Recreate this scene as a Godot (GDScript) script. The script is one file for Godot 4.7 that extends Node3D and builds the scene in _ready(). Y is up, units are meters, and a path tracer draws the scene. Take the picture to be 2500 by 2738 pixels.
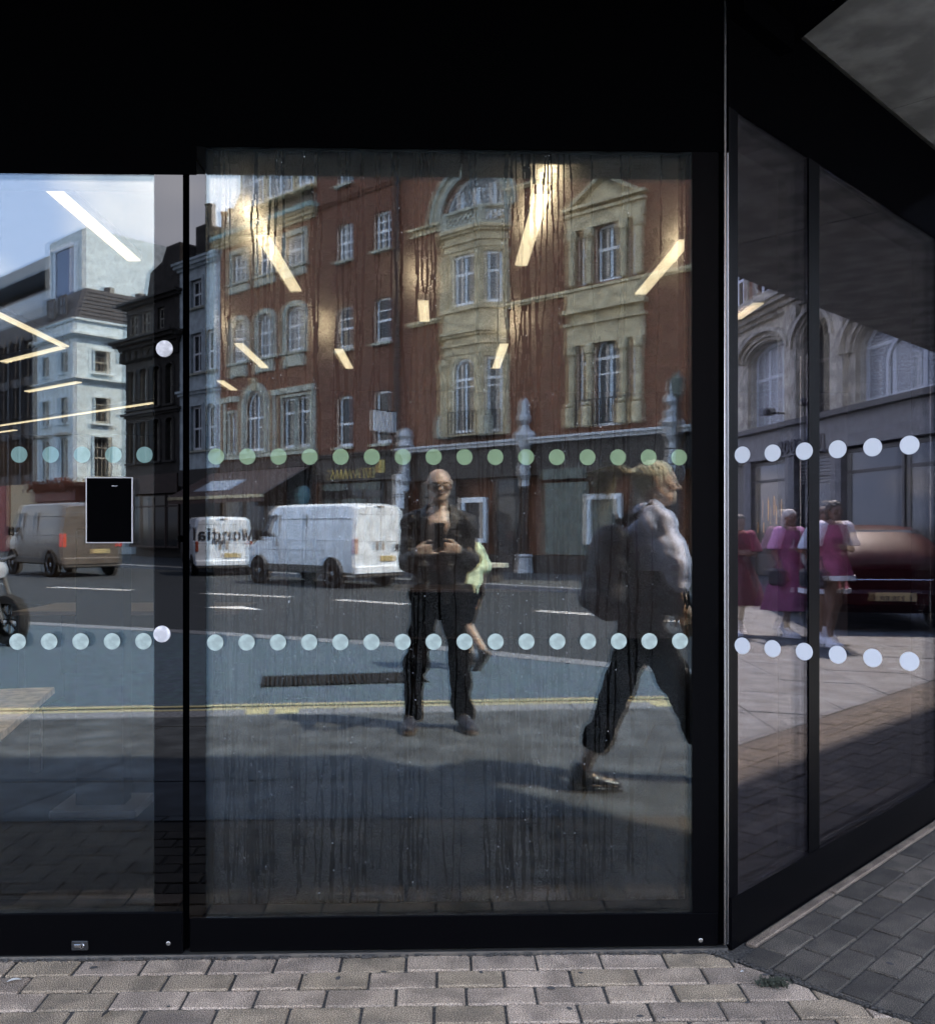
extends Node3D
# A glazed shopfront under a concrete overhang; the street behind the photographer is real and is seen in the glass.

var mats := {}
var texs := {}
var rng := RandomNumberGenerator.new()
const UP := Vector3.UP
var E := Vector3(0.71996, 0, -0.69401)      # along the terrace across the street
var NO := Vector3(-0.69401, 0, -0.71996)    # from that terrace towards the street
var FO := Vector3(3.3194, 0, 23.9985)       # a point at its foot
var WD := Vector3(0.7193, 0, -0.6947)       # along the receding glass wall
var WN := Vector3(0.6947, 0, 0.7193)        # its outward normal
var WP := Vector3(0.93, 0, 0)               # the corner of the shopfront


class MB:
	var v := PackedVector3Array()
	var n := PackedVector3Array()
	var uv := PackedVector2Array()
	var use_uv := false
	var t := Transform3D()

	func tri(a: Vector3, b: Vector3, c: Vector3) -> void:
		var nn := (b - a).cross(c - a)
		if nn.length_squared() < 1e-16:
			return
		nn = (t.basis * nn.normalized()).normalized()
		v.append(t * a); v.append(t * c); v.append(t * b)
		n.append(nn); n.append(nn); n.append(nn)
		if use_uv:
			uv.append(Vector2.ZERO); uv.append(Vector2.ZERO); uv.append(Vector2.ZERO)

	func trin(a: Vector3, b: Vector3, c: Vector3, na: Vector3, nb: Vector3, nc: Vector3) -> void:
		v.append(t * a); v.append(t * c); v.append(t * b)
		n.append((t.basis * na).normalized()); n.append((t.basis * nc).normalized()); n.append((t.basis * nb).normalized())
		if use_uv:
			uv.append(Vector2.ZERO); uv.append(Vector2.ZERO); uv.append(Vector2.ZERO)

	func quad(a: Vector3, b: Vector3, c: Vector3, d: Vector3) -> void:
		tri(a, b, c)
		tri(a, c, d)

	func quad_uv(a: Vector3, b: Vector3, c: Vector3, d: Vector3, r := Rect2(0, 0, 1, 1)) -> void:
		# a lower left, b lower right, c upper right, d upper left
		use_uv = true
		quad(a, b, c, d)
		var k := uv.size() - 6
		var A := Vector2(r.position.x, r.end.y)
		var B := r.end
		var C := Vector2(r.end.x, r.position.y)
		var D := r.position
		uv[k] = A; uv[k + 1] = C; uv[k + 2] = B
		uv[k + 3] = A; uv[k + 4] = D; uv[k + 5] = C

	func box(c: Vector3, s: Vector3, b := Basis()) -> void:
		var x := b.x * s.x * 0.5
		var y := b.y * s.y * 0.5
		var z := b.z * s.z * 0.5
		quad(c - x - y + z, c + x - y + z, c + x + y + z, c - x + y + z)
		quad(c + x - y - z, c - x - y - z, c - x + y - z, c + x + y - z)
		quad(c + x - y + z, c + x - y - z, c + x + y - z, c + x + y + z)
		quad(c - x - y - z, c - x - y + z, c - x + y + z, c - x + y - z)
		quad(c - x + y + z, c + x + y + z, c + x + y - z, c - x + y - z)
		quad(c - x - y - z, c + x - y - z, c + x - y + z, c - x - y + z)

	func b2(x0: float, x1: float, y0: float, y1: float, z0: float, z1: float) -> void:
		box(Vector3(x0 + x1, y0 + y1, z0 + z1) * 0.5, Vector3(absf(x1 - x0), absf(y1 - y0), absf(z1 - z0)))

	func bev(c: Vector3, s: Vector3, e: float, b := Basis()) -> void:
		# a box with chamfered edges
		var h := s * 0.5
		for ax in 3:
			for sg in [-1.0, 1.0]:
				var u := (ax + 1) % 3
				var w := (ax + 2) % 3
				var p := []
				for q in [[-1, -1], [1, -1], [1, 1], [-1, 1]]:
					var l := Vector3()
					l[ax] = sg * h[ax]
					l[u] = q[0] * (h[u] - e)
					l[w] = q[1] * (h[w] - e)
					p.append(c + b * l)
				if sg > 0:
					quad(p[0], p[1], p[2], p[3])
				else:
					quad(p[3], p[2], p[1], p[0])
		for ax in 3:
			var u := (ax + 1) % 3
			var w := (ax + 2) % 3
			for su in [-1.0, 1.0]:
				for sw in [-1.0, 1.0]:
					var p := []
					for q in [[-1, 0], [1, 0], [1, 1], [-1, 1]]:
						var l := Vector3()
						l[ax] = q[0] * (h[ax] - e)
						l[u] = su * (h[u] - (e if q[1] else 0.0))
						l[w] = sw * (h[w] - (0.0 if q[1] else e))
						p.append(c + b * l)
					if su * sw > 0:
						quad(p[3], p[2], p[1], p[0])
					else:
						quad(p[0], p[1], p[2], p[3])
		for sx in [-1.0, 1.0]:
			for sy in [-1.0, 1.0]:
				for sz in [-1.0, 1.0]:
					var p0 := c + b * Vector3(sx * h.x, sy * (h.y - e), sz * (h.z - e))
					var p1 := c + b * Vector3(sx * (h.x - e), sy * h.y, sz * (h.z - e))
					var p2 := c + b * Vector3(sx * (h.x - e), sy * (h.y - e), sz * h.z)
					if sx * sy * sz > 0:
						tri(p0, p1, p2)
					else:
						tri(p0, p2, p1)

	func prism(poly: PackedVector2Array, z0: float, z1: float) -> void:
		# polygon in xy, extruded from z0 to z1 (z0 < z1)
		var area := 0.0
		for i in poly.size():
			area += poly[i].cross(poly[(i + 1) % poly.size()])
		if area < 0:
			poly = poly.duplicate()
			poly.reverse()
		var ix := Geometry2D.triangulate_polygon(poly)
		for i in range(0, ix.size(), 3):
			var a := poly[ix[i]]
			var b := poly[ix[i + 1]]
			var c := poly[ix[i + 2]]
			if (b - a).cross(c - a) < 0:
				var s := b
				b = c
				c = s
			tri(Vector3(a.x, a.y, z1), Vector3(b.x, b.y, z1), Vector3(c.x, c.y, z1))
			tri(Vector3(a.x, a.y, z0), Vector3(c.x, c.y, z0), Vector3(b.x, b.y, z0))
		for i in poly.size():
			var a := poly[i]
			var b := poly[(i + 1) % poly.size()]
			quad(Vector3(a.x, a.y, z0), Vector3(b.x, b.y, z0), Vector3(b.x, b.y, z1), Vector3(a.x, a.y, z1))

	func tube(pts: Array, r, seg := 8, caps := true) -> void:
		var rings := []
		var m := pts.size()
		var side := Vector3()
		for i in m:
			var d: Vector3 = (pts[mini(i + 1, m - 1)] - pts[maxi(i - 1, 0)]).normalized()
			if side == Vector3() or absf(side.dot(d)) > 0.95:
				side = d.cross(Vector3.UP if absf(d.y) < 0.9 else Vector3.RIGHT).normalized()
			side = (side - d * side.dot(d)).normalized()
			var o := d.cross(side)
			var rad: float = r[i] if r is Array else r
			var ring := []
			for k in seg:
				var a := TAU * k / seg
				ring.append([pts[i] + (side * cos(a) + o * sin(a)) * rad, side * cos(a) + o * sin(a)])
			rings.append(ring)
		for i in m - 1:
			for k in seg:
				var q := (k + 1) % seg
				var A: Array = rings[i][k]
				var B: Array = rings[i][q]
				var C: Array = rings[i + 1][q]
				var D: Array = rings[i + 1][k]
				trin(A[0], B[0], C[0], A[1], B[1], C[1])
				trin(A[0], C[0], D[0], A[1], C[1], D[1])
		if caps:
			for k in seg:
				var q := (k + 1) % seg
				tri(pts[0], rings[0][q][0], rings[0][k][0])
				tri(pts[m - 1], rings[m - 1][k][0], rings[m - 1][q][0])

	func lathe(prof: Array, seg := 16) -> void:
		# prof: [radius, y] from bottom to top, round the y axis
		for i in prof.size() - 1:
			var p: Array = prof[i]
			var q: Array = prof[i + 1]
			var sl := Vector2(q[1] - p[1], p[0] - q[0]).normalized()
			for k in seg:
				var a := TAU * k / seg
				var b := TAU * (k + 1) / seg
				var ca := Vector3(cos(a), 0, -sin(a))
				var cb := Vector3(cos(b), 0, -sin(b))
				var na := ca * sl.x + Vector3.UP * sl.y
				var nb := cb * sl.x + Vector3.UP * sl.y
				var A: Vector3 = ca * float(p[0]) + Vector3.UP * float(p[1])
				var B: Vector3 = cb * float(p[0]) + Vector3.UP * float(p[1])
				var C: Vector3 = cb * float(q[0]) + Vector3.UP * float(q[1])
				var D: Vector3 = ca * float(q[0]) + Vector3.UP * float(q[1])
				if p[0] > 0:
					trin(A, B, C, na, nb, nb)
				if q[0] > 0:
					trin(A, C, D, na, nb, na)

	func loft(rings: Array, closed := true, caps := true) -> void:
		# rings of equal size; smooth normals
		var m := rings.size()
		var s: int = rings[0].size()
		var nn := []
		for i in m:
			var row := PackedVector3Array()
			for k in s:
				var du: Vector3 = rings[mini(i + 1, m - 1)][k] - rings[maxi(i - 1, 0)][k]
				var k1 := (k + 1) % s if closed else mini(k + 1, s - 1)
				var k0 := (k + s - 1) % s if closed else maxi(k - 1, 0)
				var dv: Vector3 = rings[i][k1] - rings[i][k0]
				row.append(dv.cross(du).normalized())
			nn.append(row)
		for i in m - 1:
			for k in (s if closed else s - 1):
				var q := (k + 1) % s
				trin(rings[i][k], rings[i][q], rings[i + 1][q], nn[i][k], nn[i][q], nn[i + 1][q])
				trin(rings[i][k], rings[i + 1][q], rings[i + 1][k], nn[i][k], nn[i + 1][q], nn[i + 1][k])
		if caps and closed:
			for e in [0, m - 1]:
				var c := Vector3()
				for k in s:
					c += rings[e][k]
				c /= s
				for k in s:
					var q := (k + 1) % s
					if e == 0:
						tri(c, rings[e][q], rings[e][k])
					else:
						tri(c, rings[e][k], rings[e][q])

	func mesh() -> ArrayMesh:
		var m := ArrayMesh.new()
		if v.is_empty():
			return m
		var a := []
		a.resize(Mesh.ARRAY_MAX)
		a[Mesh.ARRAY_VERTEX] = v
		a[Mesh.ARRAY_NORMAL] = n
		if use_uv:
			uv.resize(v.size())
			a[Mesh.ARRAY_TEX_UV] = uv
		m.add_surface_from_arrays(Mesh.PRIMITIVE_TRIANGLES, a)
		return m


# ---------- objects ----------

func thing(called: String, label: String, category: String, at := Vector3.ZERO, turn := 0.0, group := "") -> Node3D:
	var o := Node3D.new()
	o.name = called
	add_child(o, true)
	o.position = at
	o.rotation.y = turn
	tag(o, label, category, group)
	return o


func tag(o: Node, label: String, category: String, group := "") -> void:
	o.set_meta("label", label)
	o.set_meta("category", category)
	if group:
		o.set_meta("group", group)


func part(parent: Node, called: String, m, mat: Material) -> MeshInstance3D:
	var o := MeshInstance3D.new()
	o.name = called
	o.mesh = m.mesh() if m is MB else m
	o.material_override = mat
	parent.add_child(o, true)
	return o


func struct(called: String, m, mat: Material) -> MeshInstance3D:
	var o := part(self, called, m, mat)
	o.set_meta("kind", "structure")
	return o


func single(called: String, m, mat: Material, label: String, category: String, group := "") -> MeshInstance3D:
	var o := part(self, called, m, mat)
	tag(o, label, category, group)
	return o


# ---------- materials ----------

func lin(r: float, g: float, b: float) -> Color:
	return Color(r, g, b).linear_to_srgb()


func noise_tex(key: String, freq: float, lo: float, hi: float, oct := 4, normal := false, kind := FastNoiseLite.TYPE_SIMPLEX_SMOOTH, size := 512) -> Texture2D:
	if texs.has(key):
		return texs[key]
	var f := FastNoiseLite.new()
	f.seed = hash(key) % 10000
	f.noise_type = kind
	f.frequency = freq
	f.fractal_octaves = oct
	var t := NoiseTexture2D.new()
	t.width = size
	t.height = size
	t.seamless = true
	t.noise = f
	if not normal:
		var g := Gradient.new()
		g.set_offset(0, 0.28)
		g.set_offset(1, 0.72)
		g.set_color(0, Color(lo, lo, lo))
		g.set_color(1, Color(hi, hi, hi))
		t.color_ramp = g
	else:
		t.as_normal_map = true
		t.bump_strength = hi
	texs[key] = t
	return t


func mat(key: String, col: Color, rough := 0.8, metal := 0.0, tex: Texture2D = null, scale := 1.0, world := false) -> StandardMaterial3D:
	if mats.has(key):
		return mats[key]
	var m := StandardMaterial3D.new()
	m.resource_name = key
	m.albedo_color = col
	m.roughness = rough
	m.metallic = metal
	if tex:
		m.albedo_texture = tex
		m.uv1_triplanar = true
		m.uv1_world_triplanar = world
		m.uv1_scale = Vector3.ONE * scale
	mats[key] = m
	return m


func bump(m: StandardMaterial3D, t: Texture2D, cm: float) -> StandardMaterial3D:
	m.heightmap_enabled = true
	m.heightmap_texture = t
	m.heightmap_scale = cm
	return m


func stained(m: StandardMaterial3D, t: Texture2D, scale: float) -> StandardMaterial3D:
	# large soft stains over the fine grain
	m.detail_enabled = true
	m.detail_albedo = t
	m.detail_blend_mode = BaseMaterial3D.BLEND_MODE_MUL
	m.detail_uv_layer = BaseMaterial3D.DETAIL_UV_2
	m.uv2_triplanar = true
	m.uv2_world_triplanar = true
	m.uv2_scale = Vector3.ONE * scale
	return m


func brick_tex(key: String, base: Color, mortar: Color, spread: float, sd: int) -> ImageTexture:
	if texs.has(key):
		return texs[key]
	var r := RandomNumberGenerator.new()
	r.seed = sd
	var im := Image.create(1024, 1024, false, Image.FORMAT_RGB8)
	im.fill(mortar)
	for row in 32:                      # 32 courses of 75 mm: 2.4 m a side
		var off := 0 if row % 2 == 0 else -24
		for k in 23:
			var x := off + k * 48 - 24
			var head := row % 2 == 1
			for q in (2 if head else 1):
				var w := 22 if head else 46
				var x0 := x + q * 24
				var f := 1.0 + r.randf_range(-spread, spread)
				var c := Color(base.r * f, base.g * f * r.randf_range(0.94, 1.06), base.b * f)
				im.fill_rect(Rect2i(posmod(x0, 1024), row * 32 + 2, w, 27), c)
	var t := ImageTexture.create_from_image(im)
	texs[key] = t
	return t


func sky_image() -> ImageTexture:
	var w := 768
	var h := 384
	var f := FastNoiseLite.new()
	f.seed = 11
	f.frequency = 1.5
	f.fractal_octaves = 6
	var d := PackedFloat32Array()
	d.resize(w * h * 3)
	for y in h:
		var el := (0.5 - (y + 0.5) / h) * PI
		for x in w:
			var a := (x + 0.5) / w * TAU
			var p := Vector3(cos(el) * sin(a), sin(el), cos(el) * cos(a))
			var c := Vector3(0.48, 0.57, 0.74).lerp(Vector3(0.24, 0.38, 0.70), pow(maxf(p.y, 0.0), 0.55))
			if p.y > 0:
				var q := p / (p.y + 0.30)
				var k := clampf((f.get_noise_3d(q.x * 1.3, 3.0, q.z * 1.3) + 0.13) * 3.0, 0.0, 1.0)
				var s := clampf((f.get_noise_3d(q.x * 1.3 + 0.12, 3.0, q.z * 1.3 + 0.2) + 0.05) * 1.6, 0.0, 1.0)
				c = c.lerp(Vector3(0.98, 0.98, 1.0).lerp(Vector3(0.55, 0.59, 0.67), s), k * 0.85)
			else:
				c = Vector3(0.2, 0.2, 0.2)
			var i := (y * w + x) * 3
			d[i] = c.x
			d[i + 1] = c.y
			d[i + 2] = c.z
	return ImageTexture.create_from_image(Image.create_from_data(w, h, false, Image.FORMAT_RGBF, d.to_byte_array()))


# ---------- smooth bodies: bones joined by a smooth minimum, meshed as surface nets ----------
# a bone: [a, b, ra, rb, blend, squash (Vector3, optional), carve (bool, optional)]

func body_mesh(bones: Array, cell: float, cuts := [], wrinkle := 0.0, wfreq := 12.0) -> ArrayMesh:
	var lo := Vector3.ONE * 1e9
	var hi := -lo
	for b in bones:
		var sq: Vector3 = b[5] if b.size() > 5 else Vector3.ONE
		if b.size() > 6 and b[6]:
			continue
		for e in 2:
			var p: Vector3 = b[e]
			var r: float = b[2 + e]
			lo = lo.min(p - sq * r)
			hi = hi.max(p + sq * r)
	lo -= Vector3.ONE * cell * 3
	hi += Vector3.ONE * cell * 3
	var nx := int((hi.x - lo.x) / cell) + 2
	var ny := int((hi.y - lo.y) / cell) + 2
	var nz := int((hi.z - lo.z) / cell) + 2
	var f := PackedFloat32Array()
	f.resize(nx * ny * nz)
	f.fill(1.0)
	var sx := 1
	var sy := nx
	var sz := nx * ny
	for b in bones:
		var a: Vector3 = b[0]
		var ra: float = b[2]
		var rb: float = b[3]
		var k: float = b[4]
		var sq: Vector3 = b[5] if b.size() > 5 else Vector3.ONE
		var carve: bool = b.size() > 6 and b[6]
		var inv := Vector3.ONE / sq
		var sm := minf(sq.x, minf(sq.y, sq.z))
		var ba: Vector3 = (b[1] - a) * inv
		var bb := maxf(ba.length_squared(), 1e-9)
		var reach := maxf(ra, rb) * maxf(sq.x, maxf(sq.y, sq.z)) + k + cell * 2.5
		var l: Vector3 = (a.min(b[1]) - Vector3.ONE * reach - lo) / cell
		var h: Vector3 = (a.max(b[1]) + Vector3.ONE * reach - lo) / cell
		for z in range(maxi(0, int(l.z)), mini(nz, int(h.z) + 1)):
			for y in range(maxi(0, int(l.y)), mini(ny, int(h.y) + 1)):
				var i := z * sz + y * sy + maxi(0, int(l.x))
				for x in range(maxi(0, int(l.x)), mini(nx, int(h.x) + 1)):
					var pa := (lo + Vector3(x, y, z) * cell - a) * inv
					var u := clampf(pa.dot(ba) / bb, 0.0, 1.0)
					var d := ((pa - ba * u).length() - ra - (rb - ra) * u) * sm
					var o := f[i]
					if carve:
						d = -d
						if d > o - k:
							var q := maxf(k - absf(d - o), 0.0) / maxf(k, 1e-6)
							f[i] = maxf(d, o) + q * q * k * 0.25
					elif d < o + k:
						var q := maxf(k - absf(d - o), 0.0) / maxf(k, 1e-6)
						f[i] = minf(d, o) - q * q * k * 0.25
					i += 1
	var nz_ := FastNoiseLite.new()
	nz_.seed = 5
	nz_.frequency = wfreq
	nz_.fractal_octaves = 2
	if wrinkle > 0 or cuts.size():
		for z in nz:
			for y in ny:
				var i := z * sz + y * sy
				for x in nx:
					var o := f[i]
					if o < 0.08:
						var p := lo + Vector3(x, y, z) * cell
						if wrinkle > 0:
							o += nz_.get_noise_3d(p.x, p.y * 0.7, p.z) * wrinkle
						for c in cuts:      # a half space [point, normal] that is cut away
							var e: float = (p - c[0]).dot(c[1])
							if e > o:
								o = e
						f[i] = o
					i += 1
	# surface nets
	var id := PackedInt32Array()
	id.resize(f.size())
	id.fill(-1)
	var vs := PackedVector3Array()
	var ns := PackedVector3Array()
	var off := PackedInt32Array([0, 1, sy, sy + 1, sz, sz + 1, sz + sy, sz + sy + 1])
	var edges := [[0, 1], [2, 3], [4, 5], [6, 7], [0, 2], [1, 3], [4, 6], [5, 7], [0, 4], [1, 5], [2, 6], [3, 7]]
	var lim := cell * 2.0
	for z in nz - 1:
		for y in ny - 1:
			var i := z * sz + y * sy - 1
			for x in nx - 1:
				i += 1
				var f0 := f[i]
				if f0 > lim or f0 < -lim * 3:
					continue
				var inside := 0
				for k in 8:
					if f[i + off[k]] < 0:
						inside += 1
				if inside == 0 or inside == 8:
					continue
				var s := Vector3()
				var m := 0
				for e in edges:
					var u := f[i + off[e[0]]]
					var w := f[i + off[e[1]]]
					if (u < 0) != (w < 0):
						var q := u / (u - w)
						var c0 := Vector3(e[0] & 1, (e[0] >> 1) & 1, e[0] >> 2)
						var c1 := Vector3(e[1] & 1, (e[1] >> 1) & 1, e[1] >> 2)
						s += c0.lerp(c1, q)
						m += 1
				s /= m
				var g := Vector3(
					f[i + 1] + f[i + sy + 1] + f[i + sz + 1] + f[i + sz + sy + 1] - f[i] - f[i + sy] - f[i + sz] - f[i + sz + sy],
					f[i + sy] + f[i + sy + 1] + f[i + sz + sy] + f[i + sz + sy + 1] - f[i] - f[i + 1] - f[i + sz] - f[i + sz + 1],
					f[i + sz] + f[i + sz + 1] + f[i + sz + sy] + f[i + sz + sy + 1] - f[i] - f[i + 1] - f[i + sy] - f[i + sy + 1])
				id[i] = vs.size()
				vs.append(lo + (Vector3(x, y, z) + s) * cell)
				ns.append(g.normalized())
	var ix := PackedInt32Array()
	for z in range(1, nz - 1):
		for y in range(1, ny - 1):
			var i := z * sz + y * sy
			for x in range(1, nx - 1):
				i += 1
				var f0 := f[i]
				if f0 > lim or f0 < -lim:
					continue
				var ins := f0 < 0
				for ax in 3:
					var st := sx if ax == 0 else (sy if ax == 1 else sz)
					if (f[i + st] < 0) == ins:
						continue
					var u := sy if ax == 0 else (sz if ax == 1 else sx)
					var w := sz if ax == 0 else (sx if ax == 1 else sy)
					var A := id[i]
					var B := id[i - u]
					var C := id[i - u - w]
					var D := id[i - w]
					if A < 0 or B < 0 or C < 0 or D < 0:
						continue
					# Godot's front faces run clockwise
					if ins:
						ix.append_array(PackedInt32Array([A, C, B, A, D, C]))
					else:
						ix.append_array(PackedInt32Array([A, B, C, A, C, D]))
	var arr := []
	arr.resize(Mesh.ARRAY_MAX)
	arr[Mesh.ARRAY_VERTEX] = vs
	arr[Mesh.ARRAY_NORMAL] = ns
	arr[Mesh.ARRAY_INDEX] = ix
	var me := ArrayMesh.new()
	me.add_surface_from_arrays(Mesh.PRIMITIVE_TRIANGLES, arr)
	return me


func ordinal(i: int) -> String:
	return ["first", "second", "third", "fourth", "fifth", "sixth", "seventh", "eighth", "ninth", "tenth", "eleventh", "twelfth", "thirteenth", "fourteenth", "fifteenth", "sixteenth", "seventeenth", "eighteenth", "nineteenth", "twentieth"][i]


func _ready() -> void:
	rng.seed = 7
	var cam := Camera3D.new()
	cam.name = "camera"
	cam.near = 0.05
	cam.far = 400.0
	cam.keep_aspect = Camera3D.KEEP_HEIGHT
	cam.projection = Camera3D.PROJECTION_FRUSTUM
	cam.size = 0.05 * 2738.0 / 2505.5
	cam.frustum_offset = Vector2(0, 0.05 * 43.5 / 2505.5)
	add_child(cam)
	cam.position = Vector3(0, 1.38, 3.04)
	cam.rotation.y = -deg_to_rad(1.55)
	cam.current = true
	var env := Environment.new()
	env.background_mode = Environment.BG_SKY
	var sm := PanoramaSkyMaterial.new()
	sm.panorama = sky_image()
	env.sky = Sky.new()
	env.sky.sky_material = sm
	env.background_energy_multiplier = 0.9
	env.tonemap_mode = Environment.TONE_MAPPER_LINEAR
	env.tonemap_exposure = EXPOSURE
	env.sdfgi_enabled = true
	env.ssao_enabled = true
	env.ssil_enabled = true
	var we := WorldEnvironment.new()
	we.name = "world_environment"
	we.environment = env
	add_child(we)
	var sun := DirectionalLight3D.new()
	sun.name = "sun"
	sun.light_energy = SUN
	sun.light_color = Color(1.0, 0.95, 0.88)
	sun.light_angular_distance = 1.5
	sun.shadow_enabled = true
	add_child(sun)
	sun.look_at_from_position(Vector3(1.9, 3.0, -0.75), Vector3.ZERO)
	make_materials()
	ground()
	shopfront()
	interior()
	terrace()
	left_buildings()
	side_street_building()
	vehicles()
	street_furniture()
	people()
	stickers()
	small_things()


const EXPOSURE := 8.4
const SUN := 1.0
var W1: ImageTexture


func make_materials() -> void:
	var im := Image.create(4, 4, false, Image.FORMAT_RGB8)
	im.fill(Color.WHITE)
	W1 = ImageTexture.create_from_image(im)
	var grain := noise_tex("grain", 0.05, 0.72, 1.0, 4)
	var blotch := noise_tex("blotch", 0.012, 0.78, 1.0, 5)
	var speck := noise_tex("speck", 0.20, 0.42, 1.0, 4)
	var stain := noise_tex("stain", 0.014, 0.80, 1.0, 5)
	mat("black_frame", lin(0.0012, 0.0012, 0.0016), 0.35).metallic_specular = 0.16
	mat("black_matte", lin(0.0008, 0.0008, 0.001), 0.75).metallic_specular = 0.06
	mat("black_glass", lin(0.042, 0.041, 0.043), 0.012, 1.0)
	mat("steel", lin(0.55, 0.55, 0.56), 0.25, 1.0)
	mat("worn_steel", lin(0.42, 0.40, 0.37), 0.4, 1.0)
	bump(mat("concrete", lin(0.23, 0.225, 0.215), 0.85, 0.0, blotch, 0.6, true), grain, 0.15)
	mat("dark_joint", lin(0.085, 0.075, 0.064), 0.95, 0.0, speck, 1.0, true)
	mat("asphalt", lin(0.026, 0.035, 0.044), 0.85, 0.0, noise_tex("asphalt", 0.3, 0.6, 1.0, 4), 0.8, true)
	mat("asphalt_patch", lin(0.03, 0.026, 0.024), 0.9, 0.0, speck, 1.5, true)
	mat("setts", lin(0.20, 0.215, 0.23), 0.8, 0.0, blotch, 0.5, true)
	mat("kerb", lin(0.20, 0.22, 0.25), 0.75, 0.0, grain, 1.0, true)
	mat("yellow_paint", lin(0.50, 0.47, 0.27), 0.7, 0.0, grain, 2.0, true)
	mat("white_paint", lin(0.78, 0.78, 0.78), 0.7, 0.0, grain, 2.0, true)
	for i in 6:
		var f: float = [1.0, 0.86, 1.1, 0.74, 0.94, 1.18][i]
		var c := lin(0.72 * f, 0.545 * f, [0.40, 0.365, 0.39, 0.40, 0.36, 0.40][i] * f)
		stained(bump(mat("paver_%d" % i, c, 0.9, 0.0, speck, 2.2, true), noise_tex("paver_relief", 0.16, 0.0, 1.0, 4), 0.5), stain, 0.8)
	for i in 6:
		var f: float = [1.0, 0.8, 1.2, 0.65, 0.92, 1.35][i]
		stained(bump(mat("dark_paver_%d" % i, lin(0.205 * f, 0.170 * f, 0.130 * f), 0.85, 0.0, speck, 2.2, true), noise_tex("paver_relief", 0.16, 0.0, 1.0, 4), 0.5), stain, 0.8)
	for i in 4:
		var f: float = [1.0, 0.9, 1.08, 0.82][i]
		stained(bump(mat("slab_%d" % i, lin(0.075 * f, 0.088 * f, 0.098 * f), 0.75, 0.0, blotch, 0.7, true), grain, 0.1), stain, 0.35)
	# coated double glazing: a bluish outer lite and a warmer inner one; each face gives back a share of the light
	var g := mat("outer_lite", lin(0.77, 0.91, 1.0), 0.0, 1.0)
	g.albedo_color.a = 0.053
	g.transparency = BaseMaterial3D.TRANSPARENCY_ALPHA
	g.albedo_texture = W1
	g = mat("inner_lite", lin(1.0, 0.84, 0.66), 0.0, 1.0)
	g.albedo_color.a = 0.042
	g.transparency = BaseMaterial3D.TRANSPARENCY_ALPHA
	g.albedo_texture = W1
	g = mat("wall_outer_lite", lin(0.86, 0.84, 1.0), 0.0, 1.0)
	g.albedo_color.a = 0.125
	g.transparency = BaseMaterial3D.TRANSPARENCY_ALPHA
	g.albedo_texture = W1
	g = mat("wall_inner_lite", lin(1.0, 0.88, 0.80), 0.0, 1.0)
	g.albedo_color.a = 0.09
	g.transparency = BaseMaterial3D.TRANSPARENCY_ALPHA
	g.albedo_texture = W1
	g = mat("fin_glass", lin(0.001, 0.001, 0.002), 0.02)
	g.albedo_color.a = 0.13
	g.transparency = BaseMaterial3D.TRANSPARENCY_ALPHA
	g.albedo_texture = W1
	g = mat("clear_glass", lin(0.9, 0.95, 1.0), 0.02)
	g.albedo_color.a = 0.1
	g.transparency = BaseMaterial3D.TRANSPARENCY_ALPHA
	mats.fin_glass.metallic_specular = 0.12
	mat("brick_red", lin(1, 1, 1), 0.9, 0.0, brick_tex("brick_red", Color(0.47, 0.305, 0.23), Color(0.52, 0.42, 0.34), 0.16, 3), 1.0 / 2.4)
	mat("brick_dark", lin(1, 1, 1), 0.9, 0.0, brick_tex("brick_dark", Color(0.40, 0.245, 0.185), Color(0.43, 0.33, 0.27), 0.14, 4), 1.0 / 2.4)
	mat("brick_stock", lin(1, 1, 1), 0.9, 0.0, brick_tex("brick_stock", Color(0.50, 0.44, 0.34), Color(0.42, 0.39, 0.34), 0.18, 5), 1.0 / 2.4)
	mat("stone_warm", lin(0.74, 0.63, 0.41), 0.85, 0.0, blotch, 0.5)
	mat("stone_pale", lin(0.55, 0.56, 0.47), 0.85, 0.0, blotch, 0.4)
	mat("stone_grey", lin(0.40, 0.38, 0.33), 0.85, 0.0, blotch, 0.5)
	mat("stone_dark", lin(0.06, 0.055, 0.05), 0.9, 0.0, blotch, 0.4)
	mat("stucco", lin(0.60, 0.70, 0.75), 0.8, 0.0, noise_tex("stucco", 0.012, 0.86, 1.0, 4), 0.3)
	mat("white_wood", lin(0.86, 0.90, 0.95), 0.45)
	mat("copper_green", lin(0.33, 0.48, 0.46), 0.7, 0.0, blotch, 0.5)
	mat("slate", lin(0.055, 0.055, 0.065), 0.8, 0.0, blotch, 0.5)
	mat("lead_roof", lin(0.20, 0.18, 0.15), 0.8, 0.0, blotch, 0.4)
	mat("terracotta", lin(0.33, 0.16, 0.09), 0.9, 0.0, grain, 1.0)
	mat("pane_dark", lin(0.02, 0.022, 0.025), 0.04)
	mat("pane_mid", lin(0.11, 0.13, 0.15), 0.06, 0.0, noise_tex("curtain", 0.03, 0.35, 1.0, 3), 0.8)
	mat("pane_curtain", lin(0.36, 0.40, 0.44), 0.35, 0.0, noise_tex("curtain", 0.03, 0.35, 1.0, 3), 1.2)
	mat("pane_blind", lin(0.50, 0.56, 0.60), 0.3, 0.0, noise_tex("curtain", 0.03, 0.35, 1.0, 3), 0.4)
	mat("shop_dark", lin(0.022, 0.017, 0.015), 0.5, 0.0, blotch, 0.5)
	mat("shop_brown", lin(0.06, 0.035, 0.028), 0.6, 0.0, blotch, 0.5)
	mat("grey_green", lin(0.15, 0.18, 0.16), 0.6, 0.0, blotch, 0.5)
	mat("iron", lin(0.012, 0.012, 0.014), 0.5)
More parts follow.
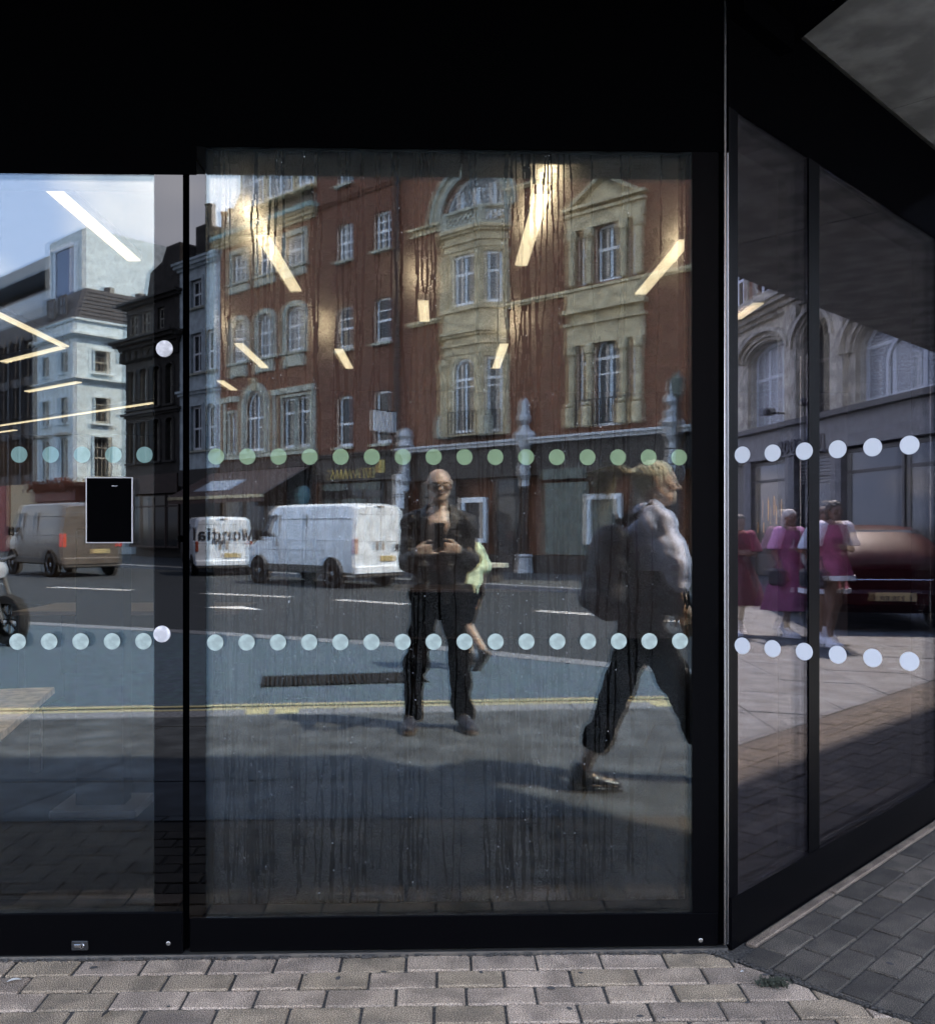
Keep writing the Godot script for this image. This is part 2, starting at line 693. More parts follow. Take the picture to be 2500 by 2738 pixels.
	mat("white_paint_iron", lin(0.72, 0.76, 0.82), 0.5, 0.0, grain, 1.0)
	mat("tyre", lin(0.012, 0.012, 0.012), 0.9)
	mat("gold", lin(0.55, 0.42, 0.12), 0.4, 0.3)
	mat("ink", lin(0.02, 0.02, 0.03), 0.6)


# ---------- the shopfront ----------

func wall_frame() -> Transform3D:
	# x along the receding wall, y up, z outward
	return Transform3D(Basis(WD, UP, WN), WP)


func lites(parent: Node, x0: float, x1: float, y0: float, y1: float, xf := Transform3D(), kind := "") -> MeshInstance3D:
	var w := x1 - x0
	var h := y1 - y0
	var c := Vector3((x0 + x1) / 2, (y0 + y1) / 2, 0)
	var m := MB.new()
	m.box(Vector3(), Vector3(w, h, 0.006))
	var o := part(parent, "glass_pane", m, mats[kind + "outer_lite"])
	o.transform = xf * Transform3D(Basis(), c + Vector3(0, 0, -0.003))
	var i := part(o, "inner_lite", m, mats[kind + "inner_lite"])
	# the two lites of a sealed unit are never quite parallel: far things show twice
	i.transform = Transform3D(Basis(UP, deg_to_rad(0.13)), Vector3(0, 0, -0.024))
	return o


func shopfront() -> void:
	var s := thing("glass_shopfront", "black framed glass shopfront filling the view under a concrete overhang", "building")
	# header and upper storeys
	var m := MB.new()
	m.b2(-9, -0.79, 2.518, 3.18, -0.16, 0.004)
	m.b2(-0.79, 0.935, 2.61, 3.18, -0.16, 0.004)
	part(s, "header", m, mats.black_matte)
	for q in [[-0.924, -0.833, 0.147, 2.518], [-0.812, -0.76, 0.125, 2.61], [0.815, 0.902, 0.125, 2.61]]:
		m = MB.new()
		m.b2(q[0], q[1], q[2], q[3], -0.1, 0.001)
		part(s, "stile", m, mats.black_glass if q[0] < 0 else mats.black_frame)
	m = MB.new()
	m.b2(-0.833, -0.812, 0.02, 2.61, -0.1, -0.02)
	part(s, "door_gap", m, mats.black_matte)
	m = MB.new()
	m.b2(0.902, 0.917, 0.0, 3.18, -0.1, -0.012)
	part(s, "door_gap", m, mats.black_matte)
	m = MB.new()
	m.bev(Vector3(-2.06, 0.078, -0.05), Vector3(2.455, 0.138, 0.11), 0.004)
	part(s, "bottom_rail", m, mats.black_frame)
	m = MB.new()
	m.bev(Vector3(0.045, 0.07, -0.055), Vector3(1.715, 0.11, 0.11), 0.004)
	part(s, "bottom_rail", m, mats.black_frame)
	m = MB.new()
	m.b2(-9, -3.29, 0, 2.518, -0.1, -0.002)
	part(s, "stile", m, mats.black_frame)
	m = MB.new()
	m.b2(-9, 0.93, -0.02, 0.012, -0.12, 0.012)
	part(s, "threshold", m, mats.worn_steel)
	m = MB.new()
	m.bev(Vector3(0.9215, 1.6, 0.003), Vector3(0.006, 3.16, 0.016), 0.001)
	m.bev(Vector3(0.9335, 1.6, -0.004), Vector3(0.004, 3.16, 0.012), 0.001)
	part(s, "steel_edge_strip", m, mats.steel)
	lites(s, -3.29, -0.924, 0.147, 2.518)
	var centre := lites(s, -0.76, 0.815, 0.125, 2.61)
	# dark seal round the panes
	m = MB.new()
	for q in [[-0.76, 0.815, 0.125, 2.61], [-3.29, -0.924, 0.147, 2.518]]:
		m.b2(q[0], q[0] + 0.016, q[2], q[3], -0.05, -0.030)
		m.b2(q[1] - 0.012, q[1], q[2], q[3], -0.05, -0.030)
		m.b2(q[0], q[1], q[2], q[2] + 0.03, -0.05, -0.030)
	part(s, "pane_seal", m, mats.black_matte)
	condensation(centre)
	# lock, screws and push pads
	m = MB.new()
	m.bev(Vector3(-1.158, 0.044, 0.008), Vector3(0.052, 0.03, 0.006), 0.002)
	var lock := part(s, "lock_plate", m, mat("lock_plate", lin(0.05, 0.05, 0.05), 0.4, 0.6))
	m = MB.new()
	m.t = Transform3D(Basis(Vector3.RIGHT, PI / 2), Vector3(-1.15, 0.045, 0.010))
	m.lathe([[0.0, 0.0], [0.0085, 0.0], [0.0085, 0.004], [0.007, 0.006], [0.0, 0.006]], 14)
	m.t = Transform3D()
	m.bev(Vector3(-1.164, 0.045, 0.0125), Vector3(0.022, 0.011, 0.005), 0.002)
	part(lock, "lock_cylinder", m, mats.steel)
	m = MB.new()
	m.b2(-1.1512, -1.1488, 0.0405, 0.047, 0.0158, 0.0164)
	part(lock, "keyhole", m, mats.black_matte)
	for p in [Vector2(-0.878, 0.046), Vector2(0.842, 0.036)]:
		m = MB.new()
		m.t = Transform3D(Basis(Vector3.RIGHT, PI / 2), Vector3(p.x, p.y, 0.004))
		m.lathe([[0.0, 0.0], [0.007, 0.0], [0.007, 0.002], [0.0055, 0.003], [0.0, 0.003]], 12)
		part(s, "screw", m, mats.worn_steel)
	for p in [Vector2(-0.891, 1.957), Vector2(-0.899, 1.04)]:
		m = MB.new()
		m.t = Transform3D(Basis(Vector3.RIGHT, PI / 2), Vector3(p.x, p.y, 0.0015))
		m.lathe([[0.0, 0.0], [0.027, 0.0], [0.027, 0.003], [0.0255, 0.005], [0.0, 0.0055]], 28)
		part(s, "round_push_pad", m, mat("push_pad", lin(0.80, 0.76, 0.75), 0.25, 0.0, noise_tex("blotch", 0.012, 0.6, 1.0, 5), 3.0))
	# receding glass wall
	var xf := wall_frame()
	m = MB.new()
	m.t = xf
	m.b2(0.0, 9.0, 2.76, 3.18, -0.16, 0.003)
	part(s, "header", m, mats.black_matte)
	m = MB.new()
	m.t = xf
	m.b2(0.012, 9.0, 0.0, 0.17, -0.14, 0.012)
	part(s, "bottom_rail", m, mats.black_frame)
	for q in [[0.006, 0.065], [0.60, 0.69], [2.0, 2.1], [3.4, 3.5], [4.8, 4.9], [6.2, 6.3], [8.9, 9.0]]:
		m = MB.new()
		m.t = xf
		m.b2(q[0], q[1], 0.17, 2.76, -0.12, 0.004)
		part(s, "mullion", m, mats.black_frame)
	for q in [[0.065, 0.60], [0.69, 2.0], [2.1, 3.4], [3.5, 4.8], [4.9, 6.2], [6.3, 8.9]]:
		lites(s, q[0], q[1], 0.17, 2.76, xf, "wall_")
	# dotted glass fin standing out from the corner
	var fb := Basis(Vector3(1, 0, 1).normalized(), UP, Vector3(-1, 0, 1).normalized())
	m = MB.new()
	m.t = Transform3D(fb, Vector3(0.85, 0, 0))
	m.bev(Vector3(0.72, 1.575, 0), Vector3(1.24, 3.13, 0.012), 0.001)
	part(s, "glass_fin", m, mats.fin_glass)
	m = MB.new()
	m.t = Transform3D(fb, Vector3(0.85, 0, 0))
	m.b2(0.1, 1.34, 3.142, 3.19, -0.02, 0.02)
	part(s, "fin_top_channel", m, mats.black_matte)
	# concrete soffit in panels, and the roof above
	var soff := part(s, "overhang", MB.new(), mats.concrete)
	for i in 8:
		m = MB.new()
		m.b2(-9 + i * 1.3, -9 + i * 1.3 + 1.292, 3.19, 3.26, 0.02, 1.79)
		part(soff, "soffit_panel", m, mats.concrete)
	for i in 7:
		# parallelogram panels along the receding wall
		var a := WP + WD * (0.10 + i * 1.3) + WN * 0.01
		var b := WP + WD * (0.10 + i * 1.3 + 1.291) + WN * 0.01
		var c := b + WN * 1.78
		var d := a + WN * 1.78
		m = MB.new()
		m.t = Transform3D(Basis(Vector3.RIGHT, PI / 2), Vector3(0, 3.26, 0))
		m.prism(PackedVector2Array([Vector2(a.x, a.z), Vector2(b.x, b.z), Vector2(c.x, c.z), Vector2(d.x, d.z)]), 0.0, 0.07 - 0.002 * (i % 2))
		part(soff, "soffit_panel", m, mats.concrete)
	m = MB.new()
	var k := WP + WN * 1.79
	var tt := (1.79 - k.z) / WD.z
	var corner := k + WD * tt
	m.t = Transform3D(Basis(Vector3.RIGHT, PI / 2), Vector3(0, 3.45, 0))
	var far := WP + WD * 9.2
	m.prism(PackedVector2Array([Vector2(-9.2, 1.79), Vector2(corner.x, corner.z), Vector2(far.x + WN.x * 1.79, far.z + WN.z * 1.79), Vector2(far.x, -14.2), Vector2(-9.2, -14.2)]), 0.0, 0.19)
	part(s, "roof", m, mats.stone_grey)
	# black trim under the soffit at the corner
	m = MB.new()
	m.t = Transform3D(Basis(Vector3.RIGHT, PI / 2), Vector3(0, 3.188, 0))
	var e1 := WP + WD * 0.62
	m.prism(PackedVector2Array([Vector2(-9, 0.005), Vector2(-9, 0.16), Vector2(0.8, 0.16), Vector2(1.0, 0.3), Vector2(1.36, 0.0), Vector2(e1.x - 0.1, e1.z + 0.1), Vector2(0.95, 0.005)]), 0.0, 0.05)
	part(s, "corner_trim", m, mats.black_matte)
	m = MB.new()
	m.t = xf
	m.b2(0.0, 0.36, 3.05, 3.138, 0.0, 0.06)
	part(s, "corner_trim", m, mats.black_matte)


func condensation(pane: Node3D) -> void:
	# fine droplets on the inside of the centre pane, wiped clear where runs of water have trickled down
	var w := 900
	var h := 1400
	var r := RandomNumberGenerator.new()
	r.seed = 21
	var f := FastNoiseLite.new()
	f.seed = 3
	f.frequency = 0.006
	f.fractal_octaves = 3
	var veil := PackedByteArray()
	veil.resize(w * h)
	for y in h:
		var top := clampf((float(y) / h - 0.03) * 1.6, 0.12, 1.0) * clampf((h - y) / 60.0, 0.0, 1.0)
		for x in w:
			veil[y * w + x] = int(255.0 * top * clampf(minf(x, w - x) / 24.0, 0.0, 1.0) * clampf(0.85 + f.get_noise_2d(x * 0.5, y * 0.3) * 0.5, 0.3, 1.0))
	var runs := PackedByteArray()
	runs.resize(w * h)
	var beads := MB.new()
	for i in 125:
		var x := r.randf_range(15, w - 15)
		if i % 3 == 0:
			x = r.randf_range(15, w * 0.5)
		elif i % 7 < 2:
			x = r.randf_range(w * 0.60, w * 0.80)
		var y0 := 0 if r.randf() < 0.45 else int(r.randf_range(0, h * 0.7))
		var y1 := h - int(r.randf_range(0, 90)) if r.randf() < 0.6 else mini(h, y0 + int(r.randf_range(250, 900)))
		var wd := r.randf_range(0.6, 1.9)
		var drift := r.randf_range(-0.035, 0.035)
		var ph := r.randf() * 50
		for y in range(y0, y1):
			x += drift + 0.22 * f.get_noise_2d(ph * 31.0 + x * 0.2, y * 3.0)
			var ww := wd * (1.0 + 0.5 * f.get_noise_2d(y * 4.0, ph * 17.0))
			for q in range(int(x - ww), int(x + ww) + 1):
				if q >= 0 and q < w:
					runs[y * w + q] = 1
					veil[y * w + q] = veil[y * w + q] / 10
			if r.randf() < 0.0035 and x > 4 and x < w - 4:
				var c := Vector3((x / w - 0.5) * 1.575, (0.5 - float(y) / h) * 2.485, -0.001)
				var e := r.randf_range(0.0008, 0.0019)
				beads.quad(c + Vector3(-e, 0, 0.0), c + Vector3(0, -e * 1.4, 0.0), c + Vector3(e, 0, 0.0), c + Vector3(0, e * 1.4, 0.001))
	# droplets: four densities in one fine texture, laid in narrow cells that leave the runs out
	var dw := 512
	var data := PackedByteArray()
	data.resize(dw * dw * 4)
	data.fill(255)
	for y in dw:
		for x in dw:
			var d: float = [0.05, 0.11, 0.19, 0.30][(x / 256) + 2 * (y / 256)]
			data[(y * dw + x) * 4 + 3] = 255 if r.randf() < d else 0
	var m := StandardMaterial3D.new()
	m.resource_name = "droplets"
	m.albedo_color = lin(0.95, 0.95, 0.93)
	m.albedo_texture = ImageTexture.create_from_image(Image.create_from_data(dw, dw, false, Image.FORMAT_RGBA8, data))
	m.texture_filter = BaseMaterial3D.TEXTURE_FILTER_NEAREST
	m.transparency = BaseMaterial3D.TRANSPARENCY_ALPHA_SCISSOR
	m.alpha_scissor_threshold = 0.5
	m.roughness = 0.29
	m.refraction_enabled = true
	m.refraction_scale = 0.033
	m.albedo_color.a = 0.0
	var b := MB.new()
	var nx := 630
	var ny := 125
	for j in ny:
		for i in nx:
			var x := int((i + 0.5) / nx * w)
			var y := int((j + 0.5) / ny * h)
			if runs[y * w + x]:
				continue
			var dens := lerpf(0.30, 0.09, clampf(float(y) / h * 2.0, 0.0, 1.0)) + f.get_noise_2d(x, y) * 0.12
			if x < 22 or x > w - 22:
				dens *= 0.3
			var k := 0 if dens < 0.08 else (1 if dens < 0.15 else (2 if dens < 0.24 else 3))
			var u := (k % 2) * 0.5 + r.randf() * 0.48
			var v := (k / 2) * 0.5 + r.randf() * 0.40
			var x0 := (float(i) / nx - 0.5) * 1.575
			var x1 := (float(i + 1) / nx - 0.5) * 1.575
			var y0 := (0.5 - float(j + 1) / ny) * 2.485
			var y1 := (0.5 - float(j) / ny) * 2.485
			b.quad_uv(Vector3(x0, y0, 0), Vector3(x1, y0, 0), Vector3(x1, y1, 0), Vector3(x0, y1, 0), Rect2(u, v, 0.012, 0.09))
	var o := part(pane, "condensation", b, m)
	o.position = Vector3(0, 0, -0.031)
	o.set_meta("kind", "stuff")
	# beads of water hanging in the runs
	var bd := part(o, "water_beads", beads, mat("water_bead", lin(0.75, 0.78, 0.8), 0.1))
	bd.set_meta("kind", "stuff")
	# the white bloom between the runs
	var vd := PackedByteArray()
	vd.resize(w * h * 4)
	vd.fill(255)
	for k in w * h:
		vd[k * 4 + 3] = veil[k]
	var vm := StandardMaterial3D.new()
	vm.resource_name = "bloom"
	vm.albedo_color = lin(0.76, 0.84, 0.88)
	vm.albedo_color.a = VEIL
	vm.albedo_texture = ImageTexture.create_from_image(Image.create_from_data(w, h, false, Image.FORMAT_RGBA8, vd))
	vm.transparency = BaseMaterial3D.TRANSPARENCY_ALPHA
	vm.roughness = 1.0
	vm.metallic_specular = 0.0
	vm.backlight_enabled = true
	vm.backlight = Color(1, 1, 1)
	b = MB.new()
	b.quad_uv(Vector3(-0.7875, -1.2425, 0), Vector3(0.7875, -1.2425, 0), Vector3(0.7875, 1.2425, 0), Vector3(-0.7875, 1.2425, 0))
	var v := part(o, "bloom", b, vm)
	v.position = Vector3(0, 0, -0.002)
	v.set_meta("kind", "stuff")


const VEIL := 0.038

# ---------- the room behind the glass ----------

func interior() -> void:
	var fl := mat("carpet", lin(0.0018, 0.002, 0.0034), 1.0, 0.0, noise_tex("speck", 0.22, 0.45, 1.0, 3), 1.0, true)
	var brown := mat("brown_wall", lin(0.028, 0.014, 0.010), 0.8, 0.0, noise_tex("blotch", 0.012, 0.6, 1.0, 5), 0.3, true)
	fl.metallic_specular = 0.0
	var black := mat("dark_ceiling", lin(0.004, 0.004, 0.004), 0.9)
	var navy := mat("navy_wall", lin(0.003, 0.003, 0.006), 0.8)
	var m := MB.new()
	var far := WP + WD * 8.9
	var room := PackedVector2Array([Vector2(-8.9, -0.12), Vector2(0.86, -0.12), Vector2(far.x - 0.1, far.z - 0.1), Vector2(far.x - 0.1, -13.9), Vector2(-8.9, -13.9)])
	m.t = Transform3D(Basis(Vector3.RIGHT, PI / 2), Vector3(0, 0.03, 0))
	m.prism(room, 0.0, 0.1)
	struct("floor", m, fl)
	m = MB.new()
	m.t = Transform3D(Basis(Vector3.RIGHT, PI / 2), Vector3(0, 3.17, 0))
	m.prism(room, 0.0, 0.12)
	struct("ceiling", m, black)
	m = MB.new()
	m.b2(-2.9, 5.0, 0.03, 3.05, -8.6, -8.4)
	m.b2(-9.0, -8.85, 0.03, 3.05, -13.9, -0.12)
	m.b2(-8.9, far.x, 0.03, 3.05, -14.1, -13.9)
	m.b2(far.x - 0.1, far.x + 0.05, 0.03, 3.05, -13.9, far.z)
	struct("wall", m, brown)
	m = MB.new()
	m.b2(-3.0, -2.9, 0.03, 3.05, -13.9, -8.4)
	struct("wall", m, navy)
	# ceiling lights: [x, z of the middle, length, turn in degrees]
	var L := [
		[0.485, -2.11, 1.21, 0, "long bar light nearest the centre pane, behind the wet streaks"],
		[-0.995, -2.78, 1.2, 0, "bar light over the left of the centre pane, in front of the stone windows"],
		[1.37, -2.80, 1.2, 0, "bar light at the right edge of the centre pane"],
		[-0.135, -3.97, 0.64, 0, "short bar light in the middle of the centre pane"],
		[-1.785, -5.85, 1.23, 0, "bar light low on the left of the centre pane, crossing an arched window"],
		[-0.935, -5.97, 1.0, 0, "bar light left of middle, below the sash windows"],
		[0.545, -5.81, 1.23, 0, "bar light right of middle, beside the stone bay"],
		[-2.435, -7.67, 0.68, 0, "small bar light lowest on the left edge of the centre pane"],
		[-1.86, -2.08, 1.2, 0, "big bar light across the sky in the left pane"],
		[-3.355, -4.53, 1.74, 0, "bar light cut off by the left edge of the picture"],
		[-3.835, -5.83, 1.13, 49, "bar light meeting another at a point in the left pane"],
		[-4.465, -7.83, 1.16, 50, "short bar light across the white corner house in the left pane"],
		[-5.475, -10.67, 4.64, 49.5, "very long thin bar light running to the black post"],
		[-7.6, -13.1, 1.5, 49.5, "thin bar light lowest in the left pane"],
		[2.275, -3.9, 0.5, 0, "bar light seen through the receding glass wall"],
	]
	var glow := mat("lamp_glow", Color(0.6, 0.56, 0.44), 0.6)
	glow.emission_enabled = true
	glow.emission = Color(1.0, 0.93, 0.76)
	glow.emission_energy_multiplier = 0.115
	for q in L:
		var t := thing("ceiling_light", q[4], "ceiling light", Vector3(q[0], 3.0, q[1]), deg_to_rad(q[3]), "bar lights on the shop ceiling")
		m = MB.new()
		m.bev(Vector3(0, 0.03, 0), Vector3(0.086, 0.045, q[2] + 0.012), 0.004)
		part(t, "housing", m, mat("lamp_housing", lin(0.05, 0.05, 0.05), 0.5))
		m = MB.new()
		m.b2(-0.038, 0.038, -0.004, 0.005, -q[2] / 2, q[2] / 2)
		part(t, "light_diffuser", m, glow)
		var a := AreaLight3D.new()
		a.name = "lamp"
		a.area_size = Vector2(0.07, q[2] - 0.02)
		a.light_color = Color(1.0, 0.90, 0.72)
		a.light_energy = 0.05 * q[2]
		a.area_range = 12.0
		a.shadow_enabled = true
		t.add_child(a)
		a.position = Vector3(0, -0.009, 0)
		a.rotation.x = -PI / 2
	# furniture and posts that show through the glass
	var t := thing("interior_column", "dark square column inside, behind the front of the reflected van", "column", Vector3(-1.05, 0.03, -4.0))
	m = MB.new()
	m.bev(Vector3(0, 1.5, 0), Vector3(0.19, 3.0, 0.19), 0.006)
	part(t, "shaft", m, mats.black_matte)
	m = MB.new()
	m.bev(Vector3(0, 0.05, 0), Vector3(0.23, 0.1, 0.23), 0.006)
	part(t, "base", m, black)
	t = thing("interior_column", "dark square column inside the left pane, below the black screen", "column", Vector3(-1.62, 0.03, -1.5))
	m = MB.new()
	m.bev(Vector3(0, 0.68, 0), Vector3(0.225, 1.34, 0.12), 0.006)
	part(t, "shaft", m, mats.black_matte)
	m = MB.new()
	m.bev(Vector3(0, 0.02, 0), Vector3(0.4, 0.04, 0.3), 0.006)
	part(t, "base", m, black)
	# black display panel with a pale rim, fixed to the outside of the left pane
	t = thing("display_screen", "black display screen in a thin pale frame on the left pane", "screen", Vector3(-1.065, 1.438, 0.0))
	m = MB.new()
	m.b2(-0.071, 0.071, -0.102, 0.102, 0.001, 0.008)
	part(t, "screen_face", m, mats.black_matte)
	m = MB.new()
	for e in [-1, 1]:
		m.bev(Vector3(e * 0.0725, 0, 0.005), Vector3(0.003, 0.211, 0.009), 0.0007)
		m.bev(Vector3(0, e * 0.104, 0.005), Vector3(0.142, 0.003, 0.009), 0.0007)
	part(t, "frame", m, mat("pale_frame", lin(0.42, 0.40, 0.40), 0.35, 0.4))
	m = MB.new()
	m.b2(0.008, 0.026, 0.077, 0.0785, 0.008, 0.0088)
	part(t, "badge", m, mats.steel)
	# low pale bench, left
	t = thing("wooden_bench", "low pale wooden bench inside, at the bottom left of the picture", "bench", Vector3(-2.55, 0.03, -1.5), deg_to_rad(12))
	var wood := mat("pale_wood", lin(0.56, 0.42, 0.27), 0.45, 0.0, noise_tex("wood", 0.02, 0.75, 1.0, 4), 1.0)
	for i in 3:
		m = MB.new()
		m.bev(Vector3((i - 1) * 0.35, 0.43, 0), Vector3(0.343, 0.04, 1.5), 0.005)
		part(t, "board", m, wood)
	for x in [-0.44, 0.44]:
		for z in [-0.66, 0.66]:
			m = MB.new()
			m.bev(Vector3(x, 0.205, z), Vector3(0.06, 0.41, 0.06), 0.004)
			part(t, "leg", m, mats.iron)
	# dark desks further back
	for q in [[-2.3, -4.2, 1.6, "dark desk inside the left pane, beneath the brown van"], [0.4, -6.6, 1.8, "dark desk at the back of the shop, behind the photographer's legs"]]:
		t = thing("dark_desk", q[3], "desk", Vector3(q[0], 0.03, q[1]))
		m = MB.new()
		m.bev(Vector3(0, 0.735, 0), Vector3(q[2], 0.03, 0.8), 0.004)
		part(t, "desk_top", m, mats.shop_brown)
		for x in [-1, 1]:
			m = MB.new()
			m.bev(Vector3(x * (q[2] / 2 - 0.05), 0.36, 0), Vector3(0.05, 0.72, 0.7), 0.004)
			part(t, "leg", m, mats.iron)
		m = MB.new()
		m.bev(Vector3(0, 0.45, -0.3), Vector3(q[2] - 0.15, 0.5, 0.02), 0.004)
		part(t, "front_panel", m, mats.black_matte)


func flat_poly(pts: Array, y: float) -> MB:
	var m := MB.new()
	var p := PackedVector2Array(pts)
	var ix := Geometry2D.triangulate_polygon(p)
	for i in range(0, ix.size(), 3):
		var a := Vector3(p[ix[i]].x, y, p[ix[i]].y)
		var b := Vector3(p[ix[i + 1]].x, y, p[ix[i + 1]].y)
		var c := Vector3(p[ix[i + 2]].x, y, p[ix[i + 2]].y)
		if (b - a).cross(c - a).y > 0:
			m.tri(a, b, c)
		else:
			m.tri(a, c, b)
	return m


func slab_mesh(p: PackedVector2Array, y0: float, y1: float, e: float) -> MB:
	# a convex piece in the xz plane with a small chamfer round its top
	var m := MB.new()
	var area := 0.0
	for i in p.size():
		area += p[i].cross(p[(i + 1) % p.size()])
	p = p.duplicate()
	if area < 0:
		p.reverse()
	var inn := Geometry2D.offset_polygon(p, -e)
	p.reverse()
	if inn.is_empty() or inn[0].size() != p.size():
		m.t = Transform3D(Basis(Vector3.RIGHT, PI / 2), Vector3(0, y1, 0))
		m.prism(p, 0.0, y1 - y0)
		return m
	# match the corners of the inset outline to those of the outline
	var q := PackedVector2Array()
	for a in p:
		var best := Vector2()
		var bd := 1e9
		for b in inn[0]:
			if a.distance_squared_to(b) < bd:
				bd = a.distance_squared_to(b)
				best = b
		q.append(best)
	var k := p.size()
	var c := Vector2()
	for a in q:
		c += a
	c /= k
	for i in k:
		var j := (i + 1) % k
		var A := Vector3(p[i].x, y0, p[i].y)
		var B := Vector3(p[j].x, y0, p[j].y)
		var A1 := Vector3(p[i].x, y1 - e, p[i].y)
		var B1 := Vector3(p[j].x, y1 - e, p[j].y)
		var A2 := Vector3(q[i].x, y1, q[i].y)
		var B2 := Vector3(q[j].x, y1, q[j].y)
		m.quad(A, B, B1, A1)
		m.quad(A1, B1, B2, A2)
		m.tri(Vector3(c.x, y1, c.y), A2, B2)
	return m


func ground() -> void:
	struct("road", flat_poly([Vector2(-90, -40), Vector2(70, -40), Vector2(70, 90), Vector2(-90, 90)], -0.03), mats.asphalt)
	var R := Vector2(0.9974, 0.0713)      # along the kerb
	var kz := func(x: float) -> float: return 4.0 + 0.0715 * x
	# bed under the brick paving and the slabs
	struct("pavement_bed", flat_poly([Vector2(-14, -13), Vector2(16, -13), Vector2(16, 5.1), Vector2(-14, 3.0)], -0.007), mats.dark_joint)
	var paving := Node3D.new()
	paving.name = "brick_paving"
	add_child(paving)
	paving.set_meta("kind", "structure")
	var rest := MB.new()
	var shared := []
	for i in 3:
		var m := MB.new()
		m.bev(Vector3(0, -0.03, 0), Vector3(0.2 - 0.002 * i, 0.06, 0.0985 - 0.001 * i), 0.0045)
		shared.append(m.mesh())
	var r := RandomNumberGenerator.new()
	r.seed = 4
	# in front of the shopfront: courses along the glass, ending at the glass fin
	var cutL := PackedVector2Array([Vector2(-20, -1), Vector2(0.845 - 1.0, -1.0), Vector2(0.845 + 1.37, 1.37), Vector2(-20, 1.37)])
	var n := 0
	for row in 13:
		var z0 := 0.014 + row * 0.1045
		var k := 0
		var x := -9.0 + (0.103 if row % 2 else 0.0) + r.randf_range(-0.012, 0.012)
		while x < 2.3:
			var L := 0.2065
			var p := PackedVector2Array([Vector2(x, z0), Vector2(x + 0.2, z0), Vector2(x + 0.2, z0 + 0.0985), Vector2(x, z0 + 0.0985)])
			var near := (x > -1.75 and z0 < 0.62) or (x > -1.45 and x < 1.3)
			var full := x + 0.2 < 0.84 + z0
			var y := r.randf_range(-0.0025, 0.002)
			if near and full:
				var o := part(paving, "brick", shared[r.randi() % 3], mats[("paver_%d" if row < 5 else "dark_paver_%d") % (r.randi() % 6)])
				o.position = Vector3(x + 0.1, y, z0 + 0.049)
				o.rotation = Vector3(r.randf_range(-0.012, 0.012), r.randf_range(-0.012, 0.012), r.randf_range(-0.008, 0.008))
				n += 1
			else:
				for q in Geometry2D.intersect_polygons(p, cutL):
					if q.size() >= 3:
						if near:
							part(paving, "brick", slab_mesh(q, -0.06, y, 0.0035), mats[("paver_%d" if row < 5 else "dark_paver_%d") % (r.randi() % 6)])
							n += 1
						else:
							var s := slab_mesh(q, -0.06, y, 0.0035)
							rest.v.append_array(s.v)
							rest.n.append_array(s.n)
			x += L
			k += 1
	# beside the receding wall: courses along that wall
	var xf := wall_frame()
	for row in 12:
		var o0 := 0.062 + row * 0.1045
		var t := -1.35 + (0.103 if row % 2 else 0.0) + r.randf_range(-0.01, 0.01)
		while t < 9.0:
			var c := xf * Vector3(t + 0.1, 0, o0 + 0.049)
			var side := c.x - c.z - 0.865
			var y := r.randf_range(-0.0025, 0.002)
			if side > 0.10 and t < 2.3 and n < 330:
				var o := part(paving, "brick", shared[r.randi() % 3], mats["dark_paver_%d" % (r.randi() % 6)])
				o.position = Vector3(c.x, y, c.z)
				o.rotation = Vector3(0, atan2(-WD.z, WD.x) + r.randf_range(-0.012, 0.012), 0)
				n += 1
			elif side > -0.13:
				var p := PackedVector2Array()
				for q in [[0.0, 0.0], [0.2, 0.0], [0.2, 0.0985], [0.0, 0.0985]]:
					var w := xf * Vector3(t + q[0], 0, o0 + q[1])
					p.append(Vector2(w.x, w.z))
				var cut := PackedVector2Array([Vector2(0.875 - 3, -3), Vector2(20, -3 - 17), Vector2(20, 3), Vector2(0.875 + 3, 3)])
				for q in Geometry2D.intersect_polygons(p, cut):
					if q.size() >= 3:
						var s := slab_mesh(q, -0.06, y, 0.0035)
						if t < 1.6:
							part(paving, "brick", s, mats["dark_paver_%d" % (r.randi() % 6)])
						else:
							rest.v.append_array(s.v)
							rest.n.append_array(s.n)
			t += 0.2065
	var far := part(paving, "bricks", rest, mats.dark_paver_0)
	far.set_meta("kind", "stuff")
	# pale edging at the foot of the receding wall
	for i in 10:
		var m := MB.new()
		m.t = xf
		m.bev(Vector3(0.09 + i * 0.63 + 0.31, -0.026, 0.036), Vector3(0.622, 0.06, 0.036), 0.004)
		part(paving, "edging", m, mats.paver_3)
	# paving slabs out to the kerb
	var slabs := Node3D.new()
	slabs.name = "slab_paving"
	add_child(slabs)
	slabs.set_meta("kind", "structure")
	var lim := PackedVector2Array([Vector2(-14, 1.42), Vector2(1.476, 1.42), Vector2(9.82, -6.63), Vector2(15, -6.63), Vector2(15, kz.call(15.0) - 0.01), Vector2(-14, kz.call(-14.0) - 0.01)])
	var zz := -6.7
	var k := 0
	while zz < 5.2:
		var dz: float = [0.62, 0.75, 0.68][k % 3]
		var x := -9.0 + r.randf() * 0.8
		while x < 14:
			var L := r.randf_range(0.7, 1.25)
			var p := PackedVector2Array([Vector2(x, zz), Vector2(x + L - 0.009, zz), Vector2(x + L - 0.009 + 0.22, zz + dz - 0.009), Vector2(x + 0.22, zz + dz - 0.009)])
			for q in Geometry2D.intersect_polygons(p, lim):
				if q.size() >= 3:
					part(slabs, "paving_slab", slab_mesh(q, -0.05, r.randf_range(-0.003, 0.002), 0.004), mats["slab_%d" % (r.randi() % 4)])
			x += L
		zz += dz
		k += 1
	# kerb
	var kb := Node3D.new()
	kb.name = "kerb"
	add_child(kb)
	kb.set_meta("kind", "structure")
	var kf := Transform3D(Basis(Vector3(R.x, 0, R.y), UP, Vector3(-R.y, 0, R.x)), Vector3(0, 0, 4.0))
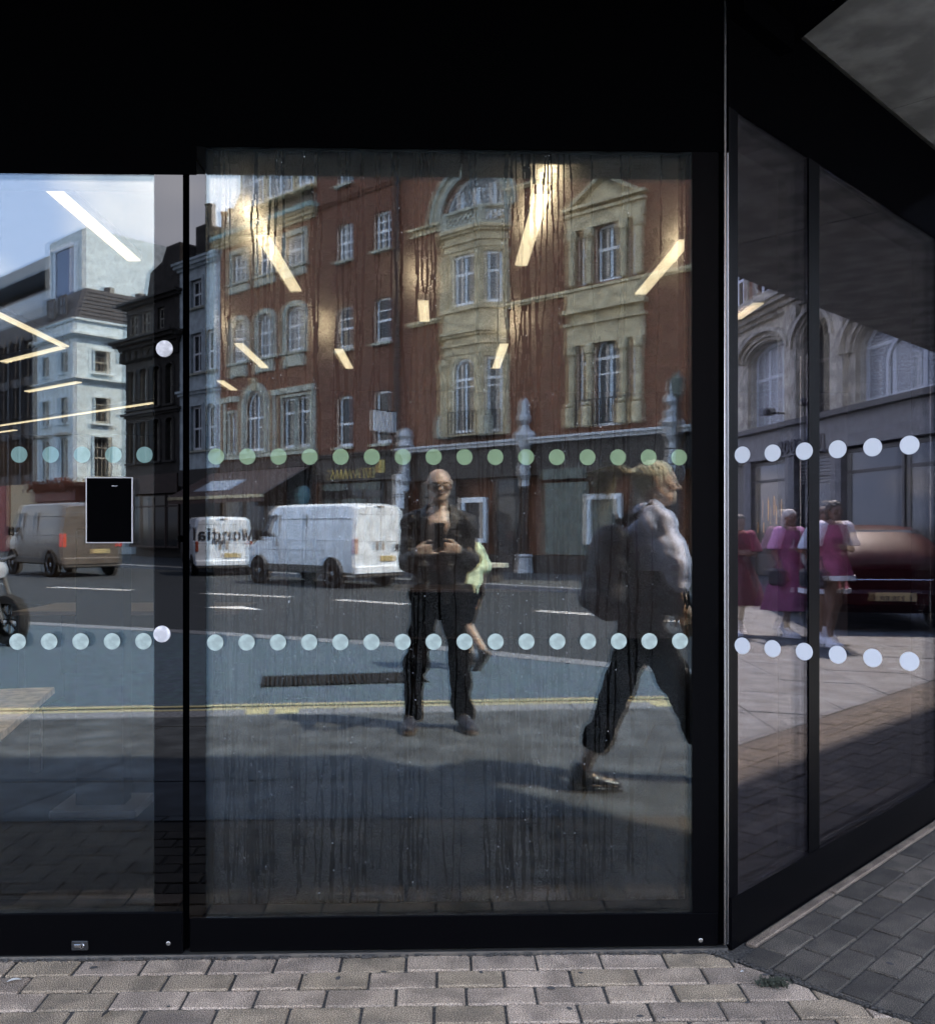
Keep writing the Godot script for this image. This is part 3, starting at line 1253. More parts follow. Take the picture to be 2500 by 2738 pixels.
	for i in 22:
		var m := MB.new()
		m.t = kf
		m.bev(Vector3(-9.5 + i * 0.915, -0.08, 0.11), Vector3(0.908, 0.165, 0.22), 0.008)
		part(kb, "kerb_stone", m, mats.kerb)
	for q in [[-1.46, "pale yellow mark on the kerb, left of two near the left frame", 0.17], [-1.24, "pale yellow mark on the kerb, right of two near the left frame", 0.17], [1.66, "pale yellow mark on the kerb beside the walking woman's knee", 0.2]]:
		var m := MB.new()
		m.t = kf
		m.b2(q[0], q[0] + q[2], 0.0025, 0.0055, 0.02, 0.19)
		single("kerb_mark", m, mats.yellow_paint, q[1], "road marking", "yellow marks on the kerb")
	for q in [[0.30, "double yellow line, the one nearer the kerb"], [0.45, "double yellow line, the one farther from the kerb"]]:
		var m := MB.new()
		m.t = kf
		m.b2(-12, 12, -0.016, -0.012, q[0], q[0] + 0.062)
		single("yellow_line", m, mats.yellow_paint, q[1], "road marking", "double yellow lines along the kerb")
	# raised area of grey setts in the mouth of the side road, with a pale edge
	var sett := mat("sett_paving", lin(1, 1, 1), 0.8, 0.0, brick_tex("setts", Color(0.26, 0.33, 0.38), Color(0.21, 0.26, 0.30), 0.13, 8), 0.55, true)
	struct("sett_paving", flat_poly([Vector2(-14, kz.call(-14.0) + 0.2), Vector2(14, kz.call(14.0) + 0.2), Vector2(14, 5.3), Vector2(4.9, 5.26), Vector2(2.07, 6.19), Vector2(-0.19, 8.03), Vector2(-3.5, 9.75), Vector2(-14, 14.5)], -0.022), sett)
	var m := MB.new()
	var edge := [Vector2(-14, 14.5), Vector2(-3.5, 9.75), Vector2(-0.19, 8.03), Vector2(2.07, 6.19), Vector2(4.2, 5.26), Vector2(14, 5.2)]
	for i in edge.size() - 1:
		var a: Vector2 = edge[i]
		var b: Vector2 = edge[i + 1]
		var d := (b - a).normalized()
		var s := Vector2(-d.y, d.x) * 0.16
		var L := int((b - a).length() / 0.9)
		for j in L:
			var p := a.lerp(b, float(j) / L)
			var q := a.lerp(b, (j + 0.985) / L)
			m.quad(Vector3(p.x - s.x, -0.017, p.y - s.y), Vector3(p.x + s.x, -0.017, p.y + s.y), Vector3(q.x + s.x, -0.017, q.y + s.y), Vector3(q.x - s.x, -0.017, q.y - s.y))
	struct("kerb_strip", m, mats.kerb)
	# drain grating in the setts
	var t := thing("drain_grating", "long dark drain grating in the setts behind the photographer's left leg", "drain", Vector3(-0.9, -0.02, 5.65), -0.16)
	m = MB.new()
	m.b2(-0.75, 0.75, 0.0, 0.004, -0.30, 0.30)
	part(t, "channel", m, mats.black_matte)
	for i in 36:
		m = MB.new()
		m.bev(Vector3(-0.735 + i * 0.042, 0.009, 0), Vector3(0.018, 0.01, 0.58), 0.002)
		part(t, "bar", m, mats.asphalt_patch)
	# painted lines on the main road
	var marks := [
		[Vector2(-5.16, 17.39), Vector2(-3.07, 16.21), "white lane dash in front of the white van's nose"],
		[Vector2(-2.03, 15.46), Vector2(-0.62, 14.31), "white lane dash between the white van and the photographer's hip"],
		[Vector2(1.64, 12.89), Vector2(2.64, 12.03), "white lane dash under the walking woman's backpack"],
		[Vector2(3.46, 11.13), Vector2(4.9, 9.95), "white lane dash to the right of the walking woman"],
		[Vector2(-9.3, 19.6), Vector2(-7.0, 18.4), "white lane dash in the left pane, under the brown van"],
		[Vector2(-13.2, 22.2), Vector2(-11.0, 20.7), "white lane dash at the far left of the road"],
	]
	for q in marks:
		m = MB.new()
		var a: Vector2 = q[0]
		var b: Vector2 = q[1]
		var d := (b - a).normalized()
		for off in [-0.09, 0.09]:
			var s := Vector2(-d.y, d.x) * 0.05
			var o: Vector2 = Vector2(-d.y, d.x) * off
			m.quad(Vector3(a.x - s.x + o.x, -0.026, a.y - s.y + o.y), Vector3(a.x + s.x + o.x, -0.026, a.y + s.y + o.y), Vector3(b.x + s.x + o.x, -0.026, b.y + s.y + o.y), Vector3(b.x - s.x + o.x, -0.026, b.y - s.y + o.y))
		single("lane_dash", m, mats.white_paint, q[2], "road marking", "white dashes along the road")
	m = flat_poly([Vector2(-4.25, 13.75), Vector2(-3.05, 13.15), Vector2(-3.3, 13.55), Vector2(-3.6, 13.95)], -0.026)
	single("painted_arrow", m, mats.white_paint, "white arrow head painted on the road left of the white van's rear wheel", "road marking")
	# far pavement
	var P := func(s: float, d: float) -> Vector2:
		var v := FO + E * s + NO * d
		return Vector2(v.x, v.z)
	struct("pavement", flat_poly([P.call(-70, -1), P.call(30, -1), P.call(30, 5.0), P.call(-70, 5.0)], 0.06), mats.slab_1)
	m = MB.new()
	m.t = Transform3D(Basis(E, UP, -NO), FO)
	for i in 70:
		m.bev(Vector3(-60 + i * 1.2, 0.01, -5.1), Vector3(1.19, 0.13, 0.22), 0.01)
	struct("kerb", m, mats.kerb)


# ---------- facades: local x along the wall, y up, z into the building ----------

func arc(x0: float, x1: float, ys: float, rise: float, n := 12, grow := 0.0) -> PackedVector2Array:
	# from the right springing over to the left one
	var p := PackedVector2Array()
	var c := (x0 + x1) / 2
	var rx := (x1 - x0) / 2 + grow
	for i in n + 1:
		var a := PI * i / n
		p.append(Vector2(c + cos(a) * rx, ys + sin(a) * (rise + grow)))
	return p


func wall_panel(x0: float, x1: float, y0: float, y1: float, holes: Array, reveal := 0.22) -> MB:
	var m := MB.new()
	var xs := [x0, x1]
	var ys := [y0, y1]
	for h in holes:
		for e in [h[0], h[1]]:
			if e > x0 and e < x1 and not xs.has(e):
				xs.append(e)
		for e in [h[2], h[3]]:
			if e > y0 and e < y1 and not ys.has(e):
				ys.append(e)
	xs.sort()
	ys.sort()
	for i in xs.size() - 1:
		for j in ys.size() - 1:
			var cx: float = (xs[i] + xs[i + 1]) / 2
			var cy: float = (ys[j] + ys[j + 1]) / 2
			var solid := true
			for h in holes:
				if cx > h[0] and cx < h[1] and cy > h[2] and cy < h[3]:
					solid = false
					break
			if solid:
				m.quad(Vector3(xs[i + 1], ys[j], 0), Vector3(xs[i], ys[j], 0), Vector3(xs[i], ys[j + 1], 0), Vector3(xs[i + 1], ys[j + 1], 0))
	for h in holes:
		var d := reveal
		var rise: float = h[4] if h.size() > 4 else 0.0
		var a: float = h[0]
		var b: float = h[1]
		var c: float = h[2]
		var e: float = h[3]
		m.quad(Vector3(a, c, 0), Vector3(a, c, d), Vector3(a, e, d), Vector3(a, e, 0))
		m.quad(Vector3(b, c, d), Vector3(b, c, 0), Vector3(b, e, 0), Vector3(b, e, d))
		m.quad(Vector3(a, c, 0), Vector3(b, c, 0), Vector3(b, c, d), Vector3(a, c, d))
		m.quad(Vector3(a, e, d), Vector3(b, e, d), Vector3(b, e, 0), Vector3(a, e, 0))
		if rise > 0:
			var q := arc(a, b, e - rise, rise)
			for half in 2:
				var poly := PackedVector2Array()
				if half == 0:
					poly.append(Vector2(b, e))
					for k in range(0, 7):
						poly.append(q[k])
				else:
					poly.append(Vector2(a, e))
					for k in range(6, 13):
						poly.append(q[k])
				m.prism(poly, 0.001, d)
	return m


func win(parent: Node, x0: float, x1: float, y0: float, y1: float, o := {}) -> Node3D:
	var rise: float = o.get("rise", 0.0)
	var rec: float = o.get("rec", 0.12)
	var fw: float = o.get("fw", 0.10)
	var fm: Material = o.get("frame", mats.white_wood)
	var cols: int = o.get("cols", 2)
	var rows: Array = o.get("rows", [0.5])          # heights of the cross bars, as shares
	var zp: float = o.get("z", 0.0)                # where the wall face stands
	var m := MB.new()
	var z0 := zp + rec
	var ye := y1 - rise
	m.b2(x0, x0 + fw, y0, ye, z0, z0 + 0.07)
	m.b2(x1 - fw, x1, y0, ye, z0, z0 + 0.07)
	m.b2(x0 + fw, x1 - fw, y0, y0 + fw * 1.3, z0 + 0.002, z0 + 0.068)
	if rise > 0:
		var A := arc(x0, x1, ye, rise)
		var B := arc(x0 + fw, x1 - fw, ye, rise - fw)
		for i in 12:
			m.prism(PackedVector2Array([A[i], A[i + 1], B[i + 1], B[i]]), z0, z0 + 0.07)
	else:
		m.b2(x0 + fw, x1 - fw, y1 - fw, y1, z0 + 0.002, z0 + 0.068)
	for i in range(1, cols):
		var x := lerpf(x0, x1, float(i) / cols)
		var w: float = o.get("mull", 0.05)
		m.b2(x - w / 2, x + w / 2, y0 + fw, (y1 if rise == 0 else ye + rise * 0.8) - fw, z0 + 0.012, z0 + 0.055)
	for i in rows.size():
		var y := lerpf(y0, y1, rows[i])
		var w := 0.08 if i == 0 else 0.04
		m.b2(x0 + fw, x1 - fw, y - w / 2, y + w / 2, z0 + 0.008, z0 + 0.058)
	var f := part(parent, "window", m, fm)
	m = MB.new()
	if rise > 0:
		var poly := arc(x0 + 0.02, x1 - 0.02, ye, rise - 0.02)
		poly.append(Vector2(x0 + 0.02, y0))
		poly.append(Vector2(x1 - 0.02, y0))
		m.prism(poly, z0 + 0.03, z0 + 0.04)
	else:
		m.b2(x0 + 0.01, x1 - 0.01, y0 + 0.01, y1 - 0.01, z0 + 0.03, z0 + 0.04)
	part(f, "pane", m, o.get("pane", mats.pane_dark))
	var sw: float = o.get("surr", 0.0)
	if sw > 0:
		m = MB.new()
		var zf := zp - 0.06
		m.b2(x0 - sw, x0, y0 - 0.02, ye, zf, zp + rec)
		m.b2(x1, x1 + sw, y0 - 0.02, ye, zf, zp + rec)
		if rise > 0:
			var A := arc(x0, x1, ye, rise, 12, sw)
			var B := arc(x0, x1, ye, rise)
			for i in 12:
				m.prism(PackedVector2Array([A[i], A[i + 1], B[i + 1], B[i]]), zf, zp + rec)
		else:
			m.b2(x0 - sw, x1 + sw, y1, y1 + sw, zf - 0.01, zp + rec)
		part(f, "surround", m, o.get("surr_mat", mats.stone_pale))
	if o.get("sill", true):
		m = MB.new()
		var e := sw + 0.06
		m.bev(Vector3((x0 + x1) / 2, y0 - 0.05, zp - 0.02), Vector3(x1 - x0 + 2 * e, 0.10, 0.26), 0.015)
		part(f, "sill", m, o.get("sill_mat", mats.stone_pale))
	return f


func moulding(x0: float, x1: float, y: float, prof: Array, z := 0.0) -> MB:
	# stacked courses: [height, how far proud]
	var m := MB.new()
	for p in prof:
		m.b2(x0 - p[1] * 0.5, x1 + p[1] * 0.5, y, y + p[0], z - p[1], z + 0.05)
		y += p[0]
	return m


func facade_thing(called: String, label: String, group := "") -> Node3D:
	var t := thing(called, label, "building", FO, atan2(-E.z, E.x), group)
	return t


func shop_glazing(b: Node, x0: float, x1: float, y0: float, y1: float, n: int, frame: Material, pane: Material) -> void:
	for i in n:
		var a := lerpf(x0, x1, float(i) / n)
		var c := lerpf(x0, x1, float(i + 1) / n)
		win(b, a + 0.03, c - 0.03, y0, y1, {"rec": 0.06, "cols": 1, "rows": [0.78], "frame": frame, "pane": pane, "sill": false, "fw": 0.06})


func terrace() -> void:
	# --- A: red brick with white stone dressings, an awning below and dormers above
	var A := facade_thing("brick_terrace_house", "red brick building with white stone windows, green cornice and dormers, above the striped awning")
	var holes := [[-15.44, -14.23, 4.42, 6.82, 0.62], [-16.62, -16.18, 4.42, 6.05], [-13.05, -12.28, 4.42, 6.35], [-12.08, -11.35, 4.42, 6.35]]
	for q in [[-16.42, -15.42], [-14.66, -13.62], [-12.85, -11.68]]:
		holes.append([q[0], q[1], 8.06, 9.78, 0.3])
		holes.append([q[0], q[1], 11.3, 12.46])
	var m := wall_panel(-17.35, -11.0, 4.1, 13.05, holes)
	m.b2(-17.34, -11.01, 0.0, 13.0, 0.45, 9.0)
	part(A, "wall", m, mats.brick_red)
	win(A, -15.44, -14.23, 4.42, 6.82, {"rise": 0.62, "cols": 2, "rows": [0.56], "mull": 0.1, "surr": 0.34, "pane": mats.pane_mid})
	win(A, -16.62, -16.18, 4.42, 6.05, {"cols": 1, "rows": [0.62], "surr": 0.12})
	win(A, -13.05, -12.28, 4.42, 6.35, {"cols": 1, "rows": [0.7], "surr": 0.1, "pane": mats.pane_mid})
	win(A, -12.08, -11.35, 4.42, 6.35, {"cols": 1, "rows": [0.7], "surr": 0.1, "pane": mats.pane_mid})
	m = moulding(-17.35, -11.0, 4.16, [[0.1, 0.16], [0.08, 0.1]])
	for x in [-16.95, -13.55, -11.12]:
		m.b2(x - 0.1, x + 0.1, 4.36, 6.6, -0.07, 0.03)
	m.b2(-17.3, -15.9, 6.5, 6.72, -0.1, 0.03)
	m.b2(-13.7, -11.02, 6.5, 6.72, -0.1, 0.03)
	part(A, "stone_dressing", m, mats.stone_pale)
	part(A, "keystone", (func() -> MB:
		var k := MB.new()
		k.bev(Vector3(-14.83, 7.08, -0.06), Vector3(0.2, 0.5, 0.16), 0.02)
		return k).call(), mats.stone_warm)
	for q in [[-16.42, -15.42], [-14.66, -13.62], [-12.85, -11.68]]:
		win(A, q[0], q[1], 8.06, 9.78, {"rise": 0.3, "cols": 2, "rows": [0.58, 0.3, 0.8], "surr": 0.2, "mull": 0.06, "pane": mats.pane_curtain})
		win(A, q[0], q[1], 11.3, 12.46, {"cols": 3, "rows": [0.55], "surr": 0.18, "pane": mats.pane_curtain})
		m = MB.new()
		m.bev(Vector3((q[0] + q[1]) / 2, 7.72, -0.03), Vector3(1.15, 0.46, 0.12), 0.03)
		m.bev(Vector3(q[0], 7.62, -0.05), Vector3(0.16, 0.36, 0.16), 0.03)
		m.bev(Vector3(q[1], 7.62, -0.05), Vector3(0.16, 0.36, 0.16), 0.03)
		part(A, "apron", m, mats.stone_pale)
		m = MB.new()
		m.bev(Vector3((q[0] + q[1]) / 2, 11.02, -0.04), Vector3(1.4, 0.3, 0.14), 0.03)
		part(A, "apron", m, mats.stone_pale)
	part(A, "cornice", moulding(-17.35, -11.05, 12.86, [[0.12, 0.1], [0.12, 0.22], [0.08, 0.32]]), mats.stone_warm)
	part(A, "gutter", moulding(-17.35, -11.05, 13.18, [[0.16, 0.40]]), mats.copper_green)
	m = MB.new()
	m.quad(Vector3(-11.05, 13.3, 0.0), Vector3(-17.35, 13.3, 0.0), Vector3(-17.35, 17.2, 1.7), Vector3(-11.05, 17.2, 1.7))
	m.b2(-17.35, -11.05, 13.0, 17.1, 1.75, 8.0)
	m.tri(Vector3(-17.35, 13.3, 0), Vector3(-17.35, 13.3, 1.7), Vector3(-17.35, 17.2, 1.7))
	part(A, "roof", m, mats.lead_roof)
	for q in [[-15.75, -14.3], [-13.95, -12.45], [-12.05, -11.15]]:
		win(A, q[0], q[1], 14.1, 16.1, {"cols": 2, "rows": [0.5], "mull": 0.12, "z": -0.05, "rec": 0.04, "fw": 0.11, "pane": mats.pane_blind, "sill_mat": mats.stone_warm})
		m = MB.new()
		m.b2(q[0] - 0.12, q[0], 14.0, 16.2, -0.02, 1.6)
		m.b2(q[1], q[1] + 0.12, 14.0, 16.2, -0.02, 1.6)
		m.b2(q[0] - 0.2, q[1] + 0.2, 16.12, 16.28, -0.15, 1.6)
		part(A, "dormer", m, mats.stone_warm)
	# its shop: awning, fascia, glazing
	m = MB.new()
	m.b2(-17.35, -11.0, 3.7, 4.1, -0.02, 0.45)
	part(A, "fascia", m, mats.shop_brown)
	shop_glazing(A, -17.2, -11.4, 0.55, 3.6, 4, mats.shop_brown, mats.pane_dark)
	m = MB.new()
	m.b2(-17.3, -11.3, 0, 0.55, 0.02, 0.4)
	part(A, "stallriser", m, mats.shop_brown)
	var aw := thing("shop_awning", "brown striped shop awning with a pale sign panel, far left of the centre pane", "awning", FO, atan2(-E.z, E.x))
	var im := Image.create(128, 8, false, Image.FORMAT_RGB8)
	for i in 8:
		im.fill_rect(Rect2i(i * 16, 0, 16, 8), Color(0.30, 0.22, 0.20) if i % 2 else Color(0.44, 0.38, 0.35))
	var stripe := mat("awning_cloth", Color.WHITE, 0.85)
	stripe.albedo_texture = ImageTexture.create_from_image(im)
	m = MB.new()
	for i in 4:
		var x0 := -17.9 + i * 1.625
		var x1 := x0 + 1.625
		m.quad_uv(Vector3(x1, 2.62, -2.05), Vector3(x0, 2.62, -2.05), Vector3(x0, 3.68, -0.02), Vector3(x1, 3.68, -0.02), Rect2(0, 0, 1.6, 1))
		m.quad_uv(Vector3(x0, 2.60, -2.05), Vector3(x1, 2.60, -2.05), Vector3(x1, 3.66, -0.02), Vector3(x0, 3.66, -0.02), Rect2(0, 0, 1.6, 1))
	part(aw, "canvas", m, stripe)
	m = MB.new()
	m.bev(Vector3(-14.65, 2.55, -2.06), Vector3(6.5, 0.12, 0.06), 0.01)
	part(aw, "front_bar", m, mats.stone_warm)
	m = MB.new()
	m.b2(-17.9, -11.4, 2.34, 2.49, -2.055, -2.045)
	part(aw, "valance", m, stripe)
	m = MB.new()
	for x in [-17.8, -14.65, -11.5]:
		m.tube([Vector3(x, 3.3, 0), Vector3(x, 2.56, -2.04)], 0.02, 6)
	part(aw, "arm", m, mats.iron)
	m = MB.new()
	var sl := Vector3(0, 1.06, 2.03).normalized()
	var nrm := Vector3(0, 2.03, -1.06).normalized() * 0.012
	var c0 := Vector3(-16.7, 2.82, -1.66) + nrm
	m.quad(c0 + Vector3(2.5, 0, 0), c0, c0 + sl * 0.95, c0 + Vector3(2.5, 0, 0) + sl * 0.95)
	part(aw, "sign_panel", m, mats.white_paint_iron)

	# --- B: plain dark red brick with sash windows
	var B := facade_thing("brick_terrace_house", "plain dark red brick building with tall narrow sash windows in the middle")
	var cols := [[-9.8, -8.97], [-7.82, -6.98]]
	holes = []
	for q in cols:
		holes.append([q[0], q[1], 10.93, 12.26, 0.14])
		holes.append([q[0], q[1], 7.75, 9.30, 0.14])
		holes.append([q[0], q[1], 4.28, 6.12, 0.14])
		holes.append([q[0], q[1], 13.65, 15.0, 0.14])
	m = wall_panel(-11.0, -6.0, 3.9, 17.5, holes)
	m.b2(-10.98, -6.02, 0.0, 17.4, 0.4, 9.0)
	part(B, "wall", m, mats.brick_dark)
	for k in cols.size():
		var q: Array = cols[k]
		win(B, q[0], q[1], 10.93, 12.26, {"rise": 0.14, "cols": 3, "rows": [0.5, 0.75, 0.27], "fw": 0.08, "pane": mats.pane_curtain if k == 0 else mats.pane_dark})
		win(B, q[0], q[1], 7.75, 9.30, {"rise": 0.14, "cols": 1, "rows": [0.5, 0.72, 0.1], "fw": 0.08})
		win(B, q[0], q[1], 4.28, 6.12, {"rise": 0.14, "cols": 1, "rows": [0.45], "fw": 0.1})
		win(B, q[0], q[1], 13.65, 15.0, {"rise": 0.14, "cols": 2, "rows": [0.5], "fw": 0.09, "pane": mats.pane_curtain})
	m = MB.new()
	m.tube([Vector3(-6.58, 3.9, -0.07), Vector3(-6.58, 17.0, -0.07)], 0.06, 8)
	for y in [5.5, 8.0, 10.5, 13.0]:
		m.bev(Vector3(-6.58, y, -0.05), Vector3(0.22, 0.09, 0.14), 0.02)
	part(B, "drainpipe", m, mats.iron)
	part(B, "string_course", moulding(-11.0, -6.0, 13.05, [[0.1, 0.06], [0.06, 0.1]]), mats.brick_dark)
	m = MB.new()
	m.b2(-11.0, -6.0, 3.05, 3.9, -0.06, 0.4)
	part(B, "fascia", m, mats.shop_dark)
	part(B, "fascia_cornice", moulding(-11.0, -6.0, 3.9, [[0.08, 0.2], [0.05, 0.28]]), mats.shop_dark)
	shop_glazing(B, -10.8, -7.4, 0.5, 3.0, 3, mats.shop_dark, mats.pane_dark)
	win(B, -7.3, -6.3, 0.05, 3.0, {"rec": 0.1, "cols": 1, "rows": [0.8], "frame": mats.shop_dark, "sill": false})
	m = MB.new()
	m.b2(-10.9, -7.35, 0, 0.5, 0.01, 0.4)
	part(B, "stallriser", m, mats.shop_dark)
	var letters := lettering("EVI A AMAS", 0.34, 0.02, false)
	var lo := part(B, "lettering", letters, mats.gold)
	lo.transform = Transform3D(Basis(UP, PI), Vector3(-8.95, 3.30, -0.064))
	m = MB.new()
	m.b2(-7.55, -7.25, 3.28, 3.72, -0.075, -0.06)
	part(B, "gold_panel", m, mats.gold)
	# pale shelves of goods behind its window
	m = MB.new()
	for y in [2.15, 2.72]:
		for i in 9:
			if (i * 7 + int(y * 10)) % 5 != 0:
				m.bev(Vector3(-10.5 + i * 0.34, y + 0.14, 0.05), Vector3(0.31, 0.22 + 0.04 * (i % 3), 0.03), 0.005)
	part(B, "display_card", m, mats.grey_green)
	# --- C: red brick with stone bays
	var C := facade_thing("brick_terrace_house", "red brick building with yellowish stone bays, arch and pediment, right of middle")
	holes = [[-4.4, -2.0, 4.2, 10.4], [0.75, 1.08, 4.25, 6.55], [1.34, 2.2, 4.22, 6.67, 0.43], [2.48, 2.72, 4.25, 6.55], [0.8, 1.06, 8.24, 9.75, 0.12], [1.38, 2.2, 8.24, 9.82, 0.1], [2.48, 2.70, 8.24, 9.75, 0.1], [-4.62, -1.88, 10.9, 12.5, 1.35]]
	m = wall_panel(-6.0, 9.0, 3.95, 17.5, holes, 0.3)
	m.b2(-5.98, 8.98, 0.0, 17.4, 0.6, 9.0)
	part(C, "wall", m, mats.brick_red)
	part(C, "string_course", moulding(-6.0, 9.0, 8.02, [[0.06, 0.08], [0.06, 0.14], [0.05, 0.06]]), mats.stone_warm)
	part(C, "string_course", moulding(-6.0, -4.7, 10.98, [[0.06, 0.06], [0.14, 0.02], [0.07, 0.14]]), mats.stone_warm)
	part(C, "string_course", moulding(-1.8, 9.0, 11.5, [[0.06, 0.06], [0.07, 0.12]]), mats.stone_warm)
	# the canted bay: three facets
	var bay := part(C, "bay", MB.new(), mats.stone_warm)
	var pts := [Vector2(-4.55, 0.0), Vector2(-3.95, -0.5), Vector2(-2.45, -0.5), Vector2(-1.85, 0.0)]
	for storey in 2:
		var y0: float = [4.25, 8.2][storey]
		var y1: float = [6.75, 9.95][storey]
		for k in 3:
			var a: Vector2 = pts[k]
			var b: Vector2 = pts[k + 1]
			var w := (b - a).length()
			var ang := -atan2(b.y - a.y, b.x - a.x)
			var xf := Transform3D(Basis(UP, ang), Vector3(a.x, 0, a.y))
			var wx0 := 0.16 if k != 1 else 0.33
			var wx1 := w - 0.16 if k != 1 else w - 0.33
			m = wall_panel(0, w, y0 - 0.02, y1, [[wx0, wx1, y0 + 0.05, y1 - 0.12, 0.38 if (k == 1 and storey == 0) else 0.0]], 0.16)
			var wf := MB.new()
			# corner shafts
			wf.t = Transform3D(Basis(), Vector3(0, 0, -0.02))
			wf.lathe([[0.11, y0], [0.11, y0 + 0.5], [0.085, y0 + 0.55], [0.08, y1 - 0.45], [0.13, y1 - 0.3], [0.14, y1 - 0.1], [0.0, y1 - 0.1]], 10)
			wf.t.origin.x = w
			wf.lathe([[0.11, y0], [0.11, y0 + 0.5], [0.085, y0 + 0.55], [0.08, y1 - 0.45], [0.13, y1 - 0.3], [0.14, y1 - 0.1], [0.0, y1 - 0.1]], 10)
			m.v.append_array(wf.v)
			m.n.append_array(wf.n)
			var o := part(bay, "bay_facet", m, mats.stone_warm)
			o.transform = xf
			var opt := {"rec": 0.1, "cols": 2 if k == 1 else 1, "mull": 0.09, "rows": [0.62] if storey else [0.72, 0.62], "sill": false, "fw": 0.09, "pane": mats.pane_curtain if storey else mats.pane_mid}
			if k == 1 and storey == 0:
				opt.rise = 0.38
			var wn := win(C, wx0, wx1, y0 + 0.05, y1 - 0.12, opt)
			wn.transform = xf
		# entablature and apron courses that follow the bay
		var courses := [[6.75, 7.0, 0.03], [7.0, 7.06, 0.1], [7.06, 7.28, 0.03], [7.28, 7.36, 0.12], [7.36, 7.44, 0.2], [7.44, 8.06, 0.05], [8.06, 8.2, 0.14]] if storey == 0 else [[9.95, 10.15, 0.04], [10.15, 10.22, 0.1], [10.22, 10.42, 0.04], [10.42, 10.5, 0.14], [10.5, 10.6, 0.22]]
		m = MB.new()
		for q in courses:
			var e: float = q[2]
			m.t = Transform3D(Basis(Vector3.RIGHT, PI / 2), Vector3(0, q[1], 0))
			m.prism(PackedVector2Array([Vector2(-4.55 - e, 0.02), Vector2(-3.95 - e * 0.5, -0.5 - e), Vector2(-2.45 + e * 0.5, -0.5 - e), Vector2(-1.85 + e, 0.02)]), 0.0, q[1] - q[0])
		part(bay, "entablature", m, mats.stone_warm)
	# pierced balustrade on top of the bay
	m = MB.new()
	for k in 3:
		var a: Vector2 = pts[k]
		var b: Vector2 = pts[k + 1]
		var d := (b - a).normalized()
		var w := (b - a).length()
		var bs := Basis(UP, -atan2(d.y, d.x))
		m.bev(Vector3((a.x + b.x) / 2, 11.16, (a.y + b.y) / 2), Vector3(w + 0.1, 0.1, 0.2), 0.02, bs)
		m.bev(Vector3((a.x + b.x) / 2, 10.66, (a.y + b.y) / 2), Vector3(w + 0.08, 0.12, 0.18), 0.02, bs)
		m.bev(Vector3(a.x, 10.9, a.y), Vector3(0.2, 0.56, 0.2), 0.02, bs)
		m.bev(Vector3(b.x, 10.9, b.y), Vector3(0.2, 0.56, 0.2), 0.02, bs)
		var n := int(w / 0.21)
		for i in n:
			for row in 2:
				var p := a.lerp(b, (i + 0.5) / n)
				m.t = Transform3D(bs * Basis(Vector3.RIGHT, PI / 2), Vector3(p.x, 10.81 + row * 0.2, p.y))
				m.lathe([[0.06, -0.04], [0.1, -0.04], [0.1, 0.04], [0.06, 0.04], [0.06, -0.04]], 8)
		m.t = Transform3D()
	part(bay, "balustrade", m, mats.stone_pale)
	# the big arch above it
	m = MB.new()
	for q in [[0.0, 0.16, -0.10], [0.16, 0.34, -0.04], [0.34, 0.46, -0.14]]:
		var a0 := arc(-4.62, -1.88, 11.15, 1.35, 20, q[0])
		var a1 := arc(-4.62, -1.88, 11.15, 1.35, 20, q[1])
		for i in 20:
			m.prism(PackedVector2Array([a1[i], a1[i + 1], a0[i + 1], a0[i]]), q[2], 0.29)
	m.bev(Vector3(-3.25, 12.75, -0.08), Vector3(0.24, 0.62, 0.3), 0.03)
	part(C, "arch_moulding", m, mats.stone_pale)
	win(C, -4.62, -1.88, 11.0, 12.5, {"rise": 1.35, "cols": 4, "mull": 0.14, "rows": [0.1], "rec": 0.22, "fw": 0.12, "pane": mats.pane_blind, "sill": false})
	# the flat bay with a pediment
	for q in [[0.75, 1.08, 4.25, 6.55, 1, 0.0], [1.34, 2.2, 4.22, 6.67, 2, 0.43], [2.48, 2.72, 4.25, 6.55, 1, 0.0]]:
		win(C, q[0], q[1], q[2], q[3], {"cols": q[4], "rise": q[5], "rows": [0.78, 0.6], "mull": 0.1, "fw": 0.07, "rec": 0.14, "sill": false, "pane": mats.pane_mid})
	for q in [[0.8, 1.06, 8.24, 9.75, 1, 0.12], [1.38, 2.2, 8.24, 9.82, 2, 0.1], [2.48, 2.70, 8.24, 9.75, 1, 0.1]]:
		win(C, q[0], q[1], q[2], q[3], {"cols": q[4], "rise": q[5], "rows": [0.58], "mull": 0.09, "fw": 0.07, "rec": 0.14, "sill": false, "pane": mats.pane_mid})
	m = MB.new()
	for x in [0.62, 1.21, 2.34, 2.82]:
		for q in [[4.22, 6.55], [8.22, 9.8]]:
			m.bev(Vector3(x, (q[0] + q[1]) / 2, -0.06), Vector3(0.2, q[1] - q[0], 0.2), 0.03)
			m.bev(Vector3(x, q[1] - 0.16, -0.08), Vector3(0.3, 0.3, 0.26), 0.05)
		m.bev(Vector3(x, 4.5, -0.12), Vector3(0.3, 0.56, 0.34), 0.04)
		m.bev(Vector3(x, 4.85, -0.12), Vector3(0.26, 0.14, 0.3), 0.05)
	for q in [[6.55, 7.1, 0.1], [7.1, 7.18, 0.2], [7.44, 7.56, 0.24], [7.56, 8.05, 0.1], [9.8, 10.2, 0.1], [10.2, 10.28, 0.18], [10.36, 10.44, 0.26]]:
		m.b2(0.50 - q[2] * 0.6, 2.92 + q[2] * 0.6, q[0], q[1], -q[2], 0.03)
	m.b2(0.5, 2.92, 7.18, 7.44, -0.06, 0.03)
	m.b2(0.5, 2.92, 10.28, 10.36, -0.08, 0.03)
	part(C, "aedicule", m, mats.stone_warm)
	m = MB.new()
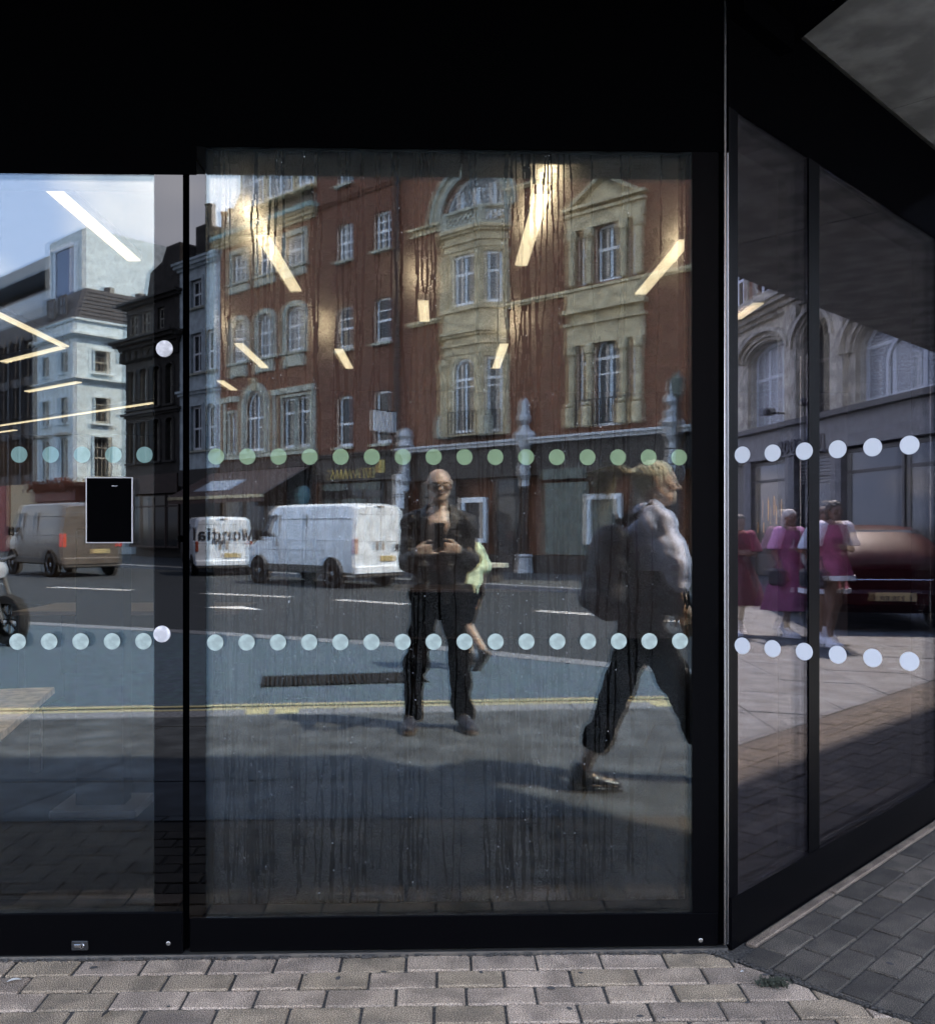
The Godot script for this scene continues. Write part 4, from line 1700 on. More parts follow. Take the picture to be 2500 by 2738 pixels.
	m.prism(PackedVector2Array([Vector2(0.75, 10.44), Vector2(2.72, 10.44), Vector2(1.72, 11.02)]), -0.1, 0.02)
	for e in [[Vector2(0.6, 10.42), Vector2(1.72, 11.10)], [Vector2(2.88, 10.42), Vector2(1.72, 11.10)]]:
		var d: Vector2 = (e[1] - e[0])
		m.box(Vector3((e[0].x + e[1].x) / 2, (e[0].y + e[1].y) / 2 + 0.02, -0.12), Vector3(d.length(), 0.1, 0.34), Basis(Vector3.BACK, atan2(d.y, d.x)))
	part(C, "pediment", m, mats.stone_warm)
	# iron railings in front of the first floor windows
	for q in [[-3.75, -2.6, -0.62], [1.25, 2.3, -0.22], [0.7, 1.12, -0.22], [2.44, 2.76, -0.22], [-2.35, -1.9, -0.3]]:
		m = MB.new()
		m.b2(q[0], q[1], 4.95, 4.98, q[2] - 0.015, q[2] + 0.015)
		m.b2(q[0], q[1], 4.72, 4.74, q[2] - 0.01, q[2] + 0.01)
		m.b2(q[0], q[1], 4.28, 4.31, q[2] - 0.015, q[2] + 0.015)
		var n := int((q[1] - q[0]) / 0.13)
		for i in n + 1:
			var x := lerpf(q[0], q[1], float(i) / n)
			m.b2(x - 0.008, x + 0.008, 4.29, 4.97, q[2] - 0.008, q[2] + 0.008)
		part(C, "railing", m, mats.iron)
	m = MB.new()
	for x in [-4.25, -2.25, -3.95, -2.45]:
		m.bev(Vector3(x, 4.5, -0.42), Vector3(0.24, 0.6, 0.26), 0.04)
		m.bev(Vector3(x, 4.86, -0.42), Vector3(0.2, 0.16, 0.22), 0.06)
	part(C, "pier", m, mats.stone_pale)
	# shop level of C
	m = MB.new()
	m.b2(-6.0, 9.0, 2.95, 3.86, -0.05, 0.55)
	part(C, "fascia", m, mats.shop_dark)
	part(C, "fascia_cornice", moulding(-6.2, 9.0, 3.86, [[0.10, 0.32], [0.05, 0.42], [0.03, 0.30]]), mats.white_paint_iron)
	var lt := part(C, "lettering", lettering("bippod", 0.30, 0.02, false), mat("pale_lettering", lin(0.16, 0.15, 0.14), 0.6))
	lt.transform = Transform3D(Basis(UP, PI), Vector3(0.95, 3.22, -0.055))
	for q in [[-5.6, -4.0], [-2.4, -1.4], [2.5, 3.5], [5.0, 8.5]]:
		shop_glazing(C, q[0], q[1], 0.6, 2.9, 1 if q[1] - q[0] < 1.3 else 2, mats.shop_dark, mats.pane_dark)
	m = MB.new()
	m.b2(-6.0, 9.0, 0, 0.58, 0.03, 0.5)
	part(C, "stallriser", m, mats.shop_dark)
	m = MB.new()
	m.b2(-0.45, 1.08, 0.62, 2.7, 0.02, 0.06)
	m.b2(-0.45, 1.08, 2.8, 3.1, -0.07, 0.02)
	part(C, "window_blind", m, mats.grey_green)
	m = MB.new()
	m.b2(-5.0, -4.6, 0.7, 2.5, 0.0, 0.05)
	part(C, "door_panel", m, mats.shop_brown)
	for q in [[-3.66, -2.62, 0.93, 2.34, "white framed poster on the dark shopfront, just right of the photographer"], [1.12, 2.26, 0.93, 2.34, "white framed poster on the dark shopfront, behind the walking woman's backpack"]]:
		var t := thing("framed_poster", q[4], "poster", FO, atan2(-E.z, E.x), "framed posters on the shopfront")
		m = MB.new()
		for e in [[q[0], q[0] + 0.13, q[2], q[3]], [q[1] - 0.13, q[1], q[2], q[3]], [q[0] + 0.13, q[1] - 0.13, q[2], q[2] + 0.13], [q[0] + 0.13, q[1] - 0.13, q[3] - 0.16, q[3]]]:
			m.b2(e[0], e[1], e[2], e[3], -0.12, 0.0)
		part(t, "frame", m, mats.white_wood)
		m = MB.new()
		m.b2(q[0] + 0.13, q[1] - 0.13, q[2] + 0.13, q[3] - 0.16, -0.03, 0.0)
		part(t, "print", m, mats.grey_green if q[0] > 0 else mats.shop_dark)
	# white painted columns with finials along the shopfront
	var places := [[-6.03, "white shopfront column left of the photographer's head", 0], [-0.98, "white shopfront column with a pointed finial right of the photographer", 1], [3.94, "white shopfront column at the right edge, behind the dark lamp post", 2]]
	for q in places:
		var t := thing("shopfront_column", q[1], "column", FO + E * q[0], atan2(-E.z, E.x), "white columns on the shopfront")
		var slim := Basis().scaled(Vector3(0.74, 1, 0.74))
		m = MB.new()
		m.t = Transform3D(slim, Vector3(0, 0, -0.22))
		m.lathe([[0.0, -0.02], [0.33, -0.02], [0.33, 0.12], [0.30, 0.16], [0.28, 0.5], [0.31, 0.56], [0.24, 0.62], [0.0, 0.62]], 8)
		part(t, "plinth", m, mats.white_paint_iron)
		m = MB.new()
		m.t = Transform3D(slim, Vector3(0, 0, -0.22))
		m.lathe([[0.13, 0.62], [0.12, 1.6], [0.11, 2.6]], 12)
		part(t, "shaft", m, mats.shop_dark)
		m = MB.new()
		m.t = Transform3D(slim, Vector3(0, 0, -0.22))
		m.lathe([[0.10, 2.55], [0.17, 2.62], [0.15, 2.8], [0.24, 2.95], [0.18, 3.05], [0.17, 3.6], [0.27, 3.78], [0.30, 3.98], [0.22, 4.0]], 10)
		m.bev(Vector3(0, 3.85, 0.02), Vector3(0.66, 0.12, 0.2), 0.03)
		m.bev(Vector3(0.0, 3.1, -0.14), Vector3(0.3, 0.34, 0.2), 0.06)
		part(t, "capital", m, mats.white_paint_iron)
		m = MB.new()
		m.t = Transform3D(slim, Vector3(0, 0, -0.22))
		if q[2] == 0:
			m.lathe([[0.26, 4.0], [0.36, 4.1], [0.30, 4.3], [0.36, 4.42], [0.28, 4.6], [0.0, 4.72]], 12)
		elif q[2] == 1:
			m.lathe([[0.36, 4.0], [0.40, 4.12], [0.22, 4.3], [0.14, 4.42], [0.26, 4.56], [0.27, 4.66], [0.2, 4.74], [0.17, 5.1], [0.0, 5.24]], 6)
			m.bev(Vector3(-0.34, 4.12, 0.0), Vector3(0.26, 0.2, 0.26), 0.06, Basis(Vector3.BACK, 0.4))
			m.bev(Vector3(0.34, 4.12, 0.0), Vector3(0.26, 0.2, 0.26), 0.06, Basis(Vector3.BACK, -0.4))
		else:
			m.lathe([[0.34, 4.0], [0.42, 4.12], [0.25, 4.26], [0.30, 4.4], [0.12, 4.5], [0.12, 4.56], [0.28, 4.66], [0.24, 4.82], [0.13, 4.88], [0.16, 5.0], [0.12, 5.2], [0.0, 5.24]], 12)
		part(t, "finial", m, mats.white_paint_iron)
	# projecting sign on B
	var ps := thing("projecting_sign", "small white sign board standing out from the brick wall, left of the column", "sign", FO + E * -6.66, atan2(-E.z, E.x))
	m = MB.new()
	m.bev(Vector3(0, 4.93, -0.6), Vector3(0.07, 0.68, 1.02), 0.01)
	part(ps, "board", m, mats.white_wood)
	m = MB.new()
	m.b2(-0.02, 0.02, 4.5, 4.54, -1.0, 0.0)
	m.b2(-0.02, 0.02, 5.28, 5.32, -1.0, 0.0)
	part(ps, "bracket", m, mats.iron)
	var bl := part(ps, "lettering", lettering("b", 0.3, 0.006, true), mats.ink)
	bl.transform = Transform3D(Basis(UP, -PI / 2), Vector3(-0.036, 4.86, -1.0))
	m = MB.new()
	for q in [[5.04, 0.55], [4.98, 0.62], [4.9, 0.7], [4.84, 0.6]]:
		m.b2(-0.040, -0.036, q[0], q[0] + 0.03, -0.86, -0.86 + q[1])
	part(ps, "print_line", m, mats.ink)
	# white notice in the shop doorway
	var nb := thing("wall_notice", "narrow white notice board on the dark wall left of the photographer's head", "notice", FO, atan2(-E.z, E.x))
	m = MB.new()
	m.bev(Vector3(-6.5, 2.62, -0.05), Vector3(0.42, 1.15, 0.04), 0.006)
	part(nb, "board", m, mats.white_wood)
	var no_ := part(nb, "lettering", lettering("P", 0.24, 0.006, true), mats.ink)
	no_.transform = Transform3D(Basis(UP, PI), Vector3(-6.55, 2.88, -0.072))
	m = MB.new()
	m.b2(-6.66, -6.36, 2.5, 2.53, -0.076, -0.07)
	m.b2(-6.66, -6.36, 2.42, 2.45, -0.076, -0.07)
	part(nb, "print_line", m, mats.ink)
	var rs := thing("round_sign", "round teal hanging sign at the right end of the striped awning", "sign", FO, atan2(-E.z, E.x))
	m = MB.new()
	m.t = Transform3D(Basis(Vector3.RIGHT, PI / 2), Vector3(-10.6, 2.55, -0.9))
	m.lathe([[0.0, -0.03], [0.34, -0.03], [0.36, 0.0], [0.34, 0.03], [0.0, 0.03]], 24)
	part(rs, "disc", m, mat("teal", lin(0.07, 0.16, 0.19), 0.4))
	m = MB.new()
	m.b2(-10.62, -10.58, 2.9, 3.3, -0.92, -0.88)
	m.b2(-10.62, -10.58, 3.27, 3.31, -0.92, 0.0)
	part(rs, "bracket", m, mats.iron)


func lettering(text: String, size: float, depth: float, bold: bool) -> TextMesh:
	var t := TextMesh.new()
	var f := SystemFont.new()
	f.font_names = PackedStringArray(["Droid Sans"])
	f.font_weight = 700 if bold else 400
	t.font = f
	t.text = text
	t.font_size = 64
	t.pixel_size = size / 46.0
	t.depth = depth
	t.curve_step = 3.0
	return t


func left_buildings() -> void:
	# E: white stucco house, with a stock brick chimney stack and pots
	var b := facade_thing("stucco_terrace_house", "white stucco house with chimney pots, between the dark building and the brick terrace")
	var holes := [[-19.6, -18.7, 8.0, 9.7], [-19.6, -18.7, 4.7, 6.6], [-18.4, -17.6, 4.7, 6.6, 0.3], [-18.4, -17.7, 8.0, 9.7], [-19.6, -18.7, 10.8, 12.0]]
	var m := wall_panel(-20.5, -17.36, 3.9, 12.9, holes)
	m.b2(-20.49, -17.37, 0, 12.8, 0.4, 9.0)
	part(b, "wall", m, mats.stucco)
	for h in holes:
		win(b, h[0], h[1], h[2], h[3], {"rise": h[4] if h.size() > 4 else 0.0, "surr": 0.12, "surr_mat": mats.stucco})
	part(b, "cornice", moulding(-20.5, -17.36, 12.5, [[0.12, 0.12], [0.14, 0.26], [0.1, 0.34]]), mats.stucco)
	part(b, "string_course", moulding(-20.5, -17.36, 7.1, [[0.12, 0.1], [0.1, 0.2]]), mats.stucco)
	part(b, "shop_front", (func() -> MB:
		var q := MB.new()
		q.b2(-20.45, -17.4, 0.0, 3.9, 0.0, 0.4)
		q.b2(-20.45, -17.4, 3.2, 3.9, -0.1, 0.0)
		return q).call(), mats.shop_dark)
	m = MB.new()
	m.b2(-18.95, -16.7, 12.6, 14.1, 0.6, 1.5)
	m.b2(-19.02, -16.63, 13.95, 14.08, 0.53, 1.57)
	var ch := part(b, "chimney", m, mats.brick_stock)
	for x in [-18.65, -18.1, -17.6, -17.05]:
		m = MB.new()
		m.t = Transform3D(Basis(), Vector3(x, 14.1, 1.05))
		m.lathe([[0.17, 0.0], [0.14, 0.1], [0.13, 0.75], [0.17, 0.8], [0.17, 0.92], [0.0, 0.92]], 10)
		part(ch, "chimney_pot", m, mats.terracotta)
	m = MB.new()
	m.b2(-20.2, -19.35, 12.6, 14.6, 0.6, 1.5)
	m.t = Transform3D(Basis(), Vector3(-19.75, 14.6, 1.05))
	m.lathe([[0.24, 0.0], [0.22, 0.9], [0.26, 1.0], [0.0, 1.0]], 8)
	part(b, "chimney", m, mats.stone_dark)
	# D: dark Victorian stone building with heavy bracketed cornice
	b = facade_thing("dark_stone_building", "soot dark stone building with a heavy cornice, right of the white corner house")
	holes = []
	for i in 4:
		var x := -25.0 + i * 1.12
		for q in [[4.4, 6.3], [6.9, 8.7]]:
			holes.append([x, x + 0.62, q[0], q[1], 0.2])
	m = wall_panel(-25.3, -20.5, 3.8, 9.6, holes, 0.3)
	m.b2(-25.28, -20.52, 0, 9.6, 0.5, 6.0)
	part(b, "wall", m, mats.stone_dark)
	for h in holes:
		win(b, h[0], h[1], h[2], h[3], {"rise": 0.2, "frame": mats.stone_grey, "surr": 0.1, "surr_mat": mats.stone_dark, "sill_mat": mats.stone_dark, "rec": 0.2, "pane": mats.pane_dark})
	part(b, "cornice", moulding(-25.3, -20.5, 9.5, [[0.14, 0.15], [0.16, 0.3], [0.14, 0.55], [0.1, 0.7]]), mats.stone_dark)
	m = MB.new()
	for i in 9:
		m.bev(Vector3(-25.1 + i * 0.56, 9.3, -0.2), Vector3(0.16, 0.5, 0.4), 0.04)
	part(b, "bracket", m, mats.stone_dark)
	part(b, "string_course", moulding(-25.3, -20.5, 6.5, [[0.1, 0.1], [0.12, 0.22]]), mats.stone_dark)
	var attic := [[-24.7, -24.1, 10.3, 11.3], [-23.6, -23.0, 10.3, 11.3], [-22.4, -21.8, 10.3, 11.3]]
	m = wall_panel(-25.2, -20.5, 10.0, 11.7, attic)
	m.b2(-25.2, -20.5, 10.0, 11.65, 0.4, 6.0)
	m.prism(PackedVector2Array([Vector2(-23.4, 11.7), Vector2(-20.5, 11.7), Vector2(-20.5, 13.9), Vector2(-21.6, 13.9), Vector2(-22.0, 13.3), Vector2(-23.0, 13.0)]), 0.0, 4.0)
	part(b, "attic", m, mats.stone_dark)
	for h in attic:
		win(b, h[0], h[1], h[2], h[3], {"frame": mats.stone_grey, "sill": false})
	part(b, "attic_cornice", moulding(-25.3, -20.5, 11.6, [[0.12, 0.2], [0.12, 0.4]]), mats.stone_dark)
	m = MB.new()
	m.b2(-25.3, -20.55, 2.95, 3.8, -0.12, 0.4)
	part(b, "fascia", m, mats.shop_brown)
	shop_glazing(b, -25.1, -20.7, 0.5, 2.9, 4, mats.shop_brown, mats.pane_dark)
	# W: white corner house
	b = facade_thing("white_corner_house", "white painted corner house with a slate mansard roof, in the left pane")
	holes = []
	for x in [-34.2, -32.0]:
		holes.append([x, x + 0.78, 9.4, 10.45])
		holes.append([x, x + 0.78, 6.8, 8.12])
		holes.append([x, x + 0.78, 3.95, 6.05])
	m = wall_panel(-35.0, -30.3, 3.7, 12.1, holes)
	m.b2(-34.98, -30.7, 0, 12.0, 0.4, 7.0)
	m.b2(-30.7, -30.31, 0, 3.7, 0.4, 7.0)
	part(b, "wall", m, mats.stucco)
	for h in holes:
		win(b, h[0], h[1], h[2], h[3], {"cols": 2, "rows": [0.5], "surr": 0.1, "surr_mat": mats.stucco, "sill_mat": mats.stucco, "frame": mats.stone_grey})
		m = MB.new()
		if h[2] < 4.5:
			m.bev(Vector3((h[0] + h[1]) / 2, h[3] + 0.16, -0.12), Vector3(1.35, 0.16, 0.4), 0.03)
			part(b, "window_hood", m, mats.stone_grey)
	# its side wall: local x runs into the side road
	var side := Transform3D(Basis(Vector3(0, 0, 1), UP, Vector3(-1, 0, 0)), Vector3(-30.3, 0, 0))
	holes = [[0.92, 1.75, 9.4, 10.55], [0.95, 1.75, 6.8, 8.12], [0.88, 1.85, 3.95, 6.1], [3.6, 4.4, 6.8, 8.12], [3.6, 4.4, 9.4, 10.55], [3.6, 4.5, 3.95, 6.1]]
	var sw := part(b, "side_wall", wall_panel(0, 7.0, 3.7, 12.1, holes), mats.stucco)
	sw.transform = side
	for h in holes:
		var w := win(b, h[0], h[1], h[2], h[3], {"cols": 4, "rows": [0.5, 0.75], "surr": 0.12, "surr_mat": mats.stucco, "sill_mat": mats.stucco, "frame": mats.stone_grey, "mull": 0.02})
		w.transform = side
	for q in [[11.15, [[0.1, 0.14], [0.1, 0.26], [0.06, 0.2]]], [8.9, [[0.1, 0.1], [0.1, 0.2]]], [12.0, [[0.1, 0.1]]], [3.55, [[0.2, 0.14]]]]:
		m = MB.new()
		var y: float = q[0]
		for p in q[1]:
			m.b2(-35.0, -30.3 + p[1], y, y + p[0], -p[1], 0.05)
			m.b2(-30.35, -30.3 + p[1], y, y + p[0], 0.05, 7.0)
			y += p[0]
		part(b, "cornice", m, mats.stucco if q[0] != 3.55 else mats.stone_grey)
	m = MB.new()
	var R := [Vector3(-35.0, 12.1, 0.1), Vector3(-30.4, 12.1, 0.1), Vector3(-30.4, 12.1, 7.0), Vector3(-35.0, 12.1, 7.0), Vector3(-34.6, 13.9, 0.9), Vector3(-31.1, 13.9, 0.9), Vector3(-31.1, 13.9, 6.6), Vector3(-34.6, 13.9, 6.6)]
	m.quad(R[1], R[0], R[4], R[5])
	m.quad(R[2], R[1], R[5], R[6])
	m.quad(R[0], R[3], R[7], R[4])
	m.quad(R[5], R[4], R[7], R[6])
	for i in 8:
		m.b2(-30.45 - i * 0.085, -30.38 - i * 0.085, 12.12 + i * 0.22, 12.15 + i * 0.22, 0.2 + i * 0.1, 6.8)
	part(b, "roof", m, mats.slate)
	m = MB.new()
	for z in [2.2, 4.0, 4.6]:
		m.b2(-31.9, -31.4, 13.9, 14.25, z, z + 0.35)
	part(b, "chimney", m, mats.slate)
	for x in [-34.3, -32.9]:
		win(b, x, x + 0.9, 12.5, 13.6, {"z": 0.2, "rec": 0.0, "frame": mats.slate, "sill": false})
	m = MB.new()
	m.b2(-35.0, -30.31, 0, 3.55, 0.0, 0.4)
	m.b2(-35.0, -30.25, 2.8, 3.5, -0.12, 0.0)
	m.b2(-30.31, -30.18, 2.8, 3.5, 0.0, 7.0)
	part(b, "shop_front", m, mat("pub_red", lin(0.13, 0.035, 0.03), 0.6))
	shop_glazing(b, -34.8, -30.6, 0.6, 2.75, 3, mats.shop_brown, mats.pane_dark)
	# flower boxes along its shopfront
	var fl := MB.new()
	var r := RandomNumberGenerator.new()
	r.seed = 9
	for i in 900:
		var p := Vector3(r.randf_range(-35.2, -29.9), 3.55 + r.randf_range(-0.35, 0.45) * r.randf(), r.randf_range(-0.5, -0.1))
		if i % 3 == 0:
			p = Vector3(r.randf_range(-30.2, -29.7), p.y, r.randf_range(0.0, 5.0))
		var d := Vector3(r.randf_range(-1, 1), r.randf_range(-1, 1), r.randf_range(-1, 1)).normalized() * 0.13
		var e := d.cross(Vector3(r.randf(), 1, r.randf()).normalized()).normalized() * 0.08
		fl.quad(p - d, p + e, p + d, p - e)
	var fb := single("flower_boxes", fl, mat("red_flowers", lin(0.16, 0.05, 0.035), 0.9), "reddish flower boxes trailing along the white corner house's shopfront", "flowers")
	fb.transform = Transform3D(Basis(E, UP, -NO), FO)
	fb.set_meta("kind", "stuff")
	# dark office block at the far left
	b = facade_thing("dark_office_block", "dark grey panelled office block at the left edge, beside the white corner house")
	holes = []
	for i in 7:
		var x := -46.4 + i * 1.62
		for y in [4.3, 7.2, 9.7]:
			holes.append([x, x + 1.02, y, y + 2.05])
	m = wall_panel(-47, -35.0, 3.8, 12.0, holes, 0.35)
	m.b2(-46.98, -35.02, 0, 12.0, 0.5, 6.0)
	m.b2(-47, -35.0, 12.0, 13.2, 0.9, 5.5)
	part(b, "wall", m, mat("grey_panel", lin(0.055, 0.05, 0.055), 0.6, 0.0, noise_tex("blotch", 0.012, 0.6, 1.0, 5), 0.4))
	for h in holes:
		win(b, h[0], h[1], h[2], h[3], {"cols": 2, "rows": [0.9], "frame": mats.iron, "sill": false, "rec": 0.2})
	m = MB.new()
	for i in 8:
		m.b2(-46.7 + i * 1.62, -46.5 + i * 1.62, 3.8, 12.0, -0.15, 0.0)
	part(b, "fin", m, mat("grey_panel", lin(0.055, 0.05, 0.055), 0.6))
	m = MB.new()
	m.b2(-47, -38.6, 0, 3.8, -0.05, 0.5)
	part(b, "shop_front", m, mat("shop_red", lin(0.22, 0.04, 0.04), 0.6))
	m = MB.new()
	m.b2(-38.5, -35.05, 0, 3.8, 0.0, 0.5)
	part(b, "shop_front", m, mat("shop_cream", lin(0.40, 0.31, 0.20), 0.7))
	shop_glazing(b, -38.3, -35.3, 0.4, 2.9, 2, mats.shop_brown, mats.pane_dark)
	# pale modern building behind
	b = facade_thing("modern_office_building", "pale modern building with glass balconies and one big square window, behind the dark block")
	m = MB.new()
	m.b2(-47.2, -41.9, 0, 20.6, 6.0, 14.0)
	var tower := part(b, "tower", m, mats.stucco)
	m = MB.new()
	m.b2(-46.0, -43.2, 15.6, 19.7, 5.9, 6.0)
	part(tower, "big_window", m, mat("sky_glass", lin(0.10, 0.14, 0.22), 0.05, 0.5))
	m = MB.new()
	for q in [[-46.2, -46.0, 15.4, 19.9], [-43.2, -43.0, 15.4, 19.9], [-46.0, -43.2, 15.4, 15.6], [-46.0, -43.2, 19.7, 19.9]]:
		m.b2(q[0], q[1], q[2], q[3], 5.8, 6.0)
	part(tower, "window_frame", m, mats.white_wood)
	m = MB.new()
	for y in [9.5, 12.8, 16.2, 19.6]:
		m.b2(-66, -47.2, y, y + 0.9, 7.0, 15.0)
	part(b, "floor_band", m, mat("band_grey", lin(0.28, 0.31, 0.34), 0.6))
	m = MB.new()
	m.b2(-66, -47.2, 0, 20.4, 9.0, 15.0)
	part(b, "wall", m, mat("grey_panel", lin(0.055, 0.05, 0.055), 0.6))
	for y in [10.4, 13.7, 17.1]:
		for i in 6:
			win(b, -64.5 + i * 2.9, -61.8 + i * 2.9, y, y + 2.35, {"z": 8.9, "rec": -0.1, "cols": 1, "rows": [0.72, 0.8, 0.88], "frame": mats.iron, "sill": false, "pane": mat("sky_glass", lin(0.10, 0.14, 0.22), 0.05, 0.5)})
	m = MB.new()
	m.b2(-66, -47.3, 17.1, 18.1, 7.05, 7.1)
	part(b, "balcony_glass", m, mat("balustrade_glass", lin(0.25, 0.30, 0.36), 0.1))


func side_street_building() -> void:
	# the stone building with arches that shows in the receding wall
	var g := Vector3(-0.98964, 0, -0.14354)
	var inw := Vector3(0.14354, 0, -0.98964)
	var b := thing("arched_stone_building", "pale stone building with arched windows over black shops, in the right hand glass", "building", Vector3(25.048, 0, -7.594), atan2(-g.z, g.x))
	var stone := mat("arch_stone", lin(0.42, 0.385, 0.31), 0.85, 0.0, noise_tex("blotch", 0.012, 0.6, 1.0, 5), 0.35)
	var holes := [[4.75, 9.3, 4.3, 6.5, 0.9], [2.15, 3.75, 4.3, 6.8, 0.6], [-1.2, 1.35, 4.3, 6.75, 0.4], [11.2, 15.0, 4.3, 6.5, 0.9]]
	var m := wall_panel(-6, 18, 4.2, 7.6, holes, 0.4)
	m.b2(-5.98, 17.98, 0, 7.6, 0.7, 8)
	part(b, "wall", m, stone)
	win(b, 4.75, 9.3, 4.3, 6.5, {"rise": 0.9, "cols": 4, "rows": [0.62], "mull": 0.14, "fw": 0.12, "rec": 0.28, "frame": mat("grey_window", lin(0.40, 0.43, 0.45), 0.5), "pane": mats.pane_curtain, "sill": false})
	win(b, 2.15, 3.75, 4.3, 6.8, {"rise": 0.6, "cols": 2, "rows": [0.6], "fw": 0.08, "rec": 0.36, "frame": mats.shop_dark, "sill": false})
	win(b, -1.2, 1.35, 4.3, 6.75, {"rise": 0.4, "cols": 3, "rows": [0.6], "mull": 0.12, "fw": 0.1, "rec": 0.28, "frame": mats.grey_window, "pane": mats.pane_curtain, "sill": false})
	win(b, 11.2, 15.0, 4.3, 6.5, {"rise": 0.9, "cols": 4, "rows": [0.62], "mull": 0.14, "fw": 0.12, "rec": 0.28, "frame": mats.grey_window, "pane": mats.pane_curtain, "sill": false})
	m = MB.new()
	var A := arc(5.7, 8.3, 5.1, 0.75, 14, 0.1)
	var B := arc(5.7, 8.3, 5.1, 0.75, 14)
	for i in 14:
		m.prism(PackedVector2Array([A[i], A[i + 1], B[i + 1], B[i]]), 0.24, 0.34)
	m.b2(5.62, 5.72, 4.3, 5.1, 0.24, 0.34)
	m.b2(8.28, 8.38, 4.3, 5.1, 0.24, 0.34)
	part(b, "window_arch", m, mats.grey_window)
	for q in [[4.75, 9.3, 5.6, 0.9, 0.34], [2.15, 3.75, 6.2, 0.6, 0.2], [-1.2, 1.35, 6.35, 0.4, 0.26], [11.2, 15.0, 5.6, 0.9, 0.34]]:
		m = MB.new()
		for k in [[0.03, 0.12, -0.05], [0.12, q[4], -0.12], [q[4], q[4] + 0.1, -0.24]]:
			A = arc(q[0], q[1], q[2], q[3], 16, k[1])
			B = arc(q[0], q[1], q[2], q[3], 16, k[0])
			for i in 16:
				m.prism(PackedVector2Array([A[i], A[i + 1], B[i + 1], B[i]]), k[2], 0.05)
		part(b, "hood_mould", m, stone)
	m = MB.new()
	for q in [[1.45, 2.1], [3.85, 4.45], [9.65, 10.8]]:
		m.b2(q[0], q[1], 4.25, 7.4, -0.16, 0.0)
	part(b, "pilaster", m, stone)
	part(b, "cornice", moulding(-6, 18, 7.35, [[0.12, 0.12], [0.14, 0.25], [0.12, 0.42], [0.2, 0.5], [0.1, 0.4]]), stone)
	# upper storey
	holes = []
	for i in 12:
		holes.append([-4.0 + i * 1.75, -3.1 + i * 1.75, 8.2, 9.9])
	m = wall_panel(-6, 18, 7.9, 12, holes, 0.2)
	m.b2(-5.98, 17.98, 7.6, 12, 0.9, 8)
	part(b, "upper_wall", m, mats.brick_red)
	for h in holes:
		win(b, h[0], h[1], h[2], h[3], {"cols": 2, "rows": [0.5], "surr": 0.25, "surr_mat": stone, "sill": false, "fw": 0.1})
	# shop level
	m = MB.new()
	m.b2(-6, 18, 3.35, 4.2, -0.1, 0.7)
	part(b, "fascia", m, mat("fascia_grey", lin(0.10, 0.10, 0.105), 0.5, 0.0, noise_tex("blotch", 0.012, 0.6, 1.0, 5), 0.5))
	m = MB.new()
	m.b2(-6, 18, 4.14, 4.28, -0.3, 0.1)
	part(b, "fascia_cornice", m, mats.shop_dark)
	var lt := part(b, "lettering", lettering("JUNI SOOS", 0.36, 0.04, true), mats.ink)
	lt.transform = Transform3D(Basis(UP, PI), Vector3(2.3, 3.58, -0.12))
	m = MB.new()
	for x in [1.28, 3.68, -1.4, 9.2]:
		m.b2(x, x + 0.5, 0, 3.35, -0.05, 0.3)
	part(b, "pier", m, mats.fascia_grey)
	m = MB.new()
	m.b2(-6, 18, 0, 0.5, 0.1, 0.6)
	m.b2(-6, 18, 0.5, 3.35, 0.5, 0.6)
	part(b, "shop_interior", m, mats.shop_dark)
	for q in [[-0.8, 1.2], [1.85, 3.6], [4.3, 6.6], [6.7, 9.1]]:
		win(b, q[0], q[1], 0.5, 3.3, {"rec": 0.08, "cols": 1, "rows": [0.8], "frame": mats.shop_dark, "sill": false})
	m = MB.new()
	for i in 8:
		m.b2(2.0, 3.5, 2.55 + i * 0.09, 2.58 + i * 0.09, 0.04, 0.06)
	part(b, "vent_louvre", m, mats.fascia_grey)
	# spot lamps on brackets
	for x in [1.5, 3.5]:
		m = MB.new()
		m.tube([Vector3(x, 4.5, 0), Vector3(x, 4.55, -0.5)], 0.03, 6)
		m.bev(Vector3(x, 4.55, -0.6), Vector3(0.24, 0.2, 0.3), 0.05)
		part(b, "spot_lamp", m, mats.iron)
	# warm tubes hanging in its window
	var warm := mat("window_light_tube", Color(1.0, 0.8, 0.5), 0.5)
	warm.emission_enabled = true
	warm.emission = Color(1.0, 0.72, 0.38)
	warm.emission_energy_multiplier = 0.1
	for q in [[0.1, 1.6, 2.2], [0.45, 1.75, 2.3], [0.6, 1.5, 2.0], [-0.2, 1.25, 1.55], [0.9, 1.5, 2.2], [0.45, 0.8, 1.2]]:
		m = MB.new()
		m.b2(q[0], q[0] + 0.016, q[1], q[2], 0.02, 0.036)
		part(b, "light_tube", m, warm)


# ---------- vehicles: x forward, y up, +z one side ----------

func vring(x: float, yb: float, ym: float, yt: float, wl: float, wm: float, wt: float) -> PackedVector3Array:
	var e := minf(0.09, (yt - ym) * 0.3 + 0.01)
	return PackedVector3Array([
		Vector3(x, yt - e * 0.25, -wt + e), Vector3(x, yt, -wt * 0.5), Vector3(x, yt, wt * 0.5), Vector3(x, yt - e * 0.25, wt - e), Vector3(x, yt - e, wt),
		Vector3(x, lerpf(ym, yt, 0.4), lerpf(wm, wt, 0.33)), Vector3(x, ym, wm), Vector3(x, lerpf(yb, ym, 0.45), wm * 0.995), Vector3(x, yb + 0.06, wl), Vector3(x, yb, wl - 0.05),
		Vector3(x, yb, -wl + 0.05), Vector3(x, yb + 0.06, -wl), Vector3(x, lerpf(yb, ym, 0.45), -wm * 0.995), Vector3(x, ym, -wm), Vector3(x, lerpf(ym, yt, 0.4), -lerpf(wm, wt, 0.33)), Vector3(x, yt - e, -wt)])


